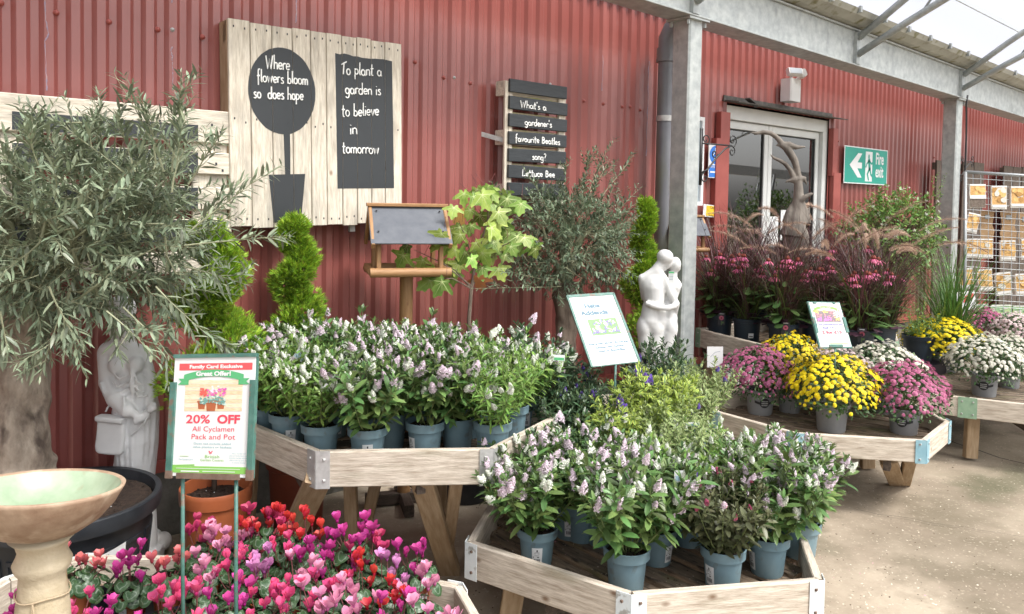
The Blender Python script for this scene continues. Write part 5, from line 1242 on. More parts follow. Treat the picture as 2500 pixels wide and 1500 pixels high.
def olive(name, label, base, tpts, trad, cc, cr, nlimb, ntwig, LL, leafm, barkm, seed, tw=(.12, .26), shellmin=.45, sprays=(), cut=None, lsz=1.):
    random.seed(seed); t = thing(name, label, 'tree', base); O = Vector(base)
    tb = trunk_mesh([Vector(p_)-O for p_ in tpts], trad, seed=seed); tb.obj('trunk', barkm, t, True)
    top = Vector(tpts[-1])-O; c_ = Vector(cc)-O; cr = Vector(cr); LB = B(); TB = B(); LM = []; nodes = []
    for i in range(nlimb):
        az = i*2.4; th = R(.3, 1.25); e = c_+Vector((sin(th)*cos(az)*cr.x*.55, sin(th)*sin(az)*cr.y*.55, cos(th)*cr.z*.55))
        mid_ = top.lerp(e, .5)+Vector((R(-.04, .04), R(-.04, .04), R(-.02, .06))); pts = [top-Vector((0, 0, .03)), top.lerp(mid_, .5)+Vector((R(-.02, .02),)*3), mid_, mid_.lerp(e, .6)+Vector((R(-.02, .02),)*3), e]
        r0 = trad[-1]*.33; TB.tube(pts, [r0, r0*.75, r0*.55, r0*.4, r0*.25], 7); nodes += pts[2:]
    for i in range(ntwig):
        d_ = Vector((random.gauss(0, 1), random.gauss(0, 1), random.gauss(0, 1))).normalized(); q = R(shellmin, .93)
        if i % 4 == 0: q = R(.1, .6)
        p_ = c_+Vector((d_.x*cr.x, d_.y*cr.y, d_.z*cr.z))*q
        if cut and not cut(p_+O): continue
        nb_ = min(nodes, key=lambda z_: (z_-p_).length); m_ = nb_.lerp(p_, .5)+Vector((R(-.02, .02), R(-.02, .02), R(-.03, .01)))
        if i % 2 == 0: TB.tube([nb_, m_, p_], [.0045, .003, .002], 4); 
        nodes.append(p_) if i % 5 == 0 else None
        dd = (d_*Vector((1, 1, .7)).length*.5+Vector((R(-.7, .7), R(-.7, .7), R(-.4, .7)))).normalized(); twigs(TB, LM, p_, dd, R(*tw), LL, r0=.002, grav=.3, lsz=lsz)
    for (pts2, ln2) in sprays:
        s_ = Vector(pts2[0])-O; e_ = Vector(pts2[1])-O; tp = twigs(TB, LM, s_, (e_-s_), (e_-s_).length, LL*1.05, n=8, up=0, wob=.10, r0=.0032, step=.022, lsz=lsz)
        for k in range(ln2): q, d_ = along(tp, R(.3, .85)); twigs(TB, LM, q, d_+Vector((R(-.8, .8), R(-.8, .8), R(-.3, .8))), R(.06, .14), LL*.9, r0=.0016, lsz=lsz)
    TB.obj('branches', 'twig', t); LB.many(OL[0], OL[1], LM, 0, OL[2]); LB.obj('foliage', leafm, t, True)
    return t
D0 = 2.75
tb = [(PLX-.075+.0, PLY-.01, .40)]
def at(px, py, D): return tuple(atD(px, py, D))
sprays = [((at(400, 420, 2.6), at(320, 165, 2.6)), 3), ((at(420, 420, 2.6), at(420, 190, 2.6)), 6), ((at(300, 420, 2.6), at(170, 300, 2.6)), 4), ((at(450, 600, 2.55), at(705, 570, 2.6)), 2), ((at(470, 560, 2.55), at(650, 420, 2.65)), 3), ((at(480, 540, 2.6), at(610, 450, 2.7)), 2),
          ((at(380, 700, 2.5), at(545, 850, 2.55)), 4), ((at(150, 760, 2.4), at(85, 915, 2.4)), 4), ((at(300, 750, 2.5), at(430, 880, 2.5)), 4), ((at(450, 650, 2.6), at(610, 700, 2.6)), 4), ((at(100, 420, 2.5), at(60, 320, 2.4)), 5), ((at(260, 760, 2.4), at(390, 850, 2.4)), 4), ((at(0, 760, 2.4), at(20, 860, 2.4)), 4),
          ((at(420, 400, 2.6), at(470, 270, 2.6)), 6), ((at(380, 400, 2.6), at(370, 260, 2.6)), 6), ((at(330, 420, 2.6), at(270, 300, 2.6)), 6), ((at(460, 450, 2.6), at(540, 330, 2.6)), 5), ((at(420, 470, 2.5), at(440, 330, 2.5)), 6), ((at(120, 700, 2.4), at(180, 850, 2.4)), 3), ((at(200, 300, 2.6), at(120, 300, 2.6)), 3)]
oc = atD(180, 570, 2.80)
olive('olive_tree', 'large grey green olive tree with a thick pale trunk at the left of the photo', (PLX-.075, PLY, .40),
      [atD(46, 1180, 2.93), atD(42, 1120, 2.93), atD(44, 1000, 2.93), atD(50, 900, 2.93), atD(45, 800, 2.93), atD(60, 720, 2.93)], [.135, .115, .098, .090, .095, .11],
      oc, (.50, .46, .39), 12, 540, .056, 'leafolive', 'bark', 31, sprays=sprays, cut=lambda p_: p_.y < 3.62, lsz=1.12)

# ================================================================== SMALL OLIVE, CONIFERS, MAPLE behind the tables
GP = 'large nursery pots on the ground'
def bigpot(px, Y, rt, rb, h, mat, label):
    p_ = onY(px, 900, Y); return planter('plant_pot', label, (p_.x, Y, 0), rt, rb, h, mat, h-.05, group=GP), p_.x
o2 = bigpot(1378, 3.33, .20, .15, .36, 'blackpot', 'black pot behind the taller table holding the small olive tree')[1]
tr = [onY(1378, 930, 3.33), onY(1379, 860, 3.33), onY(1381, 780, 3.33), onY(1376, 720, 3.33), onY(1384, 690, 3.33)]; tr[0].z = .31
olive('olive_tree', 'small dark grey green olive tree with a stout trunk below the slatted joke sign', (tr[0].x, 3.33, .31), tr, [.066, .062, .062, .066, .075],
      onY(1392, 590, 3.33), (.40, .34, .30), 12, 470, .040, 'leafolive2', 'barkd', 41, tw=(.10, .22), sprays=[((onY(1420, 520, 3.3), onY(1480, 340, 3.3)), 7), ((onY(1440, 520, 3.3), onY(1545, 370, 3.3)), 7), ((onY(1400, 520, 3.3), onY(1440, 360, 3.3)), 6), ((onY(1470, 560, 3.3), onY(1560, 460, 3.3)), 6), ((onY(1340, 520, 3.3), onY(1290, 400, 3.3)), 4),
                                                                 ((onY(1320, 560, 3.3), onY(1230, 460, 3.3)), 4), ((onY(1370, 700, 3.25), onY(1170, 705, 3.15)), 6), ((onY(1370, 690, 3.25), onY(1190, 660, 3.2)), 6), ((onY(1430, 480, 3.3), onY(1500, 400, 3.3)), 6), ((onY(1380, 500, 3.3), onY(1380, 400, 3.3)), 5), ((onY(1450, 600, 3.3), onY(1585, 520, 3.3)), 5)], cut=lambda p_: p_.y < 3.68, lsz=1.55)

def conifer(name, label, X, Y, z0, z1, r0, r1, tr0, tr1, turns, ph, n, seed, stem0, mats=('lime', 'limed'), trunkr=.012):
    random.seed(seed); t = thing(name, label, 'conifer', (X, Y, stem0)); b = B(); b.tube([(0, 0, 0), (0.004, 0, (z1-stem0)*.5), (0, 0, z1-stem0-.03)], [trunkr, trunkr*.8, .004], 8); b.obj('trunk', 'barkd', t, True)
    FV = []; FF = []
    for (sx, rot, ln) in ((0, 0, 1.), (-.5, -.65, .62), (.5, .65, .62), (-.3, -.4, .8), (.3, .4, .8), (-.6, -1.0, .45), (.6, 1.0, .45)):
        k = len(FV); dx, dy = sin(rot)*ln, cos(rot)*ln; y0_ = .1+.18*abs(sx); nx_, ny_ = cos(rot)*.075, -sin(rot)*.075
        FV += [(0, y0_, 0), (dx*.55-nx_, y0_+dy*.5-ny_, .04), (dx, y0_+dy, -.03), (dx*.55+nx_, y0_+dy*.5+ny_, .04)]; FF.append((k, k+1, k+2, k+3))
    A_, A2 = [], []
    for i in range(n):
        q = R(0, 1)**.8; a_ = ph+q*turns*2*pi; z = z0+(z1-z0)*q-stem0; rr = r0+(r1-r0)*q; tr_ = tr0+(tr1-tr0)*q; c_ = Vector((rr*cos(a_), rr*sin(a_), z))
        d_ = Vector((random.gauss(0, 1), random.gauss(0, 1), random.gauss(0, 1))).normalized(); f_ = R(.45, 1.); p_ = c_+Vector((d_.x*tr_, d_.y*tr_, d_.z*tr_*.8))*f_
        dd = (Vector((p_.x, p_.y, 0))*3+d_*.8+Vector((R(-.4, .4), R(-.4, .4), .55))).normalized(); s_ = R(.026, .046)
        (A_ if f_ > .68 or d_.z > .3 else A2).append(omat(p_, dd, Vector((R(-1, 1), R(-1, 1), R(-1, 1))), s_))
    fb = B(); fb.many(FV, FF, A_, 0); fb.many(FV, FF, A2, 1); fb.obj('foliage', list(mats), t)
    return t
# pots under the conifers
p1 = onY(528, 1000, 3.22); planter('plant_pot', 'big orange terracotta coloured pot behind the cyclamen offer board', (p1.x, 3.22, 0), .145, .115, .39, 'terra', .34, group=GP)
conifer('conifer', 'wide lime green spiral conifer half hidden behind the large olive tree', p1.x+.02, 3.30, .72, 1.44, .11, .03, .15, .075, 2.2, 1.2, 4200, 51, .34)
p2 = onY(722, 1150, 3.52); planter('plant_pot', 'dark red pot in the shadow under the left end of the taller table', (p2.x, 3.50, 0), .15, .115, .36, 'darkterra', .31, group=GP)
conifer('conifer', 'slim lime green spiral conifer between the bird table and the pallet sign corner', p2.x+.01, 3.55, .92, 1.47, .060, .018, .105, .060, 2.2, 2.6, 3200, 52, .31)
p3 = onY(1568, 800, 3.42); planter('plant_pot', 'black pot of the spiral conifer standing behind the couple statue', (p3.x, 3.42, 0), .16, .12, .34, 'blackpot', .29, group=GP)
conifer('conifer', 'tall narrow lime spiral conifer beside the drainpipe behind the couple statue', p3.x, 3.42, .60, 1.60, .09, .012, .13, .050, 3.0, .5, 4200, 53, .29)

# maple sapling
def maple():
    random.seed(61); Y = 3.28; bx = onY(1145, 800, Y).x; t = thing('maple_sapling', 'young maple sapling with large yellow green leaves right of the bird table', 'sapling', (bx, Y, .30)); O = Vector((bx, Y, .30))
    V = [(0, .02, 0)]; U_ = []; prof = [(180, .10), (160, .30), (140, .42), (118, .30), (100, .40), (80, .70), (68, .78), (56, .45), (40, .42), (26, .72), (12, .74), (6, .88), (0, 1.0)]
    ring = [(r_*sin(radians(a_)), .30+r_*cos(radians(a_))*.72) for a_, r_ in prof]; ring = ring+[(-x, y) for x, y in reversed(ring[:-1])]
    V = [(0, .28, .02)]+[(x*.9, y, -.16*(x*x+(y-.3)**2)) for x, y in ring]; n = len(ring); F = [(0, 1+(j+1) % n, 1+j) for j in range(n)]
    TB = B(); LMa, LMb = [], []
    def P_(px, py, dy=0.): return onY(px, py, Y+dy)-O
    main = [Vector((0, 0, 0)), P_(1145, 780), P_(1150, 715), P_(1160, 640), P_(1190, 540), P_(1196, 450)]; TB.tube(main, [.012, .011, .010, .007, .005, .002], 7)
    for (a_, e) in (((1150, 705), (1075, 640)), ((1152, 700), (1230, 600)), ((1160, 660), (1120, 540)), ((1190, 540), (1245, 500)), ((1160, 650), (1280, 580)), ((1150, 705), (1060, 680)), ((1170, 600), (1220, 480)), ((1152, 700), (1010, 610))): TB.tube([P_(*a_), P_((a_[0]+e[0])/2, (a_[1]+e[1])/2-12, R(-.05, .05)), P_(*e, R(-.09, .09))], [.005, .003, .0015], 5)
    spots = [(1160, 465), (1200, 460), (1235, 480), (1150, 490), (1180, 500), (1215, 505), (1250, 500), (1130, 520), (1165, 530), (1205, 530), (1150, 560), (1190, 560), (1225, 545), (1105, 570), (1100, 600), (1130, 600), (1200, 590), (1160, 600), (1235, 580), (1265, 570), (1260, 600), (1290, 610), (1240, 610), (1215, 620),
             (1180, 630), (1120, 640), (1095, 640), (1070, 660), (1090, 690), (1060, 690), (1110, 670), (1165, 680), (1010, 610), (1030, 640), (990, 620), (1180, 650), (1150, 640), (1080, 600), (1210, 655), (1135, 575), (1175, 475), (1220, 560), (1275, 590), (1140, 615), (1190, 605)]
    spots += [(x_+R(-22, 22), y_+R(-20, 20)) for x_, y_ in spots[:31] if y_ < 640]
    for k, (px, py) in enumerate(spots):
        dy = R(-.14, .10) if px > 1040 else R(.05, .12); p_ = P_(px+R(-6, 6), py+R(-6, 6)-14, dy); side_ = -1 if px < 1150 else 1
        dd = Vector((CR.x*side_*R(-.1, .9), CR.y*side_*R(-.1, .9), -R(.45, 1.1)))+Vector((R(-.3, .3), R(-.3, .3), 0)); nrm = Vector((-_f0.x, -_f0.y, .7))+Vector((R(-.6, .6), R(-.6, .6), R(-.3, .4))); s_ = R(.085, .135)
        (LMb if k in (7, 20, 31) else LMa).append(omat(p_, dd, nrm, s_)); TB.tube([p_-Vector((R(-.03, .03), 0, -R(.0, .04)))-dd.normalized()*.05, p_], .0012, 4, 1)
    TB.obj('trunk', ['barkd', 'stemr'], t); VV, VF = [], []
    for a_, r_ in ((0, .95), (26, .5), (-26, .5), (64, .72), (-64, .72), (130, .32), (-130, .32)):
        k = len(VV); dx, dy = sin(radians(a_)), cos(radians(a_))*.72; e = (dx*r_*.9, .30+dy*r_)
        VV += [(-dy*.018, .28+dx*.018, .026), (dy*.018, .28-dx*.018, .026), (e[0], e[1], .006-.16*(e[0]**2+(e[1]-.3)**2))]; VF.append((k, k+1, k+2))
    b = B(); b.many(V, F, LMa, 0); b.many(V, F, LMb, 1); b.many(VV, VF, LMa, 2); b.obj('foliage', ['maple', 'mapled', M('maple_vein', (.50, .58, .25), .5)], t)
    planter('plant_pot', 'dark pot behind the taller table holding the maple sapling', (bx, Y, 0), .15, .12, .33, 'blackpot', .29, group=GP)
maple()

# ================================================================== BIRD TABLES
def bird_table(label, X, Y, zplat, rot, s=1., lv=True):
    t = thing('bird_table', label, 'bird table', (X, Y, 0), rot, scale=None); z = zplat
    b = B(); b.tube([(0, 0, .04), (0, 0, z)], .034*s, 18); b.obj('post', 'birdwood', t, 'auto')
    b = B()
    for a_ in (0, pi/2): b.plank((-.2*cos(a_), -.2*sin(a_), .03), (.2*cos(a_), .2*sin(a_), .03+.001*a_), .06, .05, (0, 0, 1))
    b.obj('foot', 'darkw', t)
    b = B(); b.box((0, 0, z+.008), (.36*s, .28*s, .012)); b.obj('platform', 'birdwood', t)
    for (p0, p1) in (((-.20, -.155), (.20, -.155)), ((-.20, .155), (.20, .155)), ((-.185, -.14), (-.185, .14)), ((.185, -.14), (.185, .14))):
        b = B(); b.tube([(p0[0]*s, p0[1]*s, z+.012), (p1[0]*s, p1[1]*s, z+.012)], .023*s, 12); b.obj('rail', 'birdwood', t, 'auto')
    for sx in (-1, 1):
        for sy in (-1, 1): b = B(); b.plank((.155*sx*s, .115*sy*s, z+.02), (.155*sx*s, .105*sy*s, z+.20*s), .034*s, .022, (0, 1, 0)); b.obj('upright', 'birdwood', t)
    rz = z+.335*s; ez = z+.155*s
    for sy in (-1, 1):
        b = B(); b.plank((-.20*s, sy*.095*s, (rz+ez)/2), (.20*s, sy*.095*s, (rz+ez)/2), sqrt(.19**2+.18**2)*s*1.0, .008, Vector((0, -sy*.19, .18)).normalized(), ch=.001)
        for x_ in (-.16, .16):
            for q in (.3, .85): b.box((x_*s, sy*(.19*s*(1-q)+.01), ez+(rz-ez)*q+.006), (.008, .008, .006), 1)
        b.obj('roof_panel', ['slate', 'ink'], t)
    b = B(); b.plank((-.206*s, 0, rz+.008), (.206*s, 0, rz+.008), .05*s, .018, (0, 1, 0)); b.obj('ridge', 'birdwood', t)
    for sx in (-1, 1):
        for sy in (-1, 1): b = B(); b.plank((sx*.19*s, sy*.005, rz-.012), (sx*.19*s, sy*.185*s, ez-.012), .030*s, .018, (0, sy*.18, .19)); b.obj('barge_board', 'birdwood', t)
    return t
bt = onY(992, 700, 3.42); bird_table('wooden bird table with a grey felt roof in front of the red wall', bt.x, 3.42, onY(992, 660, 3.42).z-.01, radians(-24), 1.02)
b2 = onY(1692, 600, 3.50); bird_table('second bird table mostly hidden behind the nearer galvanised post', b2.x-.06, 3.54, onY(1692, 612, 3.5).z, radians(-30), .74)

# ================================================================== BIRD BATH
bb = atD(103, 1190, 1.90); t = thing('bird_bath', 'glazed stone bird bath with a pale green bowl on a sandy pedestal', 'bird bath', (bb.x, bb.y, 0), scale=None)
zr = bb.z; b = B(); prof = [(.10, .0), (.118, .0), (.125, .03), (.098, .06), (.083, .10), (.060, zr-.30), (.053, zr-.235), (.052, zr-.215), (.062, zr-.20), (.066, zr-.185), (.058, zr-.168), (.054, zr-.155), (.060, zr-.135), (.075, zr-.120), (.001, zr-.118)]
b.lathe(prof, 40, wob=.004); b.obj('pedestal', 'pedestal', t, True)
b = B(); Rb = .188
prof = [(.001, -.118), (.06, -.117), (.095, -.105), (.138, -.075), (.168, -.038), (.184, -.006), (.187, .002), (.182, .005), (.176, .0)]
b.lathe(prof, 56, wob=.010); ob = b.obj('bowl', 'bathstone', t, True); ob.location = (0, 0, zr); 
b = B(); prof = [(.176, .0), (.170, -.012), (.150, -.040), (.118, -.066), (.075, -.082), (.001, -.088)]; b.lathe(prof, 56, wob=.010); oi = b.obj('glazed_inside', 'glaze', ob, True)
b = B(); b.lathe([(.085, -.0795), (.001, -.0795)], 40); b.obj('water', M('brown_water', (.30, .15, .06), .08, (.38, .24, .12), 14, spec=.6), ob)
ax = _f0.cross(Vector((0, 0, 1))); ob.rotation_euler = (Matrix.Rotation(radians(-7), 3, Vector((CR.x, CR.y, 0)))@Matrix.Rotation(radians(1.5), 3, Vector((_f0.x, _f0.y, 0)))).to_euler()
b = B(); q = [( .059*cos(a_)*1.02, .059*sin(a_)*1.02, zr-.262+.004*sin(a_*3)) for a_ in np.linspace(0, 2*pi, 30)]; b.tube(q, .0022, 5)
ta = atan2(-bb.y, -bb.x)-.35; b.tube([(.062*cos(ta), .062*sin(ta), zr-.262), (.068*cos(ta), .068*sin(ta), zr-.30), (.072*cos(ta+.05), .072*sin(ta+.05), zr-.38)], .0025, 5); b.tube([(.062*cos(ta), .062*sin(ta), zr-.262), (.072*cos(ta+.1), .072*sin(ta+.1), zr-.29), (.074*cos(ta+.1), .074*sin(ta+.1), zr-.35)], .002, 5)
b.obj('string', M('jute_string', (.42, .33, .22), .9), t)

# white plastic bag on the ground by the planter
random.seed(9)
def sculpt(name, prims, vox, mat, parent, smooth=6, pre=None):
    b = B()
    for pr in prims:
        if pr[0] == 'c':      # tapered capsule: p0 r0 p1 r1
            p0, r0, p1, r1 = Vector(pr[1]), pr[2], Vector(pr[3]), pr[4]; d_ = (p1-p0); L = max(d_.length, 1e-5); u = d_/L; pts = []; rr = []
            for a_ in (-85, -60, -30, 0): pts.append(p0+u*(r0*sin(radians(a_)))); rr.append(max(1e-4, r0*cos(radians(a_))))
            for a_ in (0, 30, 60, 85): pts.append(p1+u*(r1*sin(radians(a_)))); rr.append(max(1e-4, r1*cos(radians(a_))))
            b.tube(pts, rr, 16)
        elif pr[0] == 'e':    # ellipsoid: centre, radii, rotation about z / lean matrix
            c_, r_ = Vector(pr[1]), pr[2]; rm = pr[3] if len(pr) > 3 else Matrix.Identity(3); V = []; F = []; nu, nv = 20, 12
            for i in range(1, nv):
                for j in range(nu): th = pi*i/nv; a_ = 2*pi*j/nu; V.append(c_+rm@Vector((r_[0]*sin(th)*cos(a_), r_[1]*sin(th)*sin(a_), r_[2]*cos(th))))
            for i in range(nv-2):
                for j in range(nu): q = (j+1) % nu; F.append((i*nu+j, (i+1)*nu+j, (i+1)*nu+q, i*nu+q))
            F.append(tuple(range(nu))); F.append(tuple(reversed(range((nv-2)*nu, (nv-1)*nu)))); b.add(V, F)
        elif pr[0] == 't': b.tube(pr[1], pr[2], 12)
        elif pr[0] == 's': pr[1](b)
        elif pr[0] == 'l': b.lathe(pr[1], 40, c=pr[2])
    me = b.mesh('tmp', mat); o = bpy.data.objects.new('tmp', me); COL.objects.link(o)
    r_ = o.modifiers.new('r', 'REMESH'); r_.mode = 'VOXEL'; r_.voxel_size = vox; r_.use_smooth_shade = True
    s_ = o.modifiers.new('s', 'SMOOTH'); s_.iterations = smooth; s_.factor = .5
    dg = bpy.context.evaluated_depsgraph_get(); dg.update(); m2 = bpy.data.meshes.new_from_object(o.evaluated_get(dg)); bpy.data.objects.remove(o); m2.name = name
    m2.materials.clear(); m2.materials.append(MA[mat] if isinstance(mat, str) else mat)
    for p_ in m2.polygons: p_.use_smooth = True
    return mkobj(name, m2, parent)
bg_ = onZ(362, 1305, .06); t = thing('plastic_bag', 'crumpled white plastic bag on the ground behind the black planter', 'bag', (bg_.x, bg_.y, 0))
sculpt('sheet', [('e', (R(-.09, .09), R(-.07, .07), R(.02, .07)), (R(.03, .08), R(.02, .05), R(.015, .05)), Matrix.Rotation(R(0, 3), 3, 'Z')@Matrix.Rotation(R(-.6, .6), 3, 'X')) for _ in range(12)], .006, 'marble', t, 1)

# ================================================================== STATUES
ROTV = atan2(_r0.y, _r0.x)
sw = LD((325-PX)*3.33/FP, 3.33); t = thing('statue', 'grey white statue of a woman with a shoulder bag holding a rose', 'statue', (sw.x, sw.y, 0), ROTV)
def wv(px, py, y=0.): return Vector(((px-325)*.001771, y, 1.6-(py-477)*.001771))
Rx = lambda d_: Matrix.Rotation(radians(d_), 3, 'Y')
pr = [('e', wv(300, 768, -.01), (.052, .062, .070), Rx(-8)), ('e', wv(290, 762, .02), (.060, .062, .068)), ('e', wv(276, 800, .03), (.038, .045, .075)), ('e', wv(305, 792, -.035), (.026, .028, .03)), ('c', wv(311, 775, -.066), .007, wv(313, 783, -.074), .009),
      ('c', wv(302, 795), .031, wv(308, 840), .038), ('e', wv(312, 885), (.088, .058, .085)), ('e', wv(297, 892, -.045), (.036, .036, .040)), ('e', wv(343, 890, -.045), (.034, .034, .038)),
      ('c', wv(262, 862), .040, wv(300, 852), .042), ('c', wv(300, 852), .040, wv(346, 864), .030), ('c', wv(320, 915), .066, wv(332, 965), .076), ('c', wv(332, 965), .080, wv(334, 1010), .092),
      ('c', wv(257, 866), .036, wv(268, 935, -.02), .037), ('c', wv(268, 935, -.02), .040, wv(300, 968, -.07), .038), ('c', wv(300, 968, -.07), .040, wv(340, 995, -.10), .030), ('c', wv(340, 995, -.10), .020, wv(358, 1000, -.11), .018),
      ('e', wv(368, 1008, -.115), (.026, .016, .020), Rx(30)), ('c', wv(348, 866), .028, wv(370, 930, -.01), .025), ('c', wv(370, 930, -.01), .025, wv(379, 985, -.06), .020), ('e', wv(384, 1003, -.10), (.018, .018, .026)),
      ('c', wv(330, 1010), .096, wv(333, 1090), .088), ('c', wv(333, 1090), .088, wv(332, 1180), .074), ('c', wv(332, 1180), .074, wv(334, 1380), .085), ('c', wv(284, 1010, .02), .026, wv(290, 1120, .02), .024), ('c', wv(286, 1120, .02), .022, wv(270, 1180, .03), .014),
      ('l', [(.001, 0), (.115, 0), (.115, .05), (.001, .05)], (0.01, 0, 0))]
for k in range(5): pr.append(('c', wv(362+k*4.6, 1012+k*.5, -.128+.006*k), .0058, wv(362+k*4.2, 1024-k*1.2, -.124+.006*k), .005))
for (x0, x1, x2, y_) in ((330, 333, 330, -.088), (343, 347, 343, -.090), (355, 358, 350, -.084), (366, 367, 357, -.072), (376, 374, 363, -.052), (318, 320, 318, -.088), (385, 382, 369, -.03), (305, 308, 306, -.08)):
    pr.append(('t', [wv(x0, 1005, y_), wv(x1, 1075, y_-.004), wv(x2, 1155, y_+.016), wv(x2, 1250, y_+.012)], [.009, .010, .008, .008]))
for (pts) in (((290, 925), (312, 938), (340, 925)), ((285, 940), (310, 956), (342, 940)), ((292, 905), (315, 920), (338, 908)), ((300, 955), (325, 970), (345, 955)), ((345, 900), (358, 925), (376, 940)), ((345, 920), (360, 945), (380, 955)), ((345, 940), (362, 962), (384, 962)), ((262, 930), (280, 955), (300, 960)), ((270, 960), (300, 985), (335, 1000)), ((285, 965), (310, 990), (332, 1010)), ((340, 880), (343, 930), (347, 985))):
    pr.append(('t', [wv(*pts[0], -.070), wv(*pts[1], -.092), wv(*pts[2], -.074)], [.004, .007, .004]))
pr += [('t', [wv(330, 958, -.10), wv(337, 980, -.125), wv(336, 1004, -.125)], [.006, .006, .006]), ('t', [wv(277, 1003, -.07), wv(292, 975, -.08), wv(300, 962, -.06)], [.006, .006, .006])]
sculpt('body', pr, .0062, 'greystone', t, 3)
def bag(b):
    V = []; F = []; sec = []
    for i in range(28):
        a_ = 2*pi*i/28; c_, s_ = cos(a_), sin(a_); n_ = .35 if s_ < 0 else .22; sec.append((.060*abs(c_)**n_*(1 if c_ > 0 else -1)*(1-.06*(s_ > 0)), .082*abs(s_)**n_*(1 if s_ > 0 else -1)))
    for y, k in ((-.024, .9), (-.020, 1), (.02, 1), (.024, .9)):
        for x, z in sec: V.append((x*k, y, z*k))
    for i in range(3):
        for j in range(28): q = (j+1) % 28; F.append((i*28+j, i*28+q, (i+1)*28+q, (i+1)*28+j))
    F.append(tuple(reversed(range(28)))); F.append(tuple(range(84, 112))); c_ = wv(300, 1053, -.098); b.add([c_+Matrix.Rotation(radians(4), 3, 'Y')@Vector(v) for v in V], F)
sculpt('shoulder_bag', [('s', bag), ('s', lambda b: b.plank(wv(268, 1011, -.104), wv(334, 1016, -.112), .022, .052, (0, 0, 1), ch=.004))], .004, 'greystone', t, 3)
pr = [('e', wv(398+dx, 984+dz, -.11+dy), (.010, .009, .014), Rx(30)) for dx, dz, dy in ((0, 0, 0), (5, -5, .004), (-5, -4, .003), (3, 4, -.006), (-4, 4, -.006), (6, 2, 0), (0, -8, .0))]+[('t', [wv(396, 990, -.11), wv(384, 1020, -.12), wv(346, 1056, -.10)], [.005, .004, .004])]
sculpt('rose', pr, .0035, 'greystone', t, 1)

sc2 = LD((1615-PX)*4.55/FP, 4.55); t = thing('statue', 'smooth white statue of an embracing couple seen from behind', 'statue', (sc2.x, sc2.y, 0), ROTV)
def kv(cx, cy, y=0.): return Vector(((1500+cx/5.3-1615)*.00242, y, 1.6-(580+cy/5.3-496)*.00242))
pr = [('e', kv(665, 245), (.050, .052, .046), Rx(15)), ('e', kv(690, 325, .02), (.036, .042, .036), Rx(25)), ('e', kv(668, 375, .02), (.022, .03, .026)), ('c', kv(600, 350), .030, kv(555, 430), .036),
      ('c', kv(555, 440), .036, kv(400, 520), .026), ('c', kv(560, 440), .034, kv(650, 540), .030), ('e', kv(520, 610), (.076, .050, .085)), ('c', kv(530, 640), .064, kv(545, 850), .056), ('c', kv(470, 640), .045, kv(490, 820), .040),
      ('c', kv(375, 525), .026, kv(395, 650, .01), .023), ('c', kv(395, 650, .01), .023, kv(425, 790, .04), .021), ('c', kv(665, 560), .027, kv(760, 740, -.02), .024), ('c', kv(760, 740, -.02), .024, kv(815, 860, -.02), .021), ('c', kv(815, 860, -.02), .021, kv(822, 990, .0), .010),
      ('e', kv(415, 1160), (.046, .055, .075), Rx(4)), ('e', kv(560, 1150), (.054, .058, .085)), ('c', kv(490, 900), .048, kv(490, 1080), .062), ('c', kv(600, 900), .040, kv(600, 1080), .050),
      ('c', kv(740, 900, .02), .042, kv(750, 1060, .02), .050), ('e', kv(755, 1160, .01), (.048, .052, .085), Rx(-4)), ('e', kv(815, 345, .03), (.034, .042, .046)), ('e', kv(760, 340, .05), (.028, .03, .036)), ('c', kv(800, 420, .03), .021, kv(790, 540, .03), .025), ('e', kv(858, 405, .03), (.013, .015, .014)),
      ('c', kv(790, 600, .03), .045, kv(760, 800, .03), .040), ('c', kv(862, 610, .02), .020, kv(800, 780, .01), .020), ('e', kv(825, 640, .02), (.030, .035, .035)), ('c', kv(760, 560, .03), .03, kv(850, 590, .03), .022),
      ('t', [kv(835, 830, -.02), kv(770, 870, -.055), kv(680, 890, -.068), kv(580, 885, -.068), kv(480, 860, -.062), kv(410, 835, -.045)], [.016, .018, .018, .017, .017, .015]),
      ('c', kv(425, 1230), .046, kv(450, 1550), .036), ('c', kv(560, 1230), .050, kv(555, 1550), .038), ('c', kv(740, 1230, .01), .048, kv(720, 1550, .01), .036), ('c', kv(450, 1550), .036, kv(470, 1950), .03), ('c', kv(555, 1550), .038, kv(560, 1950), .03), ('c', kv(720, 1550), .036, kv(700, 1950), .03),
      ('l', [(.001, 0), (.12, 0), (.12, .05), (.001, .05)], tuple(kv(580, 2060)))]
sculpt('body', pr, .0062, 'marble', t, 5)
zf = kv(580, 2060).z; b = B(); b.box((0, .0, zf/2), (.32, .32, zf), ch=.01); b.obj('plinth', 'plinth', t)
b = B(); c_ = kv(725, 500, -.06); b.box(c_, (.032, .001, .072), 0, ch=0); b.box(c_+Vector((0, -.001, .030)), (.030, .001, .010), 1, ch=0); 
for k in range(4): b.box(c_+Vector((0, -.001, .016-.009*k)), (.024, .001, .002), 2, ch=0)
b.obj('price_tag', ['paper', 'greenink', 'greyink'], t)

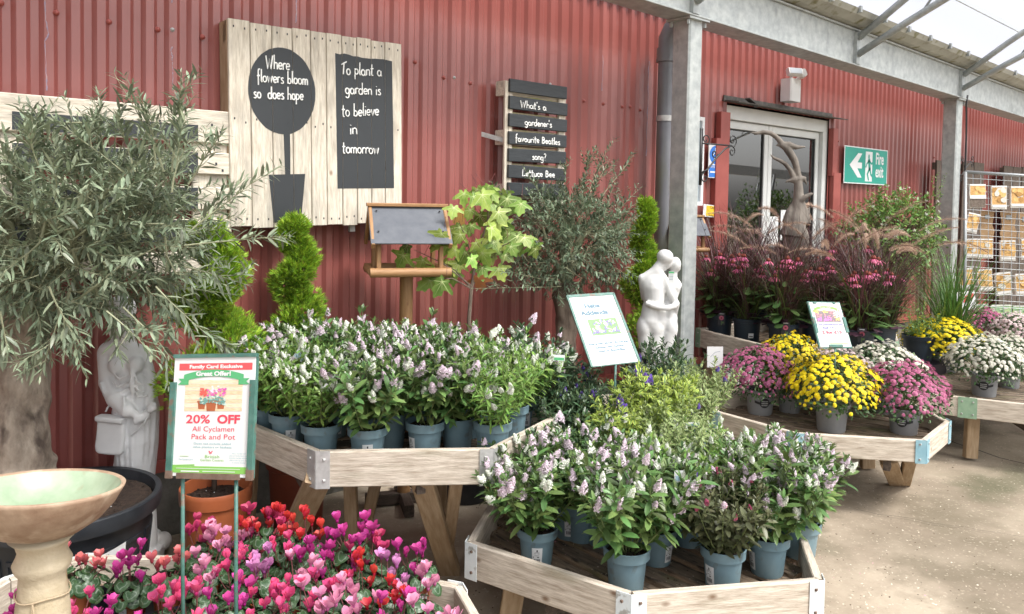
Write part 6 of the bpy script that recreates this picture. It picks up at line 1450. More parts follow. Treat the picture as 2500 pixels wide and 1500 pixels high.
# ------------------------------------------------------------------ carved birds on driftwood
dp = onY(1945, 560, 3.15); Dd = (dp-EYE).dot(_f0); t = thing('bird_sculpture', 'carved grey driftwood sculpture of flying birds in front of the glass door', 'sculpture', (dp.x, dp.y, 0), ROTV); ks = Dd/FP
def dv(cx, cy, y=0.): return Vector(((1500+cx/2.473-1945)*ks, y, 1.6-(cy/2.473-500)*ks))
pr = [('t', [dv(806, 800), dv(835, 806), dv(880, 797), dv(925, 802), dv(955, 820), dv(980, 845), dv(1000, 872)], [.005, .012, .017, .018, .019, .022, .024]),
      ('t', [dv(985, 866), dv(1020, 885), dv(1050, 925), dv(1075, 965), dv(1090, 1010), dv(1100, 1060), dv(1103, 1120), dv(1107, 1190), dv(1102, 1250), dv(1090, 1330), dv(1080, 1420)], [.022, .030, .030, .028, .024, .026, .034, .042, .052, .075, .11]),
      ('t', [dv(955, 878), dv(975, 872), dv(1000, 868), dv(1040, 872), dv(1085, 884), dv(1142, 880)], [.003, .012, .024, .028, .018, .004]), ('t', [dv(1060, 880), dv(1085, 890), dv(1100, 884)], [.02, .012, .004]),
      ('t', [dv(927, 928), dv(948, 950), dv(985, 965), dv(1020, 985), dv(1050, 1020), dv(1070, 1060), dv(1085, 1095)], [.004, .011, .014, .017, .019, .022, .024]),
      ('t', [dv(1020, 1096), dv(1045, 1086), dv(1075, 1078), dv(1105, 1074), dv(1135, 1070), dv(1155, 1112)], [.003, .013, .028, .032, .018, .003]), ('t', [dv(1110, 1074), dv(1140, 1085), dv(1150, 1060)], [.018, .010, .003]),
      ('t', [dv(1110, 1205, -.03), dv(1135, 1180, -.05), dv(1160, 1165, -.06), dv(1182, 1158, -.06)], [.022, .020, .014, .003]), ('t', [dv(1130, 1340), dv(1148, 1270), dv(1140, 1205)], [.04, .024, .004]), ('t', [dv(1045, 1340), dv(1055, 1270), dv(1070, 1220)], [.045, .03, .006]),
      ('t', [dv(1165, 1340), dv(1162, 1290), dv(1176, 1235)], [.03, .018, .004]), ('t', [dv(1110, 1340), dv(1112, 1270), dv(1118, 1215)], [.05, .035, .008]), ('c', dv(1095, 1420), .10, (.0, 0, .12), .12), ('e', (0, 0, .06), (.2, .18, .06))]
for k in range(9): a_ = k*.7; pr.append(('t', [dv(1095+28*cos(a_), 1400, -.06*abs(sin(a_))), dv(1098+16*cos(a_), 1300, -.05*abs(sin(a_))), dv(1104+10*cos(a_+.4), 1200, -.035*abs(sin(a_))), dv(1100+7*cos(a_), 1100, -.02*abs(sin(a_)))], [.03, .014, .010, .005]))
sculpt('carving', pr, .006, 'drift', t, 2)

# ================================================================== NAME BOARDS
def board(name, label, tlpx, xv, yv, D, a, bq, ext=0.):
    u = D/FP; o = atD(*tlpx, D); TR_ = atD(tlpx[0]+xv[0], tlpx[1]+xv[1], D+a*u); X3 = TR_-o
    base = atD(tlpx[0]+yv[0], tlpx[1]+yv[1], D)-o; rd = ray(tlpx[0]+yv[0], tlpx[1]+yv[1]); Y3 = base-rd*(X3.dot(base)/X3.dot(rd))
    W_ = X3.length; H_ = Y3.length*(1+ext); x = X3.normalized(); y = (-Y3).normalized(); cen = o+X3/2+Y3*(1+ext)/2
    t = thing(name, label, 'sign', tuple(cen)); fr = frame((0, 0, 0), x, y); fr = fr@Matrix.Translation((-W_/2, -H_/2, 0)); return t, fr, W_, H_
def ribbon(b, fr, W_, y0, hh, amp, z, m=0, tails=True):
    n = 16; V = []; 
    for i in range(n+1):
        s_ = -1+2*i/n; x = W_/2+s_*W_*.36; yc = y0+amp*(1-s_*s_); V += [fr@Vector((x, yc, z)), fr@Vector((x, yc+hh, z))]
    b.add(V, [(2*i, 2*i+2, 2*i+3, 2*i+1) for i in range(n)], m)
    if tails:
        for sg in (-1, 1):
            c_ = W_/2; pts = [(c_+sg*W_*.30, y0-hh*.5), (c_+sg*W_*.43, y0-hh*.45), (c_+sg*W_*.39, y0), (c_+sg*W_*.43, y0+hh*.45), (c_+sg*W_*.30, y0+hh*.42)]
            fpoly(b, fr, pts if sg > 0 else pts[::-1], z-.0003, m)
def butterfly(b, fr, x, y, s_, z, m=0):
    for sg in (-1, 1):
        fpoly(b, fr, [(x, y), (x+sg*s_*.9, y+s_*.9), (x+sg*s_*1.1, y+s_*.3), (x+sg*s_*.5, y-.05*s_)][::sg], z, m); fpoly(b, fr, [(x, y), (x+sg*s_*.6, y-s_*.1), (x+sg*s_*.5, y-s_*.7), (x+sg*.05*s_, y-s_*.4)][::sg], z+.0001, m)
# --- offer board
t, fr, W_, H_ = board('offer_board', 'green framed offer board on two thin legs reading 20% OFF All Cyclamen', (425.6, 866.7), (201.5, -3.5), (-16.6, 297), 2.20, -55, -80)
def C(x, y): u = (x-40-(1410-y)*.052)/(965-0*(1410-y)); return u*W_*1.0, (1-(y-65)/1330)*H_
b = B(); fbox(b, fr, 0.012*W_, .985*W_, .006*H_, .985*H_, -.004, 0); b.obj('poster', 'paper', t)
b = B(); fbox(b, fr, -.005*W_, 1.005*W_, .0, 1.0*H_, -.010, -.0045); b.obj('back_plate', 'frameg', t)
b = B(); fbox(b, fr, 0.0, W_, .972*H_, 1.004*H_, -.004, .004); b.obj('top_rail', 'frameg', t)
for (x0, x1, y1) in ((-.012, .055, .77), (.945, 1.01, .785)): b = B(); fbox(b, fr, x0*W_, x1*W_, -.01*H_, y1*H_, -.003, .007); b.obj('side_rail', 'frameg', t)
b = B(); fbox(b, fr, .12*W_, .86*W_, -.012*H_, .034*H_, -.003, .006); fbox(b, fr, -.014*W_, .06*W_, -.012*H_, .05*H_, -.0035, .0075); fbox(b, fr, .94*W_, 1.012*W_, -.012*H_, .07*H_, -.0035, .0075); b.obj('bottom_rail', 'rust', t)
b = B(); x0, y0 = .075*W_, .868*H_; fbox(b, fr, x0, .955*W_, y0, .925*H_, .0003, .0007); b.obj('red_band', 'redink', t)
b = B(); ribbon(b, fr, W_, .775*H_, .056*H_, .042*H_, .0018); b.obj('ribbon', 'greenink', t)
b = B(); text(b, 'Family Card Exclusive', .04*H_, fr, .52*W_, .884*H_, 0, width=.64*W_, off=.0012, bold=.0006); text(b, 'Great Offer!', .05*H_, fr, .50*W_, .822*H_, 0, width=.42*W_, off=.0026, bold=.0008)
fbox(b, fr, .16*W_, .38*W_, .042*H_, .052*H_, .001, .0015); fbox(b, fr, .42*W_, .80*W_, .046*H_, .051*H_, .001, .0015); fbox(b, fr, .10*W_, .86*W_, .068*H_, .072*H_, .001, .0015)
b.obj('white_lettering', 'paper', t)
b = B(); text(b, '20%', .095*H_, fr, .335*W_, .435*H_, 0, width=.29*W_, off=.001, bold=.0006); text(b, 'OFF', .095*H_, fr, .70*W_, .435*H_, 0, width=.27*W_, off=.001, bold=.0012)
text(b, 'All Cyclamen', .060*H_, fr, .525*W_, .368*H_, 0, width=.50*W_, off=.001); text(b, 'Pack and Pot', .060*H_, fr, .525*W_, .305*H_, 0, width=.52*W_, off=.001); butterfly(b, fr, .505*W_, .20*H_, .018*H_, .001); b.obj('red_lettering', 'pinkink', t)
b = B(); text(b, 'Does not include added', .024*H_, fr, .52*W_, .262*H_, 0, width=.44*W_, off=.001); text(b, 'value planters or baskets', .024*H_, fr, .52*W_, .235*H_, 0, width=.46*W_, off=.001)
for k, s_ in enumerate(('Not a member yet?', 'Join our Family Card to get', 'Exclusive member discounts', 'offers. Pick up your card', 'in store today')): text(b, s_, .013*H_, fr, .84*W_, (.19-.018*k)*H_, 0, width=(.16 if k in (0, 4) else .22)*W_, off=.001)
text(b, 'The Family Card', .017*H_, fr, .21*W_, .135*H_, 0, width=.17*W_, off=.001); b.obj('teal_lettering', 'tealink', t)
b = B(); text(b, 'British', .036*H_, fr, .525*W_, .155*H_, 0, width=.17*W_, off=.001); text(b, 'Garden Centres', .026*H_, fr, .525*W_, .13*H_, 0, width=.28*W_, off=.001); fbox(b, fr, .14*W_, .24*W_, .165*H_, .168*H_, .0005, .001)
fbox(b, fr, .03*W_, .945*W_, .034*H_, .088*H_, .0004, .0008); fpoly(b, fr, [(.03*W_, .088*H_), (.32*W_, .092*H_), (.32*W_, .103*H_), (.03*W_, .094*H_)], .0009); b.obj('green_print', 'limeink', t)
# printed picture
b = B(); pic = [(.16, .84, .535, .79)]; px0, px1, py0, py1 = .16*W_, .85*W_, .532*H_, .79*H_; random.seed(3); yy = py0; k = 0
while yy < py1-.004: hh = min(R(.028, .04)*H_, py1-yy); fbox(b, fr, px0, px1, yy, yy+hh-.0011, .0002, .0006, k % 2); yy += hh; k += 1
b.obj('printed_planks', [M('printed_wood', (.66, .46, .27), .5, (.80, .66, .48), 60, (1, 1, 9)), M('printed_wood_pale', (.72, .55, .36), .5, (.84, .74, .58), 60, (1, 1, 9))], t)
b = B()
for (x, y0_, s_, z) in ((.37, .548, .8, .0009), (.60, .550, .8, .0009), (.485, .532, 1.05, .0012)): w2 = .062*W_*s_; h2 = .085*H_*s_; fpoly(b, fr, [(x*W_-w2*.75, y0_*H_), (x*W_+w2*.75, y0_*H_), (x*W_+w2, y0_*H_+h2), (x*W_-w2, y0_*H_+h2)], z); fpoly(b, fr, [(x*W_-w2*1.1, y0_*H_+h2*.8), (x*W_+w2*1.1, y0_*H_+h2*.8), (x*W_+w2*1.1, y0_*H_+h2), (x*W_-w2*1.1, y0_*H_+h2)], z+.0001)
b.obj('printed_pot', 'terra', t)
b = B(); pm = [M('printed_leaf', (.16, .34, .30), .5), M('printed_leaf_pale', (.55, .68, .62), .5), M('printed_red', (.80, .12, .10), .5), M('printed_pink', (.78, .22, .50), .5), M('printed_white', (.85, .82, .86), .5), M('printed_magenta', (.70, .10, .40), .5)]
for k in range(90): x = .50+R(-.155, .155); y = .62+R(-.028, .028)+.01*cos((x-.5)*20); disc(b, fr, x*W_, y*H_, R(.008, .02)*W_, .0014+k*.00001, random.choice((0, 0, 0, 1)), R(.004, .010)*H_, 7)
for k in range(70):
    x = .50+R(-.15, .16); c_ = 2 if x < .43 else (4 if R(0, 1) < .35 and x > .46 and x < .58 else random.choice((3, 5))); y = .685+R(-.03, .03)+(.03 if c_ == 4 else 0); disc(b, fr, x*W_, y*H_, R(.010, .02)*W_, .0024+k*.00001, c_, R(.005, .011)*H_, 6)
b.obj('printed_flowers', pm, t)
cB = fr@Vector((W_/2, 0, 0)); 
for u_ in (.165, .80):
    q = fr@Vector((u_*W_, .01*H_, -.007)); b = B(); b.tube([q, Vector((q.x, q.y, q.z*.5+(.26-t.location.z)*.5)), Vector((q.x+.003, q.y-.003, .26-t.location.z))], .0055, 8); b.obj('leg', 'frameg', t, True)
# --- Hebe name board
t, fr, W_, H_ = board('name_board', 'leaning white name board in a green frame reading Hebe Addenda', (1383.6, 723), (114.5, -7), (51, 146), 3.72, 60, -80, ext=.18)
b = B(); fbox(b, fr, .02*W_, .98*W_, .01*H_, .985*H_, -.002, 0); b.obj('poster', 'paper', t)
b = B(); fbox(b, fr, -.01*W_, 1.01*W_, 0, 1.005*H_, -.006, -.0025)
for (x0, x1, y0, y1) in ((-.012, .03, 0, 1), (.965, 1.012, 0, 1), (0, 1, .972, 1.01)): fbox(b, fr, x0*W_, x1*W_, y0*H_, y1*H_, -.003, .003)
b.obj('frame', 'frameg', t)
b = B(); text(b, 'Hebe', .085*H_, fr, .44*W_, .805*H_, 0, width=.32*W_, off=.001, bold=.0016); text(b, 'Addenda', .085*H_, fr, .44*W_, .705*H_, 0, width=.58*W_, off=.001, bold=.0016)
for k, s_ in enumerate(('Evergreen shrub, flowering', 'Summer into Autumn', 'Loved by Butterflies')): text(b, s_, .042*H_, fr, .50*W_, (.285-.052*k)*H_, 0, width=(.82, .6, .6)[k]*W_, off=.001, bold=.0007)
b.obj('lettering', 'greyink', t)
b = B(); random.seed(4); fbox(b, fr, .24*W_, .84*W_, .41*H_, .64*H_, .0003, .0007, 0)
for k in range(60):
    x, y = R(.29, .79)*W_, R(.44, .61)*H_; fr2 = fr@Matrix.Translation((x, y, .001+k*.00002))@Matrix.Rotation(R(0, 3), 4, 'Z'); disc(b, fr2, 0, 0, R(.02, .05)*W_, 0, random.choice((1, 2, 2, 3)), R(.006, .012)*H_, 8)
b.obj('picture', [M('printed_green', (.16, .27, .12), .5), M('printed_pale_green', (.42, .55, .30), .5), M('printed_lilac', (.20, .16, .52), .5), M('printed_cream', (.80, .84, .72), .5)], t)
q = fr@Vector((W_*.5, 0, -.008)); b = B(); b.tube([q, (q.x, q.y, .42-t.location.z)], .006, 8); b.obj('stake', 'frameg', t, True)
# --- chrysanthemum price board
t, fr, W_, H_ = board('price_board', 'leaning price board in a green clip frame reading Chrysanthemum Ball 19cm 2 for £15', (1971, 736.7), (79, 1.3), (30.4, 114.7), 4.36, 45, -57)
b = B(); fbox(b, fr, .02*W_, .98*W_, .03*H_, .98*H_, -.002, 0); b.obj('poster', 'paper', t)
b = B(); fbox(b, fr, -.01*W_, 1.01*W_, 0, 1.005*H_, -.006, -.0025); fbox(b, fr, -.012*W_, .035*W_, 0, 1.0*H_, -.003, .003); fbox(b, fr, .0*W_, .08*W_, .33*H_, .66*H_, -.002, .006); fbox(b, fr, .93*W_, 1.015*W_, .33*H_, .66*H_, -.002, .006)
fbox(b, fr, .3*W_, .7*W_, .02*H_, .075*H_, -.002, .006); fbox(b, fr, .16*W_, .24*W_, .955*H_, .99*H_, 0, .005); fbox(b, fr, .76*W_, .84*W_, .955*H_, .99*H_, 0, .005); b.obj('frame', 'frameg', t)
b = B(); ribbon(b, fr, W_, .80*H_, .055*H_, .06*H_, .0012); fbox(b, fr, .34*W_, .90*W_, .09*H_, .107*H_, .0005, .001); b.obj('green_print', 'limeink', t)
b = B(); text(b, 'Great Offer!', .045*H_, fr, .5*W_, .868*H_, 0, width=.36*W_, off=.002); b.obj('white_lettering', 'paper', t)
b = B(); text(b, 'Chrysanthemum', .06*H_, fr, .49*W_, .485*H_, 0, width=.80*W_, off=.001, bold=.0007); text(b, 'Ball 19cm', .06*H_, fr, .49*W_, .415*H_, 0, width=.48*W_, off=.001, bold=.0007); b.obj('grey_lettering', M('slate_ink', (.18, .17, .38), .6), t)
b = B(); text(b, '2 for £15', .09*H_, fr, .50*W_, .31*H_, 0, width=.60*W_, off=.001, bold=.0012); text(b, 'or £9.99 each', .03*H_, fr, .50*W_, .275*H_, 0, width=.34*W_, off=.001); butterfly(b, fr, .47*W_, .215*H_, .02*H_, .001); b.obj('pink_lettering', 'pinkink', t)
b = B(); text(b, 'British Garden Centres', .022*H_, fr, .48*W_, .175*H_, 0, width=.3*W_, off=.001); b.obj('teal_lettering', 'tealink', t)
b = B(); random.seed(6); fbox(b, fr, .13*W_, .87*W_, .56*H_, .80*H_, .0002, .0006, 0)
for k in range(120):
    x, y = R(.15, .85), R(.58, .82); c_ = 1 if (x-.38)**2/.05+(y-.60)**2/.008 < 1 else (2 if y > .74 and x < .55 else (3 if x > .7 and y > .66 else (2 if x > .7 else 4))); disc(b, fr, x*W_, y*H_, R(.015, .03)*W_, .001+k*.00001, c_, R(.010, .018)*H_, 6)
b.obj('picture', [M('printed_dark', (.20, .16, .18), .5), M('printed_mauve', (.62, .20, .58), .5), M('printed_gold', (.78, .62, .18), .5), M('printed_ivory', (.80, .80, .72), .5), M('printed_rust', (.50, .24, .26), .5)], t)
q = fr@Vector((W_*.5, 0, -.008)); b = B(); b.tube([q, (q.x, q.y, .33-t.location.z)], .005, 8); b.obj('stake', 'frameg', t, True)

# ================================================================== CONEFLOWERS, GRASSES, HEUCHERAS
def blades(b, n, r0, ln, lean, wd, droop=(.4, 1.6), seg=7, m=0, origin=(0, 0, 0)):
    V = []; F = []
    for _ in range(n):
        az = R(0, 6.28); th = R(*lean); L = R(*ln); p_ = Vector(origin)+Vector((R(-r0, r0), R(-r0, r0), 0)); dr = R(*droop); w_ = wd*R(.7, 1.2); sd_ = Vector((-sin(az+R(-.5, .5)), cos(az), R(-.3, .3))).normalized(); k0 = len(V)
        for i in range(seg+1):
            t_ = i/seg; ww = w_*(1-t_**2.5)*(.6+.4*min(1, t_*4)); V += [p_-sd_*ww/2, p_+sd_*ww/2]
            a_ = th+dr*t_**1.6; p_ = p_+Vector((sin(a_)*cos(az), sin(a_)*sin(az), cos(a_)))*L/seg
        for i in range(seg): q = k0+2*i; F.append((q, q+1, q+3, q+2))
    b.add(V, F, m)
def plumes(b, st, n, z0, ln, lean):
    V = []; F = []
    for _ in range(n):
        az = R(0, 6.28); th = R(*lean); L = R(*ln); p_ = Vector((R(-.03, .03), R(-.03, .03), z0)); pts = [p_]; dr = R(1.2, 2.3)
        for i in range(16): t_ = i/16; a_ = th+dr*max(0, t_-.35)**1.3*1.6; p_ = p_+Vector((sin(a_)*cos(az), sin(a_)*sin(az), cos(a_)))*L/16; pts.append(p_)
        st.tube(pts, .0014, 3)
        for _h in range(460):
            t_ = R(.68, 1.); q, d_ = along(pts, t_); x = d_.cross(Vector((.3, .4, .8))).normalized(); y = d_.cross(x); a_ = R(0, 6.28); o = x*cos(a_)+y*sin(a_); rad = .016*(1-abs(t_-.82)/.22)+.005; dd = (o+d_*.9).normalized(); s2 = dd.cross(o+Vector((.1, .2, .3))).normalized()*.0007; k = len(V)
            V += [q-s2, q+s2, q+dd*rad*1.5+s2*.3, q+dd*rad*1.5-s2*.3]; F.append((k, k+1, k+2, k+3))
    b.add(V, F)
ET = leaf_t(.26, .0, -.28, (.3, .65, .9), (.8, 1., .8)); LOBE = []
def lobed():
    V = [(0, 0, 0)]; n = 22
    for i in range(n): a_ = 2*pi*i/n; r_ = .5*(1+.16*cos(a_*6))*(.55 if abs(a_-pi) < .3 else 1); V.append((r_*sin(a_), .42+r_*cos(a_), .05*cos(a_*3)-.07))
    V[0] = (0, .42, .03); return V, [(0, 1+(j+1) % n, 1+j) for j in range(n)]
LT = lobed(); EPOT = pot_me(.098, .078, .185, .03, 'navypot'); ESOIL = soil_me(.088, .165)
def mixpot(seed, ncone=5, ngrass=150, nplume=3, gm='maroon', tall=(.45, .85), heu=12):
    random.seed(seed); z0 = .165; ST = B(); PM = []; CB = B(); LM = []; HM = []
    for i in range(ncone):
        az = i*2.4+R(-.4, .4); r_ = R(.03, .13); h = z0+R(.30, .47); p_ = Vector((r_*cos(az), r_*sin(az), h)); base = Vector((R(-.03, .03), R(-.03, .03), z0)); ST.tube([base, base.lerp(p_, .5)+Vector((R(-.01, .01),)*3), p_], .0028, 5)
        ax = Vector((R(-.25, .25), R(-.25, .25), 1)).normalized(); s_ = R(.8, 1.1); CB.lathe([(.001, .020*s_), (.010*s_, .016*s_), (.016*s_, .006*s_), (.017*s_, -.002), (.001, -.006)], 10, c=tuple(p_+Vector((0, 0, .004))))
        L = R(.030, .042)
        for k in range(15): a_ = k*2*pi/15+R(-.1, .1); o = Vector((cos(a_), sin(a_), 0)); dr = R(.25, .75); PM.append(omat(p_+o*.012, o*cos(dr)-ax*sin(dr), ax*cos(dr)+o*sin(dr), L*R(.9, 1.1), L*1.15))
        for k in range(3): q = base.lerp(p_, R(.2, .8)); a_ = R(0, 6.28); LM.append(omat(q, (cos(a_), sin(a_), R(-.2, .7)), (0, 0, 1), R(.07, .12)))
    for k in range(46): a_ = R(0, 6.28); q = Vector((.05*cos(a_), .05*sin(a_), z0+R(0, .24))); LM.append(omat(q, (cos(a_), sin(a_), R(-.1, 1.1)), (cos(a_)*-.4, sin(a_)*-.4, 1), R(.10, .17), R(.13, .22)))
    for k in range(heu): a_ = R(0, 6.28); q = Vector((R(.05, .09)*cos(a_), R(.05, .09)*sin(a_), z0+R(.0, .06))); HM.append(omat(q, (cos(a_), sin(a_), R(-.5, .3)), (cos(a_)*.6, sin(a_)*.6, 1), R(.055, .085)))
    pr = [('pot', EPOT, []), ('soil', ESOIL, []), ('stem', ST.mesh('stem', 'stemr'), [])]
    b = B(); b.many(ET[0], ET[1], LM, 0, ET[2]); pr.append(('foliage', b.mesh('foliage', 'bigleaf', True), []))
    if ncone: b = B(); b.many(ET[0], ET[1], PM, 0); pr.append(('petals', b.mesh('petals', 'echpink', True), [])); pr.append(('flower_cone', CB.mesh('flower_cone', 'echcone', True), []))
    if ngrass: b = B(); blades(b, ngrass, .05, tall, (.03, .65), .0050, (.6, 2.3), origin=(0, 0, z0)); blades(b, ngrass//2, .06, (.25, .6), (.05, .7), .0065, (.5, 2.0), m=1, origin=(0, 0, z0)); pr.append(('grass_blades', b.mesh('grass_blades', [gm, 'olivegrass']), []))
    if nplume: b = B(); s2 = B(); plumes(b, s2, nplume, z0, (.75, 1.02), (.05, .45)); pr.append(('plumes', b.mesh('plumes', 'plume'), [])); pr.append(('plume_stalk', s2.mesh('plume_stalk', 'maroon'), []))
    if heu: b = B(); b.many(LT[0], LT[1], HM); pr.append(('heuchera_leaves', b.mesh('heuchera_leaves', 'heuch', True), []))
    return pr
MX = [mixpot(801, 9, 190, 1, tall=(.5, .95)), mixpot(802, 8, 260, 2, tall=(.5, 1.0)), mixpot(803, 7, 300, 6, tall=(.5, .9)), mixpot(804, 10, 150, 5, tall=(.5, .85))]
zE = .61; GE = 'mixed pots of coneflower and maroon grass'; random.seed(12)
def care_tag(par, ang):     # printed picture tag hooked on the pot rim
    o = mkobj('picture_tag', TAGM, par); o.rotation_euler = (0, 0, ang)
b = B(); b.box((0, -.100, .16), (.05, .0015, .09), 0, ch=0); b.add([(.016*cos(a_), -.1012, .168+.016*sin(a_)) for a_ in np.linspace(0, 2*pi, 12)[:-1]], [tuple(range(11))], 1); b.add([(.006*cos(a_), -.1018, .168+.006*sin(a_)) for a_ in np.linspace(0, 2*pi, 9)[:-1]], [tuple(range(8))], 2); b.box((0, -.101, .132), (.004, .001, .03), 3, ch=0); b.box((.01, -.101, .136), (.012, .001, .012), 3, ch=0); b.box((0, -.1012, .196), (.03, .0005, .004), 4, ch=0)
TAGM = b.mesh('picture_tag', ['ink', 'echpink', 'echcone', 'bigleaf', 'paper'])
b = B(); b.box((0, -.0935, .075), (.034, .0015, .032), 0, Matrix.Rotation(.1, 3, 'X'), 0); b.box((0, -.095, .070), (.024, .001, .006), 1, Matrix.Rotation(.1, 3, 'X'), 0); TAG2 = b.mesh('label', ['paper', 'ink'])
mix = [(1756, 768, 1, 'mixed pot of coneflowers and dark grass nearest the galvanised post', True, 1.0), (1824, 778, 0, 'mixed pot with a white swing tag, second from the galvanised post', False, 1.0), (1912, 792, 1, 'mixed pot with a pink coneflower picture tag just left of the price board', True, 1.02), (2098, 806, 3, 'mixed pot with big drooping leaves right of the price board', True, 1.0),
       (2152, 798, 2, 'mixed pot with purple heuchera at the right end of the higher table', False, 1.0), (1990, 790, 3, 'mixed pot of coneflowers hidden behind the price board', False, 1.0), (1845, 745, 1, 'back row grass pot in front of the glass door', False, 1.05), (1930, 752, 2, 'back row pot with arching beige plumes in front of the bird sculpture', False, 1.05),
       (2020, 762, 2, 'back row pot whose plumes arch towards the jasmine bush', False, 1.05), (2100, 770, 2, 'rearmost right pot with the longest arching plumes', False, 1.08), (1780, 745, 1, 'back row dark grass pot against the red wall', False, 1.0)]
for (px, py, k, lab, tg, s_) in mix:
    s_ *= 1.04
    p_ = onZ(px, py, zE+.185); q = Vector((p_.x, p_.y)); t, parts = spawn(MX[k], 'mixed_flower_pot', lab, 'potted flower', (p_.x, p_.y, zE), R(0, 6.28), GE, s_); ang = atan2(-p_.y, -p_.x)+pi/2-t.rotation_euler.z
    if tg: care_tag(parts['pot'], ang+.15)
    else: o = mkobj('label', TAG2, parts['pot']); o.rotation_euler = (0, 0, ang+.3)
# green grass and a fern like shrub beyond
def lone(name, label, cat, x, y, z, builder, potr=.12, poth=.2, potm='navypot'):
    t = thing(name, label, cat, (x, y, z)); mkobj('pot', pot_me(potr, potr*.8, poth, .03, potm), t); mkobj('soil', soil_me(potr*.9, poth-.02), t); builder(t); return t
def gb(t): random.seed(71); b = B(); blades(b, 260, .07, (.5, .95), (.02, .62), .010, (.2, 1.3), origin=(0, 0, .2)); b.obj('grass_blades', 'grassg', t)
g_ = atD(2322, 800, 6.15); lone('ornamental_grass', 'clump of tall bright green grass in front of the potato rack', 'potted grass', g_.x, g_.y, .32, gb)
def fb_(t):
    random.seed(72); b = B(); LM = []
    for i in range(34): az = R(0, 6.28); th = R(.1, 1.2); twigs(b, LM, (0, 0, .16), (sin(th)*cos(az), sin(th)*sin(az), cos(th)), R(.18, .34), .03, r0=.002, step=.016, lsz=1.5)
    b.obj('stem', 'stem', t); l = B(); l.many(OL[0], OL[1], LM); l.obj('foliage', 'hebel', t, True)
g_ = atD(2245, 775, 5.95); lone('fern_shrub', 'small feathery light green shrub between the grasses and the yellow chrysanthemum', 'shrub', g_.x, g_.y, .42, fb_)
# box crates that carry the two plants above the ground
for nm, (x, y, h) in (('upturned black crate under the tall green grass', (atD(2322, 800, 6.15).x, atD(2322, 800, 6.15).y, .318)), ('upturned black crate under the feathery green shrub', (g_.x, g_.y, .418))):
    t = thing('crate', nm, 'crate', (x, y, 0)); b = B()
    for (cx, cy_, sx, sy) in ((0, .145, .3, .01), (0, -.145, .3, .01), (.145, 0, .01, .28), (-.145, 0, .01, .28)):
        for k in range(4): b.box((cx, cy_, h*(k+.5)/4), (sx, sy, h*.2))
    b.box((0, 0, h-.006), (.3, .3, .010)); b.obj('shell', 'tray', t)
# jasmine with white stars
def jasmine():
    random.seed(73); p_ = onY(2180, 565, 3.22); t = thing('jasmine_bush', 'tall bushy jasmine with small white flowers under the Fire exit sign', 'shrub', (p_.x, p_.y, 0)); LM = []; LM2 = []; FM = []; TB = B(); cz = p_.z-.05
    mkobj('pot', pot_me(.17, .14, .28, .04, 'navypot'), t); mkobj('soil', soil_me(.155, .26), t)
    for i in range(330):
        d_ = Vector((random.gauss(0, 1), random.gauss(0, 1), random.gauss(0, 1))).normalized(); q = R(.35, .95)*(1+.12*sin(d_.x*5+d_.z*4)); s_ = Vector((d_.x*.50*q, d_.y*.42*q, cz+d_.z*.42*q)); TB.tube([Vector((0, 0, .3+R(0, .5))), s_*.6+Vector((0, 0, cz*.4)), s_], [.005, .003, .0015], 3); twigs(TB, LM, s_, d_+Vector((R(-.6, .6), R(-.6, .6), R(-.3, .9))), R(.07, .18), .044, r0=.0014, step=.020, lsz=2.3)
        if d_.z > -.2 and R(0, 1) < .6: FM.append(omat(s_+d_*R(.08, .14), d_, (1, 0, 0), R(.016, .026)))
    for i in range(3000):
        d_ = Vector((random.gauss(0, 1), random.gauss(0, 1), random.gauss(0, 1))).normalized(); q = R(.55, 1.02)*(1+.10*sin(d_.x*7+d_.z*5)+.06*sin(d_.y*11)); LM2.append(omat(Vector((d_.x*.50*q, d_.y*.40*q, cz+d_.z*.42*q)), d_+Vector((R(-1, 1), R(-1, 1), R(-.9, .6))), d_+Vector((R(-.5, .5), R(-.5, .5), .8)), R(.032, .052)))
    for k in range(5): twigs(TB, LM, Vector((R(.1, .4), R(-.3, .1), cz+.3)), (R(.1, .6), R(-.3, .1), 1), R(.2, .36), .032, r0=.0018, step=.026, lsz=2)
    TB.obj('branches', 'twigd', t); b = B(); b.many(OL[0], OL[1], LM, 0, OL[2]); b.many(BL_[0], BL_[1], LM2, 0, BL_[2]); b.obj('foliage', 'jasm', t, True); b = B()
    V = []; F = []
    for k in range(5): a_ = k*2*pi/5; i_ = len(V); V += [(0, 0, 0), (.4*cos(a_-.3), .15, .4*sin(a_-.3)), (cos(a_), .05, sin(a_)), (.5*cos(a_+.25), .15, .5*sin(a_+.25))]; F.append((i_, i_+1, i_+2, i_+3))
    b.many(V, F, FM); b.obj('flowers', 'flwhite', t)
jasmine()

# ================================================================== SEED POTATO RACK and old pallets at the right
o = atD(2357, 420, 7.35); kx = 7.35/FP
t = thing('display_rack', 'leaning grey wire mesh rack of seed potato packs at the right edge', 'rack', tuple(o)); xr = (CR*1+CU*-.065).normalized(); yr = (CU*1+CR*.095-CFW*-.10).normalized(); frk = frame((0, 0, 0), xr, yr)
b = B(); b.tube([frk@Vector((0, 0, 0)), frk@Vector((1.25, 0, 0))], .016, 8); b.tube([frk@Vector((0, 0, 0)), frk@Vector((0, -1.75, 0))], .016, 8); b.tube([frk@Vector((1.25, 0, 0)), frk@Vector((1.25, -1.75, 0))], .016, 8); b.tube([frk@Vector((0, -1.75, 0)), frk@Vector((1.25, -1.75, 0))], .016, 8); b.obj('frame', 'rackm', t, True)
b = B()
for k in range(1, 17): b.tube([frk@Vector((1.25*k/17, 0, 0)), frk@Vector((1.25*k/17, -1.75, 0))], .0028, 4)
for k in range(1, 29): b.tube([frk@Vector((0, -1.75*k/29, .003)), frk@Vector((1.25, -1.75*k/29, .003))], .0028, 4)
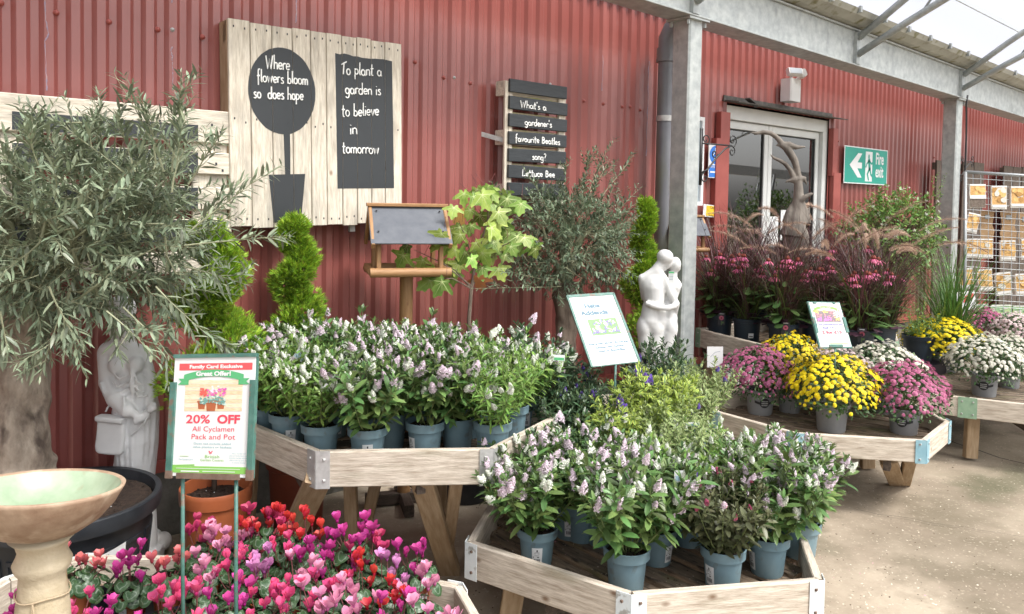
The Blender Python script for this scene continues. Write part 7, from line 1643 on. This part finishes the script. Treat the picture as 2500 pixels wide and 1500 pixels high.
b.obj('wire_mesh', 'rackm', t)
PKM = [M('pack_film', (.62, .60, .55), .25, (.70, .68, .62), 20, coat=.3), M('potato_print_gold', (.72, .42, .13), .4, (.80, .55, .24), 60), M('potato_print_dark', (.45, .24, .07), .4), M('pack_header', (.78, .78, .76), .4), M('pack_green', (.12, .25, .10), .4), M('dark_potatoes', (.10, .075, .06), .8, (.2, .16, .13), 60)]
random.seed(15)
def pack(cx, cy, w_, h_, label, rot=0., kind=0):
    q = o + (CR*((cx-2357))+CU*((420-cy)))*kx*.985; t2 = thing('potato_pack', label, 'packet', tuple(q-CFW*.03), group='seed potato packs on the rack'); f2 = frame((0, 0, 0), CR*cos(rot)+CU*sin(rot), CU*cos(rot)-CR*sin(rot)); W_, H_ = w_*kx, h_*kx
    b = B(); fbox(b, f2, -W_/2, W_/2, -H_/2, H_/2, -.012, .010, 0); b.obj('bag', PKM[0] if kind != 3 else M('green_pack', (.20, .42, .24), .4, (.5, .6, .3), 30), t2)
    b = B()
    if kind == 3:
        for k in range(14): disc(b, f2, R(-.4, .4)*W_, R(-.3, .3)*H_, R(.05, .10)*W_, .0105+k*.0002, random.choice((0, 3)), R(.03, .08)*H_, 8)
    else:
        for k in range(12 if kind == 0 else 8):
            x, y = R(-.33, .33)*W_, R(-.12 if kind == 0 else .0, .36)*H_; f3 = f2@Matrix.Translation((x, y, .0105+k*.0006))@Matrix.Rotation(R(-.6, .6), 4, 'Z'); disc(b, f3, 0, 0, R(.16, .24)*W_, 0, random.choice((1, 1, 0, 2)), R(.09, .13)*H_, 14)
    if kind != 3: fbox(b, f2, -W_*.46, W_*.46, (-.3 if kind == 0 else .0)*H_, .43*H_, .0100, .0104, 4)
    b.obj('print', [PKM[0], PKM[1], PKM[2], PKM[4], M('potato_heap_print', (.52, .29, .09), .4, (.70, .44, .18), 90)], t2)
    b = B(); fbox(b, f2, -W_*.5, W_*.5, H_*.43, H_*.50, .010, .0125, 0)
    if kind == 0: fbox(b, f2, -W_*.45, W_*.45, -H_*.42, -H_*.33, .0165, .0175, 0)
    if kind == 1: fbox(b, f2, -W_*.5, W_*.5, -.12*H_, .03*H_, .0165, .018, 0)
    b.obj('header', PKM[3], t2)
    if kind == 1: b = B(); fbox(b, f2, -W_*.48, W_*.48, -.48*H_, -.12*H_, .0105, .014); b.obj('window', PKM[5], t2)
pack(2381, 480, 39, 57, 'top left seed potato pack with a see through lower half', 0, 1); pack(2434, 484, 37, 57, 'top row seed potato pack second from the left', 0); pack(2481, 483, 36, 52, 'top row seed potato pack third from the left', 0)
pack(2369, 547, 29, 48, 'tilted single seed potato pack on the second row', -.22); pack(2363, 609, 36, 46, 'third row seed potato pack at the left end', .03); pack(2400, 610, 38, 48, 'third row seed potato pack second from the left', 0); pack(2456, 615, 37, 50, 'third row seed potato pack right of the gap', 0); pack(2507, 612, 36, 50, 'third row seed potato pack cut by the right edge of the photo', 0)
pack(2354, 684, 34, 50, 'fourth row seed potato pack at the left end', .1); pack(2400, 688, 36, 54, 'fourth row seed potato pack second from the left', .08); pack(2445, 697, 38, 56, 'fourth row seed potato pack third from the left', .08); pack(2495, 698, 40, 52, 'fourth row seed potato pack cut by the right edge of the photo', .05)
pack(2392, 760, 28, 26, 'small yellow vegetable packet at the left of the bottom row', .05, 3); pack(2440, 767, 50, 36, 'green vegetable tray packet in the middle of the bottom row', 0, 3); pack(2495, 768, 52, 34, 'green vegetable tray packet at the right of the bottom row', 0, 3)
for (x0, x1, y0, y1, lab) in ((2396, 2433, 515, 585, 'empty brown cardboard hanging card left of the gap on the rack'), (2446, 2488, 515, 592, 'wide empty brown cardboard hanging card on the second row of the rack'), (2490, 2520, 518, 600, 'brown cardboard hanging card at the right edge of the rack')):
    q = o+(CR*((x0+x1)/2-2357)+CU*(420-(y0+y1)/2))*kx+CFW*.03; t2 = thing('hanging_card', lab, 'card', tuple(q)); b = B(); f2 = frame((0, 0, 0), CR, CU); W_, H_ = (x1-x0)*kx, (y1-y0)*kx
    fpoly(b, f2, [(-W_*.4, -H_/2), (W_*.4, -H_/2), (W_*.5, -.2*H_), (W_*.36, .0), (W_*.5, H_/2), (-W_*.5, H_/2), (-W_*.36, 0), (-W_*.5, -.2*H_)], 0); fpoly(b, f2, [(-W_*.4, -H_/2), (-W_*.5, -.2*H_), (-W_*.36, .0), (-W_*.5, H_/2), (W_*.5, H_/2), (W_*.36, 0), (W_*.5, -.2*H_), (W_*.4, -H_/2)], -.004); b.obj('card', 'card', t2)
    b = B(); fbox(b, f2, -W_*.15, W_*.15, H_*.22, H_*.36, .002, .006); b.obj('hook', 'rackm', t2)
wp = atD(2358, 745, 6.9); t = thing('white_signboard', 'white and red signboard partly hidden behind the tall green grass', 'sign', tuple(wp)); b = B(); f2 = frame((0, 0, 0), CR*1+CU*.1, CU-CR*.15); fbox(b, f2, -.09, .09, -.12, .12, -.004, 0); b.obj('board', 'paper', t); b = B(); fpoly(b, f2, [(-.02, .02), (.07, .05), (.08, .10), (.0, .08)], .001); b.obj('red_mark', 'redink', t)
for (pa, pb_, Y, lab) in (((2286, 388), (2306, 530), 3.62, 'narrow dark wooden post of an old pallet left of the far canopy post'), ((2350, 392), (2398, 470), 3.62, 'dark old pallet standing behind the upper left corner of the rack'), ((2450, 402), (2530, 500), 3.62, 'dark old pallet boards behind the top right of the rack')):
    A_ = onY(*pa, Y); B_ = onY(pb_[0], pb_[1], Y); cx_ = (A_.x+B_.x)/2; t = thing('old_pallet', lab, 'pallet', (cx_, Y, 0)); hz = A_.z; n = max(1, int(round((B_.x-A_.x)/.32))); wdt = (B_.x-A_.x)/n
    for k in range(n): b = B(); x = A_.x+wdt*(k+.5)-cx_; b.plank((x, 0, .02), (x, R(-.004, .004), hz+R(-.02, .0)), wdt*.95, .022, (1, 0, 0)); b.obj('plank', 'darkw', t)
    b = B()
    for z in (.1, hz*.5, hz-.08): b.plank((A_.x-cx_, .03, z), (B_.x-cx_, .03, z), .08, .03, (0, 0, 1))
    b.obj('bearer', 'darkw', t)
# small pale card box and stake at the edge of the chrysanthemum table
q = onY(1746, 872, 2.85); t = thing('notice_card', 'small white card with a faint drawing pinned under the higher table', 'card', tuple(q)); b = B(); f2 = frame((0, 0, 0), CR, CU); fbox(b, f2, -.05, .05, -.065, .065, -.003, 0); b.obj('card', 'paper', t)
b = B(); stroke(b, f2, [(-.03, .0), (.0, .03), (.03, .035)], .002, .001); stroke(b, f2, [(-.02, -.03), (.02, .0)], .002, .001); b.obj('drawing', 'greyink', t)

# ================================================================== LITTER
random.seed(90)
def litter(name, label_, mats, pts, kind='stuff'):
    b = B()
    for (x, y, z, s_, m_) in pts:
        r_ = Matrix.Rotation(R(0, 6.3), 3, 'Z')@Matrix.Rotation(R(-.5, .5), 3, 'X'); V = [Vector((x, y, z))+r_@Vector(v) for v in ((-s_, 0, 0), (0, -s_*R(.4, .8), .001), (s_, 0, .0015), (0, s_*R(.4, .8), .001))]; b.add(V, [(0, 1, 2, 3)], m_)
    return b.obj(name, mats, kind=kind, label=label_, cat='litter')
mchip = [M('pale_chip', (.62, .55, .44), .8), M('brown_crumb', (.08, .05, .03), .9), M('dropped_petal', (.60, .30, .36), .7)]
pts = []
while len(pts) < 1500:
    q = onZ(R(1150, 2700), R(1050, 1560)**1.0, 0); c_ = sin(q.x*2.3+q.y*1.1)+sin(q.y*3.1-q.x)
    if R(-1.6, 2) < c_: pts.append((q.x, q.y, .006+.004*0, R(.002, .0065), random.choices((0, 1, 2), (.55, .4, .05))[0]))
litter('fallen_petals', 'pale chips and dropped petals scattered over the concrete floor', mchip, [(x, y, .010, s_, m_) for x, y, z, s_, m_ in pts])
pts = []
for poly, z, n in ((PA, .571, 500), (PB, .251, 600), (PD, .331, 250)):
    k = 0
    while k < n:
        x, y = R(min(p_[0] for p_ in poly), max(p_[0] for p_ in poly)), R(min(p_[1] for p_ in poly), max(p_[1] for p_ in poly))
        if inpoly(Vector((x, y)), poly, .03): pts.append((x, y, z+.001, R(.0015, .006), random.choices((0, 1, 2), (.35, .6, .05))[0])); k += 1
litter('spilled_compost', 'crumbs of compost and perlite spilled between the pots on the table slats', mchip, pts)
